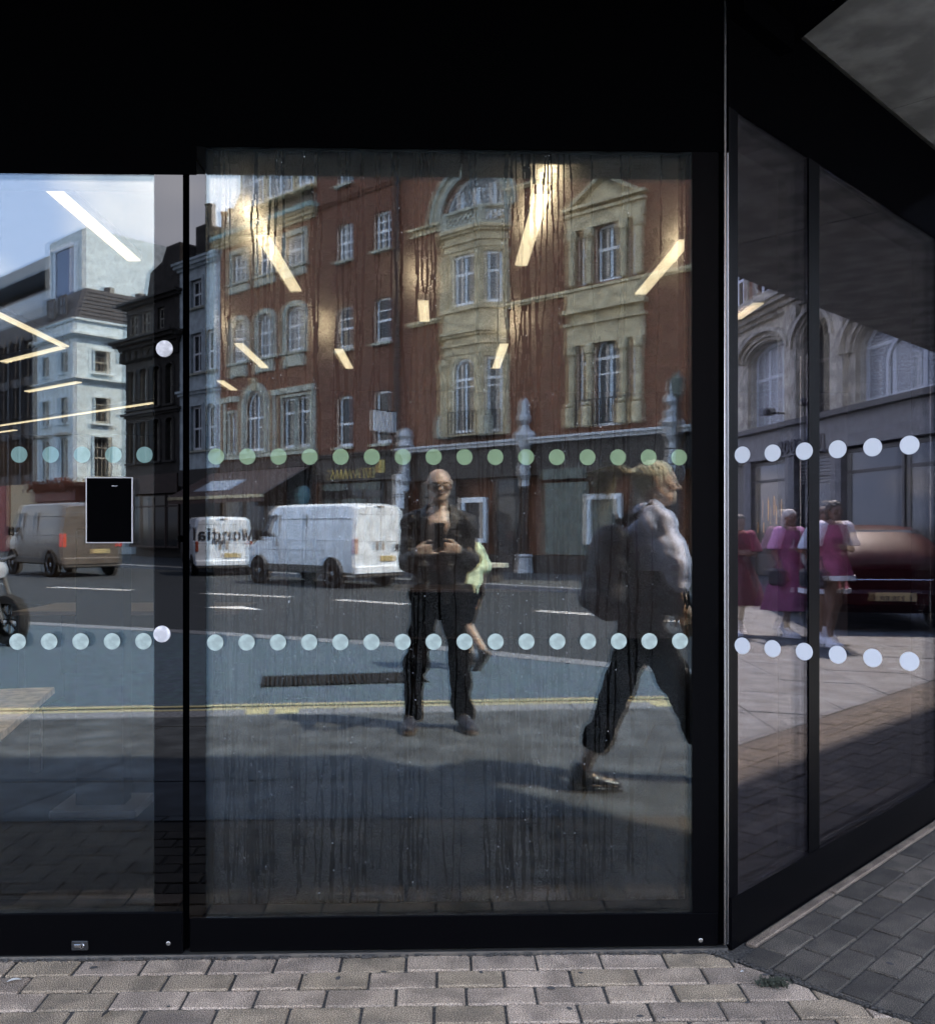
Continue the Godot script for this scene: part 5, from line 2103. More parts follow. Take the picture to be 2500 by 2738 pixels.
func wheel(parent: Node, x: float, z: float, r: float, out: float) -> void:
	var m := MB.new()
	var b := Basis(Vector3.RIGHT, PI / 2 * out)
	m.t = Transform3D(b, Vector3(x, r, z))
	m.lathe([[r * 0.62, -0.1], [r * 0.93, -0.1], [r, -0.07], [r, 0.07], [r * 0.93, 0.1], [r * 0.64, 0.105]], 24)
	var w := part(parent, "wheel", m, mats.tyre)
	m = MB.new()
	m.t = Transform3D(b, Vector3(x, r, z))
	m.lathe([[0.0, 0.085], [r * 0.18, 0.085]], 12)
	m.t = m.t
	for i in 7:
		var a := TAU * i / 7
		m.box(Vector3(cos(a) * r * 0.38, 0.07, sin(a) * r * 0.38), Vector3(r * 0.5, 0.03, r * 0.13), Basis(UP, -a))
	m.lathe([[r * 0.56, 0.03], [r * 0.64, 0.1], [r * 0.66, 0.1]], 24)
	m.lathe([[r * 0.2, 0.09], [0.0, 0.095]], 12)
	part(w, "rim", m, mat("rim", lin(0.28, 0.28, 0.29), 0.4, 0.7))


func paint(key: String, c: Color) -> StandardMaterial3D:
	var m := mat(key, c, 0.35, 0.0, noise_tex("stucco", 0.012, 0.86, 1.0, 4), 0.4)
	m.clearcoat_enabled = true
	m.clearcoat = 0.6
	m.clearcoat_roughness = 0.08
	return m


func dull(m: StandardMaterial3D) -> StandardMaterial3D:
	m.clearcoat = 0.08
	m.metallic_specular = 0.15
	return m


func make_van(called: String, label: String, xf: Transform3D, L: float, H: float, W: float, pm: Material, text := "", text_at := Vector3.ZERO, lit := false) -> Node3D:
	var t := thing(called, label, "van", Vector3.ZERO, 0.0, "vans in the street")
	t.transform = xf
	var w := W / 2
	var k := H / 2.0
	var st := [[0.0, 0.36, 1.1, 1.90, 0.93, 0.95, 0.84], [0.035, 0.33, 1.1, 1.98, 0.97, 0.99, 0.88], [0.10, 0.32, 1.1, 2.0, 0.98, 1.0, 0.90], [0.62, 0.32, 1.1, 2.0, 0.98, 1.0, 0.90], [0.70, 0.32, 1.1, 1.985, 0.98, 1.0, 0.89], [0.745, 0.32, 1.1, 1.90, 0.98, 1.0, 0.86], [0.80, 0.32, 1.05, 1.62, 0.97, 0.99, 0.82], [0.86, 0.32, 1.0, 1.24, 0.95, 0.97, 0.84], [0.93, 0.33, 0.9, 1.06, 0.92, 0.93, 0.80], [0.98, 0.34, 0.78, 0.90, 0.84, 0.85, 0.72], [1.0, 0.38, 0.6, 0.68, 0.76, 0.77, 0.66]]
	var rings := []
	for q in st:
		rings.append(vring(q[0] * L, q[1] * k + 0.0, q[2] * k, q[3] * k, q[4] * w, q[5] * w, q[6] * w))
	var m := MB.new()
	m.loft(rings)
	part(t, "body", m, pm)
	var r := 0.165 * H
	for z in [-1.0, 1.0]:
		for x in [0.175 * L, 0.835 * L]:
			m = MB.new()
			m.t = Transform3D(Basis(Vector3.RIGHT, PI / 2 * z), Vector3(x, r, z * (w - 0.03)))
			m.lathe([[0.0, 0.032], [r * 1.2, 0.032], [r * 1.22, 0.0]], 20)
			part(t, "wheel_arch", m, mats.black_matte)
			wheel(t, x, z * (w - 0.085), r, z)
		# cab window, seams, trim, handle, mirror
		m = MB.new()
		var zf: float = w * 0.955 * z
		var poly := PackedVector2Array([Vector2(0.655 * L, 1.18 * k), Vector2(0.815 * L, 1.2 * k), Vector2(0.80 * L, 1.32 * k), Vector2(0.745 * L, 1.72 * k), Vector2(0.69 * L, 1.76 * k), Vector2(0.66 * L, 1.7 * k)])
		m.t = Transform3D(Basis(Vector3.RIGHT, -z * 0.105), Vector3(0, 0, zf + 0.145 * z * k))
		m.prism(poly, -0.012, 0.012)
		part(t, "side_window", m, mats.pane_dark)
		m = MB.new()
		for x in [0.645, 0.40]:
			m.b2(x * L - 0.006, x * L + 0.006, 0.42 * k, 1.75 * k, z * (w * 0.94), z * (w + 0.002))
		m.b2(0.02 * L, 0.64 * L, 1.62 * k, 1.632 * k, z * w * 0.9, z * w * 0.965)
		m.b2(0.16 * L, 0.8 * L, 0.86 * k, 0.872 * k, z * w * 0.95, z * (w + 0.001))
		part(t, "panel_seam", m, mat("seam_grey", lin(0.16, 0.18, 0.2), 0.8))
		m = MB.new()
		m.bev(Vector3(0.42 * L, 1.12 * k, z * (w + 0.001)), Vector3(0.8 * L, 0.03, 0.018), 0.006)
		part(t, "crease", m, pm)
		m = MB.new()
		m.bev(Vector3(0.51 * L, 0.43 * k, z * (w * 0.985)), Vector3(0.5 * L, 0.16 * k, 0.05), 0.015)
		part(t, "sill_trim", m, mat("trim_grey", lin(0.06, 0.055, 0.05), 0.7))
		m = MB.new()
		m.bev(Vector3(0.665 * L, 1.05 * k, z * (w + 0.006)), Vector3(0.05, 0.2 * k, 0.03), 0.01)
		part(t, "handle", m, mats.trim_grey)
		m = MB.new()
		m.bev(Vector3(0.80 * L, 1.22 * k, z * (w + 0.1)), Vector3(0.1, 0.26 * k, 0.16), 0.03)
		part(t, "mirror", m, mats.black_frame)
		# tail lamp
		m = MB.new()
		m.bev(Vector3(0.015, 0.98 * k, z * w * 0.90), Vector3(0.09, 0.36 * k, 0.09), 0.02)
		var lamp := mat("tail_lamp_on" if lit else "tail_lamp", lin(0.30, 0.06, 0.03), 0.2)
		if lit:
			lamp.emission_enabled = true
			lamp.emission = Color(1.0, 0.12, 0.04)
			lamp.emission_energy_multiplier = 0.35
		part(t, "tail_lamp", m, lamp)
		m = MB.new()
		m.bev(Vector3(0.955 * L, 0.86 * k, z * w * 0.80), Vector3(0.2, 0.22 * k, 0.1), 0.03)
		part(t, "headlight", m, mat("lens", lin(0.4, 0.42, 0.45), 0.1))
	# windscreen
	m = MB.new()
	var a := 0.75 * L
	var b := 0.855 * L
	m.quad(Vector3(b + 0.02, 1.27 * k, w * 0.78), Vector3(b + 0.02, 1.27 * k, -w * 0.78), Vector3(a + 0.03, 1.86 * k, -w * 0.74), Vector3(a + 0.03, 1.86 * k, w * 0.74))
	m.quad(Vector3(a + 0.02, 1.86 * k, w * 0.74), Vector3(a + 0.02, 1.86 * k, -w * 0.74), Vector3(b + 0.01, 1.27 * k, -w * 0.78), Vector3(b + 0.01, 1.27 * k, w * 0.78))
	part(t, "windscreen", m, mats.pane_dark)
	# rear doors
	m = MB.new()
	m.b2(-0.004, 0.03, 0.5 * k, 1.9 * k, -0.006, 0.006)
	m.b2(-0.002, 0.02, 1.72 * k, 1.73 * k, -w * 0.86, w * 0.86)
	m.b2(-0.004, 0.02, 1.08 * k, 1.09 * k, -w * 0.86, w * 0.86)
	part(t, "panel_seam", m, mats.seam_grey)
	m = MB.new()
	m.bev(Vector3(0.0, 0.42 * k, 0), Vector3(0.14, 0.2 * k, W * 0.94), 0.03)
	part(t, "bumper", m, pm)
	m = MB.new()
	m.bev(Vector3(0.0, 0.3 * k, 0), Vector3(0.1, 0.12 * k, W * 0.9), 0.03)
	part(t, "bumper_skirt", m, mats.trim_grey)
	m = MB.new()
	m.bev(Vector3(-0.012, 0.68 * k, -0.28 * w), Vector3(0.014, 0.13, 0.5), 0.004)
	part(t, "number_plate", m, mat("plate_yellow", lin(0.42, 0.34, 0.17), 0.5))
	for z in [-0.08, 0.12]:
		m = MB.new()
		m.bev(Vector3(-0.012, 0.99 * k, z), Vector3(0.03, 0.2 * k, 0.08), 0.015)
		part(t, "rear_handle", m, mats.trim_grey)
	m = MB.new()
	m.bev(Vector3(-0.004, 1.91 * k, 0), Vector3(0.03, 0.04, 0.22), 0.01)
	part(t, "stop_lamp", m, mats.trim_grey)
	if text:
		for q in text.split("|"):
			var o := part(t, "lettering", lettering(q, text_at.x, 0.006, true), mats.ink)
			# read from behind the van
			o.transform = Transform3D(Basis(UP, -PI / 2), Vector3(-0.014, text_at.y, text_at.z))
			text_at.x *= 0.45
			text_at.y -= 0.2
			text_at.z += 0.1
	return t


func make_car(called: String, label: String, xf: Transform3D, pm: Material, plate: String, lit := false) -> Node3D:
	var t := thing(called, label, "car", Vector3.ZERO, 0.0, "cars in the street")
	t.transform = xf
	var st := [[0.0, 0.42, 0.72, 0.86, 0.74, 0.76, 0.66], [0.05, 0.30, 0.78, 1.0, 0.84, 0.86, 0.74], [0.22, 0.26, 0.86, 1.12, 0.87, 0.89, 0.72], [0.55, 0.26, 0.90, 1.34, 0.88, 0.90, 0.62], [0.95, 0.26, 0.90, 1.45, 0.88, 0.90, 0.60], [1.8, 0.26, 0.90, 1.46, 0.88, 0.90, 0.61], [2.35, 0.26, 0.90, 1.36, 0.88, 0.90, 0.62], [2.9, 0.26, 0.88, 1.02, 0.88, 0.89, 0.70], [3.5, 0.27, 0.80, 0.92, 0.86, 0.87, 0.70], [3.95, 0.30, 0.70, 0.80, 0.78, 0.79, 0.64], [4.1, 0.38, 0.58, 0.66, 0.66, 0.67, 0.56]]
	var rings := []
	for q in st:
		rings.append(vring(q[0], q[1], q[2], q[3], q[4], q[5], q[6]))
	var m := MB.new()
	m.loft(rings)
	part(t, "body", m, pm)
	for z in [-1.0, 1.0]:
		for x in [0.78, 3.3]:
			m = MB.new()
			m.t = Transform3D(Basis(Vector3.RIGHT, PI / 2 * z), Vector3(x, 0.31, z * 0.86))
			m.lathe([[0.0, 0.036], [0.37, 0.036], [0.375, 0.0]], 20)
			part(t, "wheel_arch", m, mats.black_matte)
			wheel(t, x, z * 0.815, 0.31, z)
		m = MB.new()
		m.t = Transform3D(Basis(Vector3.RIGHT, -z * 0.5), Vector3(0, 1.1, z * 0.755))
		m.prism(PackedVector2Array([Vector2(0.7, -0.16), Vector2(2.6, -0.16), Vector2(2.2, 0.2), Vector2(0.95, 0.24)]), -0.01, 0.012)
		part(t, "side_window", m, mats.pane_dark)
		m = MB.new()
		m.bev(Vector3(0.05, 0.80, z * 0.66), Vector3(0.12, 0.14, 0.3), 0.03)
		var lamp := mat("car_tail_on" if lit else "car_tail", lin(0.25, 0.03, 0.02), 0.2)
		if lit:
			lamp.emission_enabled = true
			lamp.emission = Color(1.0, 0.12, 0.06)
			lamp.emission_energy_multiplier = 0.35
		part(t, "tail_lamp", m, lamp)
	m = MB.new()
	m.quad(Vector3(0.22, 1.06, -0.62), Vector3(0.22, 1.06, 0.62), Vector3(0.66, 1.385, 0.52), Vector3(0.66, 1.385, -0.52))
	m.quad(Vector3(0.23, 1.06, 0.62), Vector3(0.23, 1.06, -0.62), Vector3(0.67, 1.385, -0.52), Vector3(0.67, 1.385, 0.52))
	part(t, "rear_window", m, mats.pane_dark)
	m = MB.new()
	m.bev(Vector3(0.0, 0.47, 0), Vector3(0.12, 0.24, 1.5), 0.05)
	part(t, "bumper", m, pm)
	m = MB.new()
	m.bev(Vector3(-0.066, 0.5, 0), Vector3(0.014, 0.115, 0.52), 0.004)
	var np := part(t, "number_plate", m, mats.plate_yellow)
	if plate:
		var o := part(np, "lettering", lettering(plate, 0.075, 0.004, true), mats.ink)
		o.transform = Transform3D(Basis(UP, -PI / 2), Vector3(-0.075, 0.473, 0))
	m = MB.new()
	m.bev(Vector3(0.02, 0.72, 0), Vector3(0.05, 0.03, 1.0), 0.01)
	part(t, "chrome_strip", m, mats.steel)
	return t


func street_xf(s: float, d: float, y := -0.02, turn := 0.0) -> Transform3D:
	# forward runs along -E; +z towards the glass
	var v := FO + E * s + NO * d
	return Transform3D(Basis(-E, UP, NO) * Basis(UP, turn), Vector3(v.x, y, v.z))


func vehicles() -> void:
	var white := paint("van_white", lin(0.80, 0.87, 0.95))
	make_van("delivery_van", "white panel van parked across the road, left of the photographer", street_xf(-0.12, 6.75), 4.42, 2.0, 1.68, white, "RR", Vector3(0.17, 0.93, -0.58))
	make_van("delivery_van", "white van with dark lettering on its back, beside the black post", street_xf(-7.7, 6.1, -0.02, 0.42), 3.0, 1.75, 1.75, white, "Mondial|www", Vector3(0.34, 1.2, 0.0))
	var taupe := paint("van_taupe", lin(0.12, 0.10, 0.085))
	make_van("delivery_van", "dark brown van driving off in the left pane, its tail lamps lit", street_xf(-10.0, 9.0), 4.0, 2.15, 1.85, taupe, "", Vector3.ZERO, true)
	make_car("small_white_car", "white car ahead of the brown van at the far left", street_xf(-22.0, 12.0), paint("car_white", lin(0.7, 0.74, 0.8)), "", true)
	paint("car_black", lin(0.012, 0.012, 0.016))
	# in the side street: a dark red car seen from behind in the receding wall
	make_car("dark_red_car", "dark red car with a yellow number plate, in the right hand glass", Transform3D(Basis(Vector3(1, 0, -0.12).normalized(), UP, Vector3(0.12, 0, 1).normalized()), Vector3(10.35, -0.03, -4.75)), dull(paint("car_maroon", lin(0.028, 0.004, 0.005))), "L 738 EP", false)
	# motorcycle at the far left edge
	var b := thing("motorcycle", "parked dark motorcycle cut off by the left edge", "motorcycle", Vector3(-5.75, -0.02, 8.6), 0.5)
	for x in [-0.68, 0.68]:
		var m := MB.new()
		m.t = Transform3D(Basis(Vector3.RIGHT, PI / 2), Vector3(x, 0.31, 0))
		m.lathe([[0.2, -0.06], [0.29, -0.06], [0.31, 0.0], [0.29, 0.06], [0.2, 0.06]], 24)
		for i in 8:
			m.box(Vector3(cos(TAU * i / 8) * 0.11, 0, sin(TAU * i / 8) * 0.11), Vector3(0.2, 0.02, 0.02), Basis(UP, -TAU * i / 8))
		part(b, "wheel", m, mats.tyre)
	var m := MB.new()
	m.loft([vring(-0.6, 0.72, 0.76, 0.84, 0.08, 0.1, 0.08), vring(-0.1, 0.66, 0.74, 0.82, 0.14, 0.15, 0.12)])
	part(b, "seat", m, mats.black_frame)
	m = MB.new()
	m.loft([vring(-0.15, 0.68, 0.78, 0.86, 0.1, 0.14, 0.1), vring(0.15, 0.68, 0.82, 0.98, 0.12, 0.17, 0.12), vring(0.42, 0.72, 0.84, 0.94, 0.08, 0.11, 0.07)])
	part(b, "tank", m, mats.car_black)
	m = MB.new()
	m.bev(Vector3(0.02, 0.42, 0), Vector3(0.44, 0.34, 0.3), 0.06)
	part(b, "engine", m, mat("engine_grey", lin(0.1, 0.1, 0.1), 0.4, 0.6))
	m = MB.new()
	m.tube([Vector3(0.68, 0.31, 0.1), Vector3(0.42, 0.95, 0.08)], 0.03, 8)
	m.tube([Vector3(0.68, 0.31, -0.1), Vector3(0.42, 0.95, -0.08)], 0.03, 8)
	m.tube([Vector3(0.3, 1.06, -0.36), Vector3(0.42, 1.0, -0.1), Vector3(0.42, 1.0, 0.1), Vector3(0.3, 1.06, 0.36)], 0.016, 8)
	m.tube([Vector3(-0.68, 0.31, 0.1), Vector3(-0.1, 0.4, 0.12)], 0.03, 8)
	m.tube([Vector3(0.1, 0.3, 0.16), Vector3(-0.3, 0.24, 0.18), Vector3(-0.8, 0.34, 0.18)], [0.03, 0.035, 0.05], 8)
	part(b, "frame", m, mats.engine_grey)
	m = MB.new()
	m.t = Transform3D(Basis(Vector3.BACK, -PI / 2), Vector3(0.5, 0.9, 0))
	m.lathe([[0.0, -0.1], [0.09, -0.04], [0.1, 0.03], [0.0, 0.05]], 14)
	part(b, "headlight", m, mats.lens)


func street_furniture() -> void:
	var t := thing("lamp_post", "dark slim lamp post at the right edge of the centre pane", "lamp post", Vector3(5.9, 0.06, 20.2))
	var m := MB.new()
	m.lathe([[0.16, 0.0], [0.16, 0.5], [0.12, 0.6], [0.09, 0.7], [0.07, 3.6], [0.10, 3.65], [0.07, 3.7], [0.06, 4.6]], 12)
	part(t, "post", m, mats.iron)
	m = MB.new()
	m.b2(-0.3, 0.3, 3.3, 3.33, -0.02, 0.02)
	part(t, "crossbar", m, mats.iron)
	m = MB.new()
	m.t = Transform3D(Basis(), Vector3(0, 4.55, 0))
	m.lathe([[0.05, 0.0], [0.16, 0.1], [0.2, 0.5], [0.12, 0.55], [0.0, 0.72]], 8)
	part(t, "lantern", m, mats.grey_green)
	t = thing("round_traffic_sign", "small round white traffic sign in front of the walking woman's face", "sign", FO + E * 4.15 + NO * 0.5 + Vector3(0, 0.06, 0), atan2(-E.z, E.x))
	m = MB.new()
	m.lathe([[0.03, 0.0], [0.03, 3.05]], 8)
	part(t, "pole", m, mats.iron)
	m = MB.new()
	m.t = Transform3D(Basis(Vector3.RIGHT, -PI / 2), Vector3(0, 2.72, -0.05))
	m.lathe([[0.0, -0.01], [0.3, -0.01], [0.3, 0.01], [0.0, 0.01]], 24)
	part(t, "disc", m, mats.white_paint_iron)
	m = MB.new()
	m.t = Transform3D(Basis(Vector3.RIGHT, -PI / 2), Vector3(0, 2.72, -0.06))
	m.lathe([[0.24, 0.0], [0.28, 0.0], [0.28, 0.012], [0.24, 0.012], [0.24, 0.0]], 24)
	m.t = Transform3D(Basis(), Vector3(0, 2.72, -0.068))
	m.box(Vector3(), Vector3(0.5, 0.04, 0.006), Basis(Vector3.BACK, 0.8))
	m.bev(Vector3(-0.05, 0.02, 0), Vector3(0.08, 0.26, 0.006), 0.002)
	m.bev(Vector3(0.06, 0.0, 0), Vector3(0.08, 0.2, 0.006), 0.002)
	part(t, "symbol", m, mats.ink)
	# pale stone slab seat at the kerb
	t = thing("stone_bench", "low pale bench at the far kerb, left of the walking woman's backpack", "bench", FO + E * 0.75 + NO * 4.2 + Vector3(0, 0.06, 0), atan2(-E.z, E.x))
	m = MB.new()
	m.bev(Vector3(0, 0.40, 0), Vector3(1.5, 0.12, 0.5), 0.02)
	part(t, "seat", m, mats.stone_pale)
	for x in [-0.55, 0.55]:
		m = MB.new()
		m.bev(Vector3(x, 0.17, 0), Vector3(0.14, 0.34, 0.42), 0.02)
		part(t, "leg", m, mats.stone_dark)


# ---------- people: local axes, facing -z, +x on the right as the mirror shows the photographer ----------

func joined(list: Array) -> ArrayMesh:
	var m := ArrayMesh.new()
	for q in list:
		for i in q.get_surface_count():
			m.add_surface_from_arrays(Mesh.PRIMITIVE_TRIANGLES, q.surface_get_arrays(i))
	return m


func moved(bones: Array, xf: Transform3D) -> Array:
	var out := []
	var s := xf.basis.get_scale().x
	for b in bones:
		var c: Array = b.duplicate()
		c[0] = xf * b[0]
		c[1] = xf * b[1]
		c[2] = b[2] * s
		c[3] = b[3] * s
		c[4] = b[4] * s
		out.append(c)
	return out


func head_bones(bald := true) -> Array:
	var V := func(x: float, y: float, z: float) -> Vector3: return Vector3(x, y, z)
	var b := [
		[V.call(0, 0.035, 0.012), V.call(0, 0.035, 0.012), 0.079, 0.079, 0.01, Vector3(0.98, 1.04, 1.2)],
		[V.call(0, 0.01, -0.032), V.call(0, -0.065, -0.042), 0.058, 0.044, 0.03],
		[V.call(-0.046, -0.045, -0.005), V.call(-0.018, -0.088, -0.055), 0.024, 0.02, 0.03],
		[V.call(0.046, -0.045, -0.005), V.call(0.018, -0.088, -0.055), 0.024, 0.02, 0.03],
		[V.call(-0.03, 0.024, -0.078), V.call(0.03, 0.024, -0.078), 0.013, 0.013, 0.015],
		[V.call(-0.044, -0.012, -0.058), V.call(-0.044, -0.012, -0.058), 0.022, 0.022, 0.02],
		[V.call(0.044, -0.012, -0.058), V.call(0.044, -0.012, -0.058), 0.022, 0.022, 0.02],
		[V.call(-0.031, 0.002, -0.103), V.call(-0.031, 0.002, -0.103), 0.016, 0.016, 0.012, Vector3.ONE, true],
		[V.call(0.031, 0.002, -0.103), V.call(0.031, 0.002, -0.103), 0.016, 0.016, 0.012, Vector3.ONE, true],
		[V.call(-0.031, 0.002, -0.079), V.call(-0.031, 0.002, -0.079), 0.0125, 0.0125, 0.004],
		[V.call(0.031, 0.002, -0.079), V.call(0.031, 0.002, -0.079), 0.0125, 0.0125, 0.004],
		[V.call(0, 0.014, -0.086), V.call(0, -0.027, -0.112), 0.008, 0.0125, 0.012],
		[V.call(-0.011, -0.031, -0.098), V.call(0.011, -0.031, -0.098), 0.009, 0.009, 0.008],
		[V.call(-0.019, -0.056, -0.083), V.call(0.019, -0.056, -0.083), 0.008, 0.008, 0.008],
		[V.call(-0.016, -0.067, -0.081), V.call(0.016, -0.067, -0.081), 0.008, 0.008, 0.006],
		[V.call(-0.022, -0.0615, -0.094), V.call(0.022, -0.0615, -0.094), 0.003, 0.003, 0.003, Vector3.ONE, true],
		[V.call(0, -0.095, -0.068), V.call(0, -0.095, -0.068), 0.018, 0.018, 0.018],
		[V.call(-0.081, -0.004, 0.012), V.call(-0.083, 0.012, 0.018), 0.026, 0.03, 0.008, Vector3(0.35, 1.0, 0.62)],
		[V.call(0.081, -0.004, 0.012), V.call(0.083, 0.012, 0.018), 0.026, 0.03, 0.008, Vector3(0.35, 1.0, 0.62)],
		[V.call(0, -0.04, 0.03), V.call(0, -0.21, 0.05), 0.057, 0.064, 0.03],
	]
	return b


func hand_bones(palm: Vector3, along: Vector3, up: Vector3, curl: float, thumb_side: float) -> Array:
	# palm: middle of the palm; along: towards the fingers; up: out of the back of the hand
	along = along.normalized()
	up = (up - along * up.dot(along)).normalized()
	var side := along.cross(up) * thumb_side
	var out := []
	for i in 4:
		var o := side * (0.027 - i * 0.018)
		out.append([palm - along * 0.045 + o * 0.7, palm + along * 0.035 + o, 0.015, 0.0125, 0.012])
	var lens := [0.072, 0.080, 0.074, 0.058]
	for i in 4:
		var p := palm + along * 0.04 + side * (0.027 - i * 0.018)
		var d := along.rotated(side.normalized(), 0.0)
		var L: float = lens[i]
		for j in 3:
			d = (d * cos(curl) - up * sin(curl)).normalized() if j else (d * cos(curl * 0.5) - up * sin(curl * 0.5)).normalized()
			var q: Vector3 = p + d * L * [0.46, 0.31, 0.23][j]
			out.append([p, q, 0.0092 - 0.0006 * j, 0.0088 - 0.0008 * j, 0.003])
			p = q
			up = up.rotated(side.normalized(), 0.0)
	var t0 := palm - along * 0.03 + side * 0.025
	var t1 := t0 + along * 0.03 + side * 0.028 - up * 0.008
	var t2 := t1 + along * 0.032 + side * 0.006 - up * 0.014
	out.append([t0, t1, 0.014, 0.011, 0.008])
	out.append([t1, t2, 0.0105, 0.0085, 0.003])
	return out


func shoe(parent: Node, at: Vector3, yaw: float, pitch: float, upper: Material, sole: Material, laces: Material) -> void:
	# at: middle of the sole under the ankle
	var xf := Transform3D(Basis(UP, yaw) * Basis(Vector3.RIGHT, pitch), at)
	var V := Vector3()
	var b := [[Vector3(0, 0.05, 0.035), Vector3(0, 0.045, -0.05), 0.043, 0.045, 0.02], [Vector3(0, 0.045, -0.05), Vector3(0.004, 0.032, -0.165), 0.045, 0.038, 0.03, Vector3(1.08, 0.8, 1)], [Vector3(0, 0.08, 0.02), Vector3(0, 0.10, 0.025), 0.042, 0.040, 0.02]]
	var m := body_mesh(b, 0.008, [[Vector3(0, 0.018, 0), Vector3(0, -1, 0)]])
	var s := part(parent, "shoe", m, upper)
	s.transform = xf
	b = [[Vector3(0, 0.012, 0.04), Vector3(0, 0.012, -0.05), 0.046, 0.046, 0.02], [Vector3(0, 0.012, -0.05), Vector3(0.004, 0.012, -0.17), 0.046, 0.044, 0.03]]
	m = body_mesh(b, 0.009, [[Vector3(0, 0.0, 0), Vector3(0, -1, 0)], [Vector3(0, 0.024, 0), Vector3(0, 1, 0)]])
	part(s, "sole", m, sole)
	var l := MB.new()
	for i in 4:
		l.bev(Vector3(0, 0.088 - i * 0.009, -0.03 - i * 0.022), Vector3(0.045, 0.008, 0.007), 0.002, Basis(Vector3.RIGHT, -0.45))
	l.tube([Vector3(-0.035, 0.052, -0.02), Vector3(-0.04, 0.04, -0.09), Vector3(-0.028, 0.05, -0.15), Vector3(0.0, 0.058, -0.165), Vector3(0.03, 0.05, -0.15), Vector3(0.04, 0.04, -0.09), Vector3(0.035, 0.052, -0.02)], 0.0035, 5)
	part(s, "laces", l, laces)


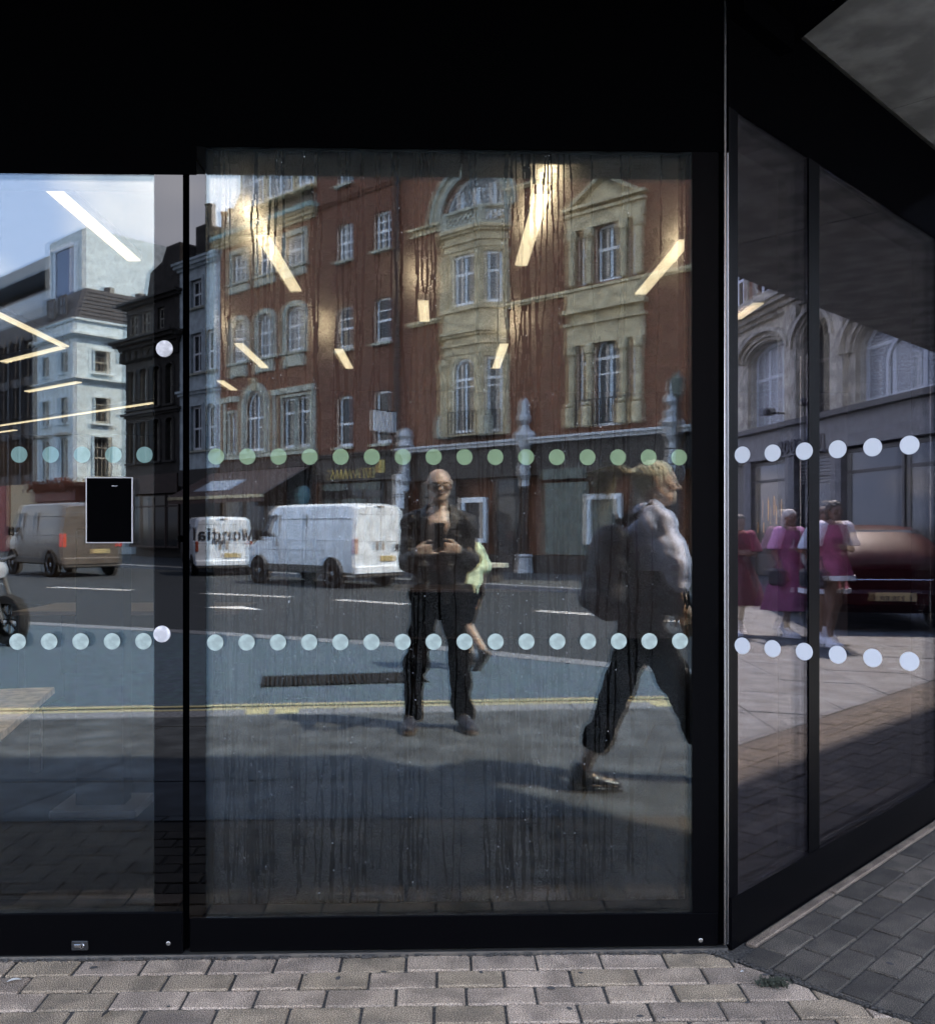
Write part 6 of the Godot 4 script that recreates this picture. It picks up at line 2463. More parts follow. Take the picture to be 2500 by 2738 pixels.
func people() -> void:
	var skin := mat("skin", lin(0.46, 0.33, 0.25), 0.45, 0.0, noise_tex("blotch", 0.012, 0.6, 1.0, 5), 3.0)
	skin.subsurf_scatter_enabled = true
	skin.subsurf_scatter_strength = 0.08
	mat("skin_dark", lin(0.14, 0.075, 0.05), 0.5)
	mat("eye", lin(0.03, 0.025, 0.02), 0.15)
	var leather := mat("leather", lin(0.006, 0.006, 0.006), 0.42, 0.0, noise_tex("blotch", 0.012, 0.6, 1.0, 5), 2.0)
	bump(leather, noise_tex("leather_relief", 0.03, 0.0, 1.0, 4), 0.5)
	var tee := mat("tee_black", lin(0.006, 0.004, 0.004), 0.95)
	var trousers := mat("trousers", lin(0.005, 0.004, 0.004), 0.95, 0.0, noise_tex("grain", 0.05, 0.72, 1.0, 4), 2.0)
	for q in [tee, trousers]:
		q.metallic_specular = 0.1
	leather.metallic_specular = 0.35
	var navy := mat("shoe_navy", lin(0.012, 0.014, 0.025), 0.6)
	mat("shoe_sole", lin(0.07, 0.05, 0.035), 0.8)
	# ---- the photographer
	var P := thing("person", "bald man in glasses and a black leather jacket holding up a phone", "person", Vector3(-0.02, 0, 3.42))
	var head := moved(head_bones(), Transform3D(Basis(Vector3.RIGHT, -0.03) * Basis(UP, -0.12), Vector3(0.005, 1.672, -0.01)))
	var body := [
		[Vector3(0, 1.5, 0.03), Vector3(0, 1.40, 0.0), 0.062, 0.10, 0.05],
		[Vector3(0, 1.36, 0.01), Vector3(0, 1.0, 0.01), 0.12, 0.12, 0.08, Vector3(1.1, 1, 0.7)],
		[Vector3(-0.19, 1.43, 0.02), Vector3(0.19, 1.43, 0.02), 0.05, 0.05, 0.05],
		[Vector3(-0.185, 1.42, 0.02), Vector3(-0.215, 1.16, -0.03), 0.045, 0.038, 0.03],
		[Vector3(-0.215, 1.16, -0.03), Vector3(-0.12, 1.225, -0.27), 0.038, 0.026, 0.02],
		[Vector3(0.185, 1.42, 0.02), Vector3(0.215, 1.16, -0.03), 0.045, 0.038, 0.03],
		[Vector3(0.215, 1.16, -0.03), Vector3(0.13, 1.225, -0.27), 0.038, 0.026, 0.02],
		[Vector3(-0.09, 0.92, 0), Vector3(-0.15, 0.5, -0.02), 0.075, 0.05, 0.04],
		[Vector3(-0.15, 0.5, -0.02), Vector3(-0.185, 0.08, -0.02), 0.05, 0.038, 0.03],
		[Vector3(0.09, 0.92, 0), Vector3(0.135, 0.5, -0.02), 0.075, 0.05, 0.04],
		[Vector3(0.135, 0.5, -0.02), Vector3(0.175, 0.08, -0.02), 0.05, 0.038, 0.03],
	]
	var fine := body_mesh(head, 0.0055)
	var hl := hand_bones(Vector3(-0.085, 1.235, -0.345), Vector3(0.9, 0.12, -0.10), Vector3(0.0, 0.1, -1.0), 0.35, 1.0)
	var hr := hand_bones(Vector3(0.085, 1.245, -0.345), Vector3(-0.9, 0.12, -0.10), Vector3(0.0, 0.1, -1.0), 0.35, -1.0)
	hl.append([Vector3(-0.13, 1.225, -0.27), Vector3(-0.105, 1.232, -0.325), 0.028, 0.024, 0.015])
	hr.append([Vector3(0.13, 1.225, -0.27), Vector3(0.105, 1.24, -0.325), 0.028, 0.024, 0.015])
	part(P, "body", joined([fine, body_mesh(body, 0.016), body_mesh(hl, 0.0045), body_mesh(hr, 0.0045)]), skin)
	var tb := [
		[Vector3(0, 1.38, 0.02), Vector3(0, 1.0, 0.01), 0.145, 0.145, 0.1, Vector3(1.08, 1, 0.68)],
		[Vector3(-0.14, 1.42, 0.02), Vector3(0.14, 1.42, 0.02), 0.06, 0.06, 0.06],
		[Vector3(0, 1.50, -0.02), Vector3(0, 1.455, -0.10), 0.055, 0.04, 0.01, Vector3.ONE, true],
	]
	part(P, "t_shirt", body_mesh(tb, 0.012, [[Vector3(0, 0.9, 0), Vector3(0, -1, 0)], [Vector3(0, 1.475, 0), Vector3(0, 1, -0.35).normalized()]], 0.008), tee)
	var jb := [
		[Vector3(0, 1.36, 0.02), Vector3(0, 1.02, 0.01), 0.155, 0.15, 0.1, Vector3(1.1, 1, 0.74)],
		[Vector3(-0.16, 1.425, 0.02), Vector3(0.16, 1.425, 0.02), 0.072, 0.072, 0.07],
		[Vector3(-0.07, 1.49, 0.03), Vector3(0.07, 1.49, 0.03), 0.055, 0.055, 0.05],
		[Vector3(0, 1.02, 0.01), Vector3(0, 0.86, 0.01), 0.148, 0.152, 0.06, Vector3(1.12, 1, 0.76)],
		[Vector3(-0.19, 1.41, 0.02), Vector3(-0.222, 1.15, -0.02), 0.068, 0.056, 0.05],
		[Vector3(-0.222, 1.15, -0.02), Vector3(-0.125, 1.22, -0.25), 0.056, 0.042, 0.03],
		[Vector3(0.19, 1.41, 0.02), Vector3(0.222, 1.15, -0.02), 0.068, 0.056, 0.05],
		[Vector3(0.222, 1.15, -0.02), Vector3(0.135, 1.22, -0.25), 0.056, 0.042, 0.03],
		[Vector3(0.0, 1.62, -0.09), Vector3(-0.01, 0.75, -0.15), 0.075, 0.07, 0.012, Vector3.ONE, true],
		[Vector3(0.0, 1.62, 0.0), Vector3(0.0, 1.49, -0.02), 0.075, 0.075, 0.012, Vector3.ONE, true],
	]
	part(P, "jacket", body_mesh(jb, 0.011, [[Vector3(0, 0.86, 0), Vector3(0, -1, 0)]], 0.022, 9.0), leather)
	var pb := [
		[Vector3(-0.06, 0.93, 0.01), Vector3(0.06, 0.93, 0.01), 0.125, 0.125, 0.06, Vector3(1, 1, 0.9)],
		[Vector3(-0.095, 0.88, 0.0), Vector3(-0.15, 0.47, -0.01), 0.098, 0.076, 0.05],
		[Vector3(-0.15, 0.47, -0.01), Vector3(-0.185, 0.04, -0.01), 0.074, 0.070, 0.05],
		[Vector3(0.095, 0.88, 0.0), Vector3(0.135, 0.47, -0.01), 0.098, 0.076, 0.05],
		[Vector3(0.135, 0.47, -0.01), Vector3(0.175, 0.04, -0.01), 0.074, 0.070, 0.05],
	]
	part(P, "trousers", body_mesh(pb, 0.012, [[Vector3(0, 0.055, 0), Vector3(0, -1, 0)]], 0.03, 7.0), trousers)
	var lace := mat("lace_white", lin(0.6, 0.62, 0.66), 0.8)
	shoe(P, Vector3(-0.19, 0.0, -0.05), 0.10, 0.0, navy, mats.shoe_sole, lace)
	shoe(P, Vector3(0.18, 0.0, -0.05), -0.22, 0.0, navy, mats.shoe_sole, lace)
	# glasses and eyes follow the head
	var hx := Transform3D(Basis(Vector3.RIGHT, -0.03) * Basis(UP, -0.12), Vector3(0.005, 1.672, -0.01))
	var m := MB.new()
	m.t = hx
	for s in [-1.0, 1.0]:
		var ring := []
		for i in 17:
			var a := TAU * i / 16
			ring.append(Vector3(s * 0.033 + cos(a) * 0.026, 0.002 + sin(a) * 0.019, -0.108 + absf(s * 0.033 + cos(a) * 0.026) * 0.15))
		m.tube(ring, 0.0032, 5)
		m.tube([Vector3(s * 0.058, 0.008, -0.10), Vector3(s * 0.08, 0.008, -0.02), Vector3(s * 0.084, -0.002, 0.02)], 0.003, 5)
		m.bev(Vector3(s * 0.033, 0.020, -0.104), Vector3(0.05, 0.006, 0.005), 0.002)
	m.tube([Vector3(-0.01, 0.005, -0.112), Vector3(0.01, 0.005, -0.112)], 0.003, 5)
	part(P, "glasses", m, mats.black_frame)
	m = MB.new()
	for s in [-1.0, 1.0]:
		m.t = hx * Transform3D(Basis(Vector3.RIGHT, -PI / 2), Vector3(s * 0.031, 0.002, -0.0885))
		m.lathe([[0.0065, -0.002], [0.005, 0.003], [0.0, 0.0045]], 10)
	part(P, "eyes", m, mats.eye)
	# the phone he holds
	var ph := thing("phone", "dark phone held upright in the photographer's hands", "phone", Vector3(-0.012, 1.335, 3.060))
	m = MB.new()
	m.bev(Vector3(), Vector3(0.076, 0.158, 0.008), 0.003)
	part(ph, "case", m, mats.black_frame)
	m = MB.new()
	m.bev(Vector3(), Vector3(0.0785, 0.1605, 0.004), 0.001)
	part(ph, "edge", m, mat("phone_edge", lin(0.45, 0.36, 0.28), 0.3, 0.8))
	m = MB.new()
	m.bev(Vector3(0.012, 0.045, -0.005), Vector3(0.034, 0.034, 0.003), 0.001)
	for q in [[0.004, 0.053], [0.02, 0.053], [0.012, 0.038]]:
		m.t = Transform3D(Basis(Vector3.RIGHT, -PI / 2), Vector3(q[0], q[1], -0.0062))
		m.lathe([[0.006, 0.0], [0.006, 0.0015], [0.0, 0.0015]], 12)
	part(ph, "lens", m, mats.eye)
	walker(skin)
	passer_by(skin)
	for q in [
		["person", "woman with dark hair in a pink dress with a white hem and white sleeves", Vector3(8.86, 0, -3.38), 1.35, 1.70, lin(0.42, 0.085, 0.19), lin(0.80, 0.75, 0.8), lin(0.012, 0.01, 0.01), 0.78, true, "dark handbag of the dark haired woman in the pink dress"],
		["person", "woman in a pink dress close beside the dark haired one, partly hidden by her", Vector3(9.35, 0, -3.45), 1.6, 1.64, lin(0.40, 0.09, 0.15), lin(0.55, 0.6, 0.7), lin(0.05, 0.02, 0.015), 0.62, true, "dark handbag of the woman behind the dark haired one"],
		["person", "woman with pale hair in a long purple dress, left of the black mullion", Vector3(9.88, 0, -3.2), 1.2, 1.62, lin(0.20, 0.05, 0.13), lin(0.46, 0.22, 0.38), lin(0.55, 0.52, 0.48), 0.36, false, "dark handbag of the pale haired woman in purple"],
		["person", "woman in dark maroon clothes with a handbag, beside the corner post", Vector3(10.10, 0, -2.62), 1.5, 1.56, lin(0.10, 0.018, 0.028), lin(0.20, 0.035, 0.07), lin(0.02, 0.012, 0.01), 0.42, false, "dark handbag of the woman in maroon"],
	]:
		dressed(q)


func walker(skin: Material) -> void:
	# ---- the woman walking past
	var W := thing("person", "woman striding to the right in a pale sweatshirt and black trousers, hair blown back", "person", Vector3(1.06, 0, 1.93), -PI / 2)
	var fz := func(f: float, y: float, x: float) -> Vector3: return Vector3(x, y, -f)
	var hx := Transform3D(Basis(Vector3.RIGHT, 0.06).scaled(Vector3.ONE * 1.0), fz.call(0.095, 1.615, 0.0))
	var head := moved(head_bones(), hx)
	var body := [
		[fz.call(0.06, 1.42, 0), fz.call(0.03, 1.05, 0), 0.10, 0.10, 0.06, Vector3(1.2, 1, 0.85)],
		[fz.call(0.07, 1.41, -0.16), fz.call(0.135, 1.175, -0.20), 0.045, 0.038, 0.03],
		[fz.call(0.135, 1.175, -0.20), fz.call(0.185, 0.985, -0.17), 0.037, 0.026, 0.02],
		[fz.call(0.07, 1.41, 0.16), fz.call(-0.02, 1.17, 0.20), 0.045, 0.038, 0.03],
		[fz.call(-0.02, 1.17, 0.20), fz.call(0.10, 0.98, 0.19), 0.037, 0.026, 0.02],
		[fz.call(0.0, 0.92, -0.08), fz.call(-0.13, 0.53, -0.08), 0.085, 0.055, 0.04],
		[fz.call(-0.13, 0.53, -0.08), fz.call(-0.315, 0.115, -0.08), 0.053, 0.036, 0.03],
		[fz.call(0.0, 0.92, 0.08), fz.call(0.20, 0.56, 0.08), 0.085, 0.055, 0.04],
		[fz.call(0.20, 0.56, 0.08), fz.call(0.40, 0.16, 0.08), 0.053, 0.036, 0.03],
	]
	var hand := hand_bones(fz.call(0.20, 0.92, -0.165), Vector3(0, -1, -0.25), Vector3(-1, 0, 0), 0.4, -1.0)
	hand.append([fz.call(0.185, 0.985, -0.17), fz.call(0.195, 0.95, -0.166), 0.026, 0.022, 0.015])
	var hand2 := hand_bones(fz.call(0.12, 0.92, 0.19), Vector3(0, -1, -0.2), Vector3(1, 0, 0), 0.4, 1.0)
	part(W, "body", joined([body_mesh(head, 0.0055), body_mesh(body, 0.015), body_mesh(hand, 0.0045), body_mesh(hand2, 0.006)]), skin)
	var m := MB.new()
	for s in [-1.0, 1.0]:
		m.t = hx * Transform3D(Basis(Vector3.RIGHT, -PI / 2), Vector3(s * 0.031, 0.002, -0.0885))
		m.lathe([[0.0065, -0.002], [0.005, 0.003], [0.0, 0.0045]], 10)
	part(W, "eyes", m, mats.eye)
	# hair: a cap over the skull and a pony tail in the wind
	var hair := mat("hair_blonde", lin(0.62, 0.58, 0.42), 0.5, 0.0, noise_tex("grain", 0.05, 0.72, 1.0, 4), 6.0)
	hair.backlight_enabled = true
	hair.backlight = Color(0.7, 0.66, 0.5)
	var hb := moved([
		[Vector3(0, 0.045, 0.02), Vector3(0, 0.045, 0.02), 0.085, 0.085, 0.01, Vector3(1.0, 1.04, 1.2)],
		[Vector3(0, 0.0, 0.06), Vector3(0, -0.04, 0.06), 0.06, 0.045, 0.03],
		[Vector3(0, 0.06, 0.11), Vector3(0, 0.07, 0.14), 0.03, 0.024, 0.02],
	], hx)
	part(W, "hair", body_mesh(hb, 0.007, [[hx * Vector3(0, 0.045, -0.055), (hx.basis * Vector3(0, -0.55, -1)).normalized()]], 0.010, 45.0), hair)
	m = MB.new()
	var r := RandomNumberGenerator.new()
	r.seed = 31
	var root := hx * Vector3(0, 0.075, 0.15)
	for i in 130:
		var o := Vector3(r.randf_range(-1, 1), r.randf_range(-1, 1), r.randf_range(-1, 1)) * 0.016
		var lift := r.randf_range(-0.05, 0.03)
		var L := r.randf_range(0.12, 0.24)
		var fall := r.randf_range(0.05, 0.30) if r.randf() < 0.35 else r.randf_range(0.0, 0.08)
		var sp := Vector3(r.randf_range(-1, 1), r.randf_range(-1, 1), 0) * 0.028
		m.tube([root + o, root + o + Vector3(0, 0.02 + lift * 0.4, L * 0.35) + sp * 0.4, root + o * 1.2 + Vector3(0, lift - fall * 0.3, L * 0.75) + sp, root + o * 1.4 + Vector3(0, lift - fall, L) + sp * 1.6], [0.0028, 0.0026, 0.002, 0.0008], 4, false)
	part(W, "ponytail", m, hair)
	m = MB.new()
	var ring := []
	for i in 15:
		var a := TAU * i / 14
		ring.append(hx * Vector3(-0.088, -0.042 + cos(a) * 0.016, 0.008 + sin(a) * 0.016))
	m.tube(ring, 0.0018, 5)
	part(W, "earring", m, mats.steel)
	var sweat := mat("sweatshirt", lin(0.60, 0.63, 0.82), 0.9, 0.0, noise_tex("blotch", 0.012, 0.6, 1.0, 5), 1.5)
	bump(sweat, noise_tex("grain", 0.05, 0.72, 1.0, 4), 0.4)
	var sb := [
		[fz.call(0.05, 1.37, 0), fz.call(0.02, 1.06, 0), 0.122, 0.130, 0.08, Vector3(1.25, 1, 0.9)],
		[fz.call(0.065, 1.42, -0.14), fz.call(0.065, 1.42, 0.14), 0.07, 0.07, 0.06],
		[fz.call(0.06, 1.47, -0.03), fz.call(0.06, 1.47, 0.03), 0.062, 0.062, 0.04],
		[fz.call(0.07, 1.405, -0.16), fz.call(0.14, 1.19, -0.205), 0.074, 0.074, 0.06],
		[fz.call(0.14, 1.19, -0.205), fz.call(0.17, 1.10, -0.19), 0.074, 0.06, 0.04],
		[fz.call(0.07, 1.405, 0.16), fz.call(-0.02, 1.17, 0.205), 0.08, 0.075, 0.06],
		[fz.call(-0.02, 1.17, 0.205), fz.call(0.08, 1.03, 0.195), 0.07, 0.06, 0.04],
	]
	part(W, "sweatshirt", body_mesh(sb, 0.011, [[Vector3(0, 0.97, 0), Vector3(0, -1, 0)]], 0.03, 8.0), sweat)
	var dark := mat("black_cloth", lin(0.004, 0.004, 0.005), 0.95)
	dark.metallic_specular = 0.1
	var tb := [
		[fz.call(0.0, 0.98, -0.06), fz.call(0.0, 0.98, 0.06), 0.135, 0.135, 0.06, Vector3(1.05, 1, 1)],
		[fz.call(0.0, 0.92, -0.08), fz.call(-0.125, 0.55, -0.085), 0.108, 0.08, 0.06],
		[fz.call(-0.125, 0.55, -0.085), fz.call(-0.285, 0.18, -0.085), 0.078, 0.078, 0.05],
		[fz.call(0.0, 0.92, 0.08), fz.call(0.20, 0.58, 0.085), 0.108, 0.08, 0.06],
		[fz.call(0.20, 0.58, 0.085), fz.call(0.38, 0.2, 0.085), 0.078, 0.078, 0.05],
	]
	part(W, "trousers", body_mesh(tb, 0.013, [[fz.call(-0.27, 0.22, 0), (fz.call(-0.35, -0.75, 0) as Vector3).normalized()], [Vector3(0, 0.2, 0), Vector3(0, -1, 0)]], 0.022, 8.0), dark)
	var vest := [
		[fz.call(0.10, 1.12, -0.14), fz.call(0.14, 0.98, -0.15), 0.085, 0.085, 0.05, Vector3(0.9, 1, 1)],
		[fz.call(0.02, 1.12, 0.0), fz.call(0.02, 0.98, 0.0), 0.165, 0.17, 0.05, Vector3(1.15, 1, 0.95)],
	]
	part(W, "dark_vest", body_mesh(vest, 0.014, [[Vector3(0, 0.93, 0), Vector3(0, -1, 0)], [fz.call(0, 1.16, 0), Vector3(0, 1, 0)]], 0.02, 8.0), dark)
	var lace := mat("lace_grey", lin(0.25, 0.25, 0.27), 0.8)
	shoe(W, fz.call(-0.32, 0.012, -0.08), 0.0, -0.06, mat("shoe_black", lin(0.012, 0.012, 0.013), 0.35), mats.shoe_black, lace)
	shoe(W, fz.call(0.43, 0.06, 0.08), 0.0, 0.30, mats.shoe_black, mats.shoe_black, lace)
	# her backpack
	var B := thing("backpack", "bulky dark backpack on the walking woman's back", "backpack", Vector3(1.06, 0, 1.93), -PI / 2)
	var bb := [
		[fz.call(-0.155, 1.30, -0.07), fz.call(-0.155, 1.30, 0.07), 0.10, 0.10, 0.05],
		[fz.call(-0.175, 1.02, -0.08), fz.call(-0.175, 1.02, 0.08), 0.125, 0.125, 0.06],
		[fz.call(-0.165, 1.18, -0.08), fz.call(-0.165, 1.18, 0.08), 0.11, 0.11, 0.06],
	]
	part(B, "bag", body_mesh(bb, 0.012, [], 0.012, 10.0), mat("bag_navy", lin(0.014, 0.018, 0.030), 0.7, 0.0, noise_tex("grain", 0.05, 0.72, 1.0, 4), 2.0))
	part(B, "pocket", body_mesh([[fz.call(-0.27, 1.0, -0.06), fz.call(-0.27, 1.0, 0.06), 0.055, 0.055, 0.05], [fz.call(-0.26, 1.1, -0.06), fz.call(-0.26, 1.1, 0.06), 0.05, 0.05, 0.05]], 0.013), mats.bag_navy)
	m = MB.new()
	for x in [-0.11, 0.11]:
		m.tube([fz.call(-0.10, 1.40, x), fz.call(0.03, 1.505, x), fz.call(0.13, 1.44, x * 1.1), fz.call(0.165, 1.28, x * 1.15), fz.call(0.10, 1.08, x * 1.35), fz.call(-0.08, 0.96, x)], 0.018, 6)
	m.tube([fz.call(-0.12, 1.41, -0.03), fz.call(-0.13, 1.45, 0.0), fz.call(-0.12, 1.41, 0.03)], 0.01, 6)
	part(B, "strap", m, dark)


func passer_by(skin: Material) -> void:
	# ---- someone in a pale green T-shirt, behind the photographer
	var Q := thing("person", "person in a pale green T-shirt and dark shorts walking behind the photographer", "person", Vector3(0.27, 0, 6.35), 2.3)
	var turn := Transform3D(Basis(), Vector3.ZERO)
	var head := moved(head_bones(), Transform3D(Basis().scaled(Vector3.ONE * 0.9), Vector3(0, 1.36, -0.02)))
	var body := [
		[Vector3(0, 1.18, 0), Vector3(0, 0.85, 0), 0.10, 0.10, 0.06, Vector3(1.15, 1, 0.8)],
		[Vector3(-0.15, 1.15, 0), Vector3(-0.21, 0.92, 0.03), 0.045, 0.036, 0.03],
		[Vector3(-0.21, 0.92, 0.03), Vector3(-0.215, 0.70, -0.03), 0.036, 0.025, 0.02],
		[Vector3(0.15, 1.15, 0), Vector3(0.21, 0.92, 0.03), 0.045, 0.036, 0.03],
		[Vector3(0.21, 0.92, 0.03), Vector3(0.20, 0.70, -0.05), 0.036, 0.025, 0.02],
		[Vector3(-0.07, 0.76, 0), Vector3(-0.08, 0.43, -0.10), 0.075, 0.05, 0.04],
		[Vector3(-0.08, 0.43, -0.10), Vector3(-0.08, 0.09, -0.05), 0.05, 0.034, 0.03],
		[Vector3(0.07, 0.76, 0), Vector3(0.08, 0.42, 0.06), 0.075, 0.05, 0.04],
		[Vector3(0.08, 0.42, 0.06), Vector3(0.08, 0.18, 0.27), 0.05, 0.034, 0.03],
	]
	var hA := hand_bones(Vector3(-0.216, 0.64, -0.045), Vector3(0, -1, -0.2), Vector3(-1, 0, 0), 0.4, 1.0)
	var hB := hand_bones(Vector3(0.2, 0.64, -0.07), Vector3(0, -1, -0.2), Vector3(1, 0, 0), 0.4, -1.0)
	part(Q, "body", joined([body_mesh(head, 0.007), body_mesh(body, 0.015), body_mesh(hA, 0.006), body_mesh(hB, 0.006)]), skin)
	part(Q, "hair", body_mesh(moved([[Vector3(0, 0.05, 0.025), Vector3(0, 0.05, 0.025), 0.086, 0.086, 0.01, Vector3(1, 1.02, 1.2)], [Vector3(0, 0.0, 0.08), Vector3(0, -0.05, 0.08), 0.06, 0.05, 0.03]], Transform3D(Basis().scaled(Vector3.ONE * 0.9), Vector3(0, 1.36, -0.02))), 0.009, [[Vector3(0, 1.40, -0.07), Vector3(0, -0.5, -1).normalized()]], 0.008, 40.0), mats.shop_brown)
	var tee := mat("tee_green", lin(0.55, 0.66, 0.45), 0.9)
	part(Q, "t_shirt", body_mesh([
		[Vector3(0, 1.15, 0), Vector3(0, 0.78, 0), 0.125, 0.14, 0.08, Vector3(1.15, 1, 0.85)],
		[Vector3(-0.12, 1.17, 0), Vector3(0.12, 1.17, 0), 0.06, 0.06, 0.05],
		[Vector3(-0.15, 1.15, 0), Vector3(-0.205, 0.98, 0.025), 0.068, 0.075, 0.05],
		[Vector3(0.15, 1.15, 0), Vector3(0.205, 0.98, 0.025), 0.068, 0.075, 0.05]], 0.012, [[Vector3(0, 0.72, 0), Vector3(0, -1, 0)]], 0.02, 9.0), tee)
	part(Q, "shorts", body_mesh([
		[Vector3(-0.05, 0.78, 0), Vector3(0.05, 0.78, 0), 0.115, 0.115, 0.05],
		[Vector3(-0.07, 0.74, 0), Vector3(-0.08, 0.46, -0.09), 0.1, 0.085, 0.05],
		[Vector3(0.07, 0.74, 0), Vector3(0.08, 0.46, 0.05), 0.1, 0.085, 0.05]], 0.013, [[Vector3(0, 0.44, 0), Vector3(0, -1, 0)]], 0.015, 9.0), mats.black_cloth)
	shoe(Q, Vector3(-0.08, 0.0, -0.06), 0.0, 0.0, mats.shoe_black, mats.shoe_sole, mats.lace_grey)
	shoe(Q, Vector3(0.08, 0.10, 0.29), 0.0, -0.9, mats.shoe_black, mats.shoe_sole, mats.lace_grey)


func dressed(q: Array) -> void:
	# label, place, turn, height, dress, sleeves, hair, hem, white hem
	var t := thing(q[0], q[1], "person", q[2], q[3], "women in pink and purple dresses")
	var s: float = q[4] / 1.70
	var S := func(x: float, y: float, z: float) -> Vector3: return Vector3(x, y, z) * s
	var hx := Transform3D(Basis().scaled(Vector3.ONE * s * 0.95), S.call(0, 1.575, -0.02))
	var skin: Material = mats.skin_dark
	var body := [
		[S.call(0, 1.40, 0), S.call(0, 1.05, 0), 0.1 * s, 0.1 * s, 0.06, Vector3(1.15, 1, 0.8)],
		[S.call(-0.16, 1.38, 0), S.call(-0.22, 1.12, 0.03), 0.045 * s, 0.036 * s, 0.03],
		[S.call(-0.22, 1.12, 0.03), S.call(-0.20, 0.90, -0.10), 0.036 * s, 0.025 * s, 0.02],
		[S.call(0.16, 1.38, 0), S.call(0.23, 1.13, 0.0), 0.045 * s, 0.036 * s, 0.03],
		[S.call(0.23, 1.13, 0.0), S.call(0.12, 1.14, -0.17), 0.036 * s, 0.025 * s, 0.02],
		[S.call(-0.08, 0.9, 0), S.call(-0.09, 0.5, -0.08), 0.08 * s, 0.055 * s, 0.04],
		[S.call(-0.09, 0.5, -0.08), S.call(-0.09, 0.08, -0.06), 0.055 * s, 0.036 * s, 0.03],
		[S.call(0.08, 0.9, 0), S.call(0.09, 0.5, 0.08), 0.08 * s, 0.055 * s, 0.04],
		[S.call(0.09, 0.5, 0.08), S.call(0.09, 0.1, 0.22), 0.055 * s, 0.036 * s, 0.03],
	]
	var hA := hand_bones(S.call(-0.195, 0.85, -0.135), Vector3(0.1, -1, -0.4), Vector3(-1, 0, 0), 0.4, 1.0)
	var hB := hand_bones(S.call(0.06, 1.15, -0.2), Vector3(-1, 0.2, -0.2), Vector3(0, 0.3, -1), 0.5, -1.0)
	part(t, "body", joined([body_mesh(moved(head_bones(), hx), 0.010), body_mesh(body, 0.018), body_mesh(hA, 0.008), body_mesh(hB, 0.008)]), skin)
	var hm := mat("hair_%s" % str(q[7]), q[7], 0.6, 0.0, noise_tex("grain", 0.05, 0.72, 1.0, 4), 5.0)
	part(t, "hair", body_mesh(moved([
		[Vector3(0, 0.05, 0.025), Vector3(0, 0.05, 0.025), 0.09, 0.09, 0.01, Vector3(1, 1.02, 1.2)],
		[Vector3(-0.05, 0.0, 0.06), Vector3(-0.06, -0.16, 0.07), 0.05, 0.035, 0.04],
		[Vector3(0.05, 0.0, 0.06), Vector3(0.06, -0.16, 0.07), 0.05, 0.035, 0.04]], hx), 0.012, [[hx * Vector3(0, 0.04, -0.06), Vector3(0, -0.5, -1).normalized()]], 0.012, 30.0), hm)
	# dress: a ring by ring cloth with folds
	var hem: float = q[8]
	var rings := []
	for i in 12:
		var y := lerpf(1.42, hem, i / 11.0)
		var w: float
		if y > 1.05:
			w = lerpf(0.125, 0.165, clampf((1.42 - y) / 0.14, 0, 1)) if y > 1.28 else lerpf(0.135, 0.165, clampf((y - 1.05) / 0.23, 0, 1))
		else:
			w = lerpf(0.135, 0.135 + 0.16 * (1.05 - hem) / 0.4 * 0.75, pow(clampf((1.05 - y) / (1.05 - hem), 0, 1), 0.8))
		var ring := PackedVector3Array()
		for k in 28:
			var a := TAU * k / 28
			var fold := 1.0 + (0.07 * sin(a * 7 + i * 0.15) + 0.04 * sin(a * 11.0)) * clampf((1.05 - y) / 0.3, 0, 1)
			ring.append(S.call(cos(a) * w * 1.16 * fold, y, sin(a) * w * 0.9 * fold))
		rings.append(ring)
	rings.reverse()
	var m := MB.new()
	m.loft(rings)
	var dm := mat("dress_%s" % str(q[5]), q[5], 0.7, 0.0, noise_tex("blotch", 0.012, 0.6, 1.0, 5), 1.0)
	part(t, "dress", m, dm)
	if q[9]:
		m = MB.new()
		var a0 := PackedVector3Array()
		var a1 := PackedVector3Array()
		for k in 28:
			var p: Vector3 = rings[0][k]
			a0.append(Vector3(p.x * 1.03, p.y - 0.005, p.z * 1.03))
			a1.append(Vector3(p.x * 1.02, p.y + 0.05, p.z * 1.02))
		m.loft([a0, a1])
		part(t, "hem_band", m, mats.white_wood)
	part(t, "sleeves", body_mesh([
		[S.call(-0.16, 1.39, 0), S.call(-0.24, 1.17, 0.025), 0.082, 0.085, 0.03],
		[S.call(0.16, 1.39, 0), S.call(0.25, 1.17, 0.0), 0.082, 0.085, 0.03]], 0.016, [[S.call(0, 1.17, 0), Vector3(0, -1, 0)]], 0.012, 9.0), mat("sleeve_%s" % str(q[6]), q[6], 0.85))
	shoe(t, S.call(-0.09, 0.0, -0.09), 0.0, 0.0, mats.lace_white, mats.lace_white, mats.lace_grey)
	shoe(t, S.call(0.09, 0.05, 0.22), 0.0, -0.5, mats.lace_white, mats.lace_white, mats.lace_grey)
	m = MB.new()
	m.bev(S.call(-0.26, 0.80, -0.08), Vector3(0.09, 0.22, 0.28), 0.03)
	m.tube([S.call(-0.26, 0.9, -0.18), S.call(-0.22, 1.05, -0.1), S.call(-0.26, 0.9, 0.02)], 0.008, 5)
	var bag := single("handbag", m, mats.bag_navy, q[10], "handbag")
	bag.transform = t.transform


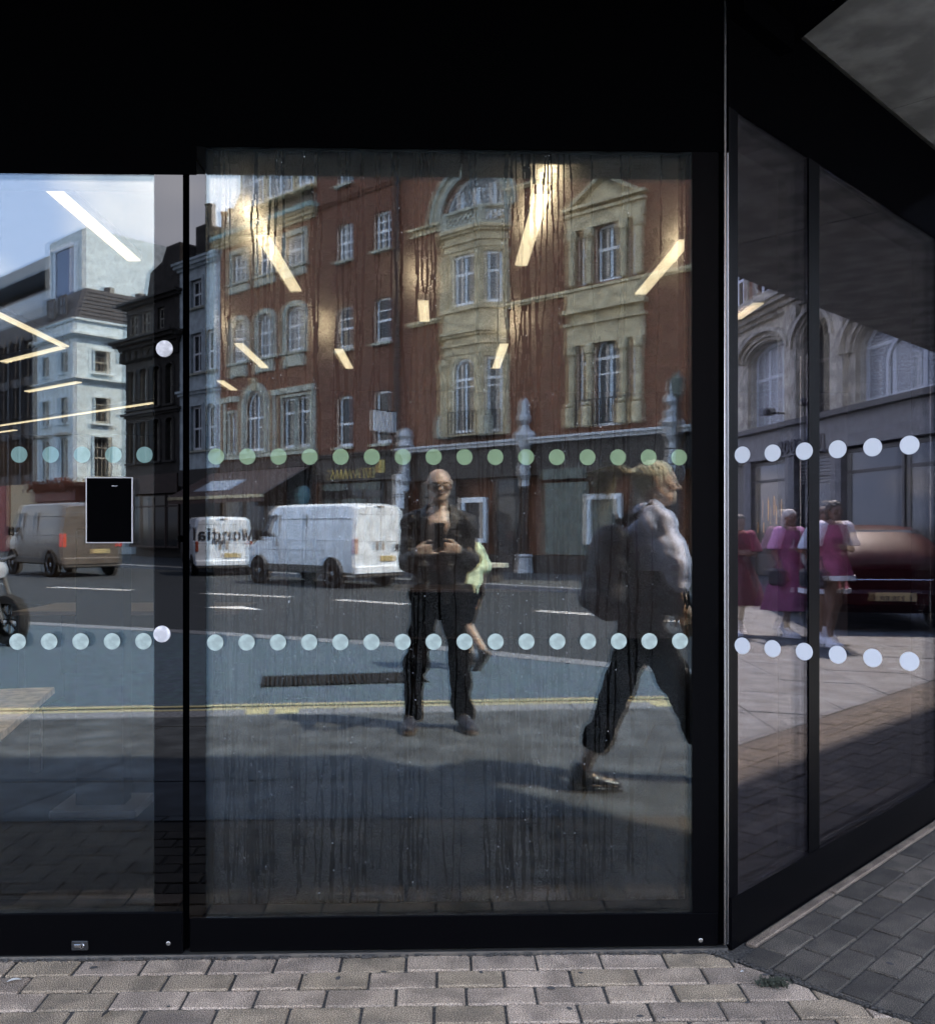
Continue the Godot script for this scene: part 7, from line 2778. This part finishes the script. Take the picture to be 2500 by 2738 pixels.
func stickers() -> void:
	var disc := func(r: float) -> MB:
		var m := MB.new()
		m.t = Transform3D(Basis(Vector3.RIGHT, PI / 2), Vector3.ZERO)
		m.lathe([[0.0, -0.0004], [r, -0.0004], [r, 0.0004], [0.0, 0.0004]], 32)
		return m
	var shape: ArrayMesh = disc.call(0.0262).mesh()
	var green := mat("sticker_green", lin(0.19, 0.27, 0.135), 0.5)
	var teal := mat("sticker_teal", lin(0.14, 0.24, 0.20), 0.5)
	var pale := mat("sticker_pale", lin(0.38, 0.45, 0.40), 0.5, 0.0, noise_tex("stucco", 0.012, 0.86, 1.0, 4), 4.0)
	var white := mat("sticker_white", lin(0.45, 0.455, 0.47), 0.5)
	var put := func(at: Vector3, turn: float, m: Material, label: String, group: String) -> void:
		var o := single("round_sticker", shape, m, label, "sticker", group)
		o.position = at
		o.rotation.y = turn
	for i in 16:
		var x := -0.7295 + i * 0.1003
		put.call(Vector3(x, 1.612, -0.0105), 0.0, green, "green round sticker, %s from the left in the upper row on the wet centre pane" % ordinal(i), "green dots on the centre pane")
		put.call(Vector3(x, 1.012, 0.001), 0.0, pale, "pale round sticker, %s from the left in the lower row on the wet centre pane" % ordinal(i), "pale dots on the centre pane")
	for i in 14:
		var x := -0.9585 - i * 0.0998
		put.call(Vector3(x, 1.617, -0.0105), 0.0, teal, "teal round sticker, %s from the black post in the upper row on the left pane" % ordinal(i), "teal dots on the left pane")
		put.call(Vector3(x, 1.017, 0.001), 0.0, pale, "pale round sticker, %s from the black post in the lower row on the left pane" % ordinal(i), "pale dots on the left pane")
	var d := Vector3(1, 0, 1).normalized()
	var nrm := Vector3(-1, 0, 1).normalized()
	for i in 11:
		for row in 2:
			var y: float = [1.612, 1.009][row]
			put.call(Vector3(0.85, y, 0) + d * (0.1435 + i * 0.1004) + nrm * 0.0075, -PI / 4, white, "white round sticker, %s from the corner post in the %s row on the glass fin" % [ordinal(i), ["upper", "lower"][row]], "white dots on the glass fin")


func small_things() -> void:
	# a tuft of dark moss at the meeting of the two pavings, and bits of litter
	var r := RandomNumberGenerator.new()
	r.seed = 17
	var m := MB.new()
	for i in 260:
		var p := Vector3(1.0 + r.randfn(0.0, 0.022), r.randf() * 0.012, 0.235 + r.randfn(0.0, 0.012))
		var d := Vector3(r.randf_range(-1, 1), r.randf_range(0.1, 1), r.randf_range(-1, 1)).normalized() * r.randf_range(0.005, 0.013)
		var e := d.cross(Vector3(r.randf(), r.randf(), 1).normalized()).normalized() * 0.0035
		m.quad(p - e, p + d * 0.6 - e * 1.4, p + d, p + e)
	var o := single("moss_tuft", m, mat("moss", lin(0.022, 0.025, 0.014), 0.95), "tuft of dark moss between the light and dark bricks near the corner", "moss")
	o.set_meta("kind", "stuff")
	m = MB.new()
	for i in 500:
		var t := r.randf_range(0.0, 0.5)
		var p := Vector3(0.862 + t + r.randfn(0.0, 0.006), r.randf() * 0.004, t + r.randfn(0.0, 0.006))
		m.bev(p, Vector3(r.randf_range(0.003, 0.012), 0.004, r.randf_range(0.003, 0.009)), 0.001, Basis(UP, r.randf() * TAU))
	for i in 260:
		var p := Vector3(r.randf_range(-1.6, 0.93), 0.001 + r.randf() * 0.003, r.randf_range(0.012, 0.024))
		m.bev(p, Vector3(r.randf_range(0.004, 0.02), 0.005, r.randf_range(0.003, 0.008)), 0.001, Basis(UP, r.randf_range(-0.3, 0.3)))
	o = single("grit", m, mats.dark_joint, "dark grit gathered along the foot of the glass", "grit")
	o.set_meta("kind", "stuff")
	# old chewing gum trodden into the bricks
	m = MB.new()
	for i in 26:
		var p := Vector3(r.randf_range(-1.35, 1.9), 0.0022, r.randf_range(0.04, 0.5))
		if p.x > 0.85 + p.z:
			p.z = r.randf_range(-0.6, 0.4)
			if (p - WP).dot(WN) < 0.1:
				continue
		var e := r.randf_range(0.004, 0.011)
		var ph := r.randf() * TAU
		for k in 9:
			var a := TAU * k / 9
			var b := TAU * (k + 1) / 9
			m.tri(p + Vector3(0, 0.001, 0), p + Vector3(cos(a), 0, -sin(a)) * e * (1.0 + 0.25 * sin(a * 2 + ph)), p + Vector3(cos(b), 0, -sin(b)) * e * (1.0 + 0.25 * sin(b * 2 + ph)))
	o = single("gum_spots", m, mat("old_gum", lin(0.045, 0.042, 0.04), 0.8), "dark spots of old chewing gum on the bricks", "gum")
	o.set_meta("kind", "stuff")
	for q in [
		[Vector3(-1.30, 0.004, 0.155), 0.4, lin(0.42, 0.40, 0.36), "pale dead leaf on the bricks at the lower left", 0.022],
		[Vector3(-0.95, 0.004, 0.36), 1.2, lin(0.02, 0.018, 0.015), "curled dark leaf on the bricks, left of middle", 0.02],
		[Vector3(-0.69, 0.004, 0.46), 0.9, lin(0.016, 0.014, 0.012), "dark leaf at the bottom edge, left of middle", 0.03],
		[Vector3(0.93, 0.004, 0.155), 0.2, lin(0.66, 0.66, 0.63), "white scrap of paper by the corner post", 0.007],
	]:
		m = MB.new()
		var L: float = q[4]
		var pts := []
		for i in 7:
			var u := i / 6.0
			pts.append([Vector3((u - 0.5) * 2 * L, sin(u * PI) * L * 0.25, -sin(u * PI) * L * 0.38), Vector3((u - 0.5) * 2 * L, sin(u * PI) * L * 0.1, 0), Vector3((u - 0.5) * 2 * L, sin(u * PI) * L * 0.3, sin(u * PI) * L * 0.35)])
		for i in 6:
			m.quad(pts[i][1], pts[i + 1][1], pts[i + 1][0], pts[i][0])
			m.quad(pts[i][2], pts[i + 1][2], pts[i + 1][1], pts[i][1])
		o = single("leaf" if L > 0.01 else "paper_scrap", m, mat("leaf_%s" % q[3], q[2], 0.8), q[3], "leaf" if L > 0.01 else "litter")
		o.position = q[0]
		o.rotation.y = q[1]
	# streaks of dried water on the fin
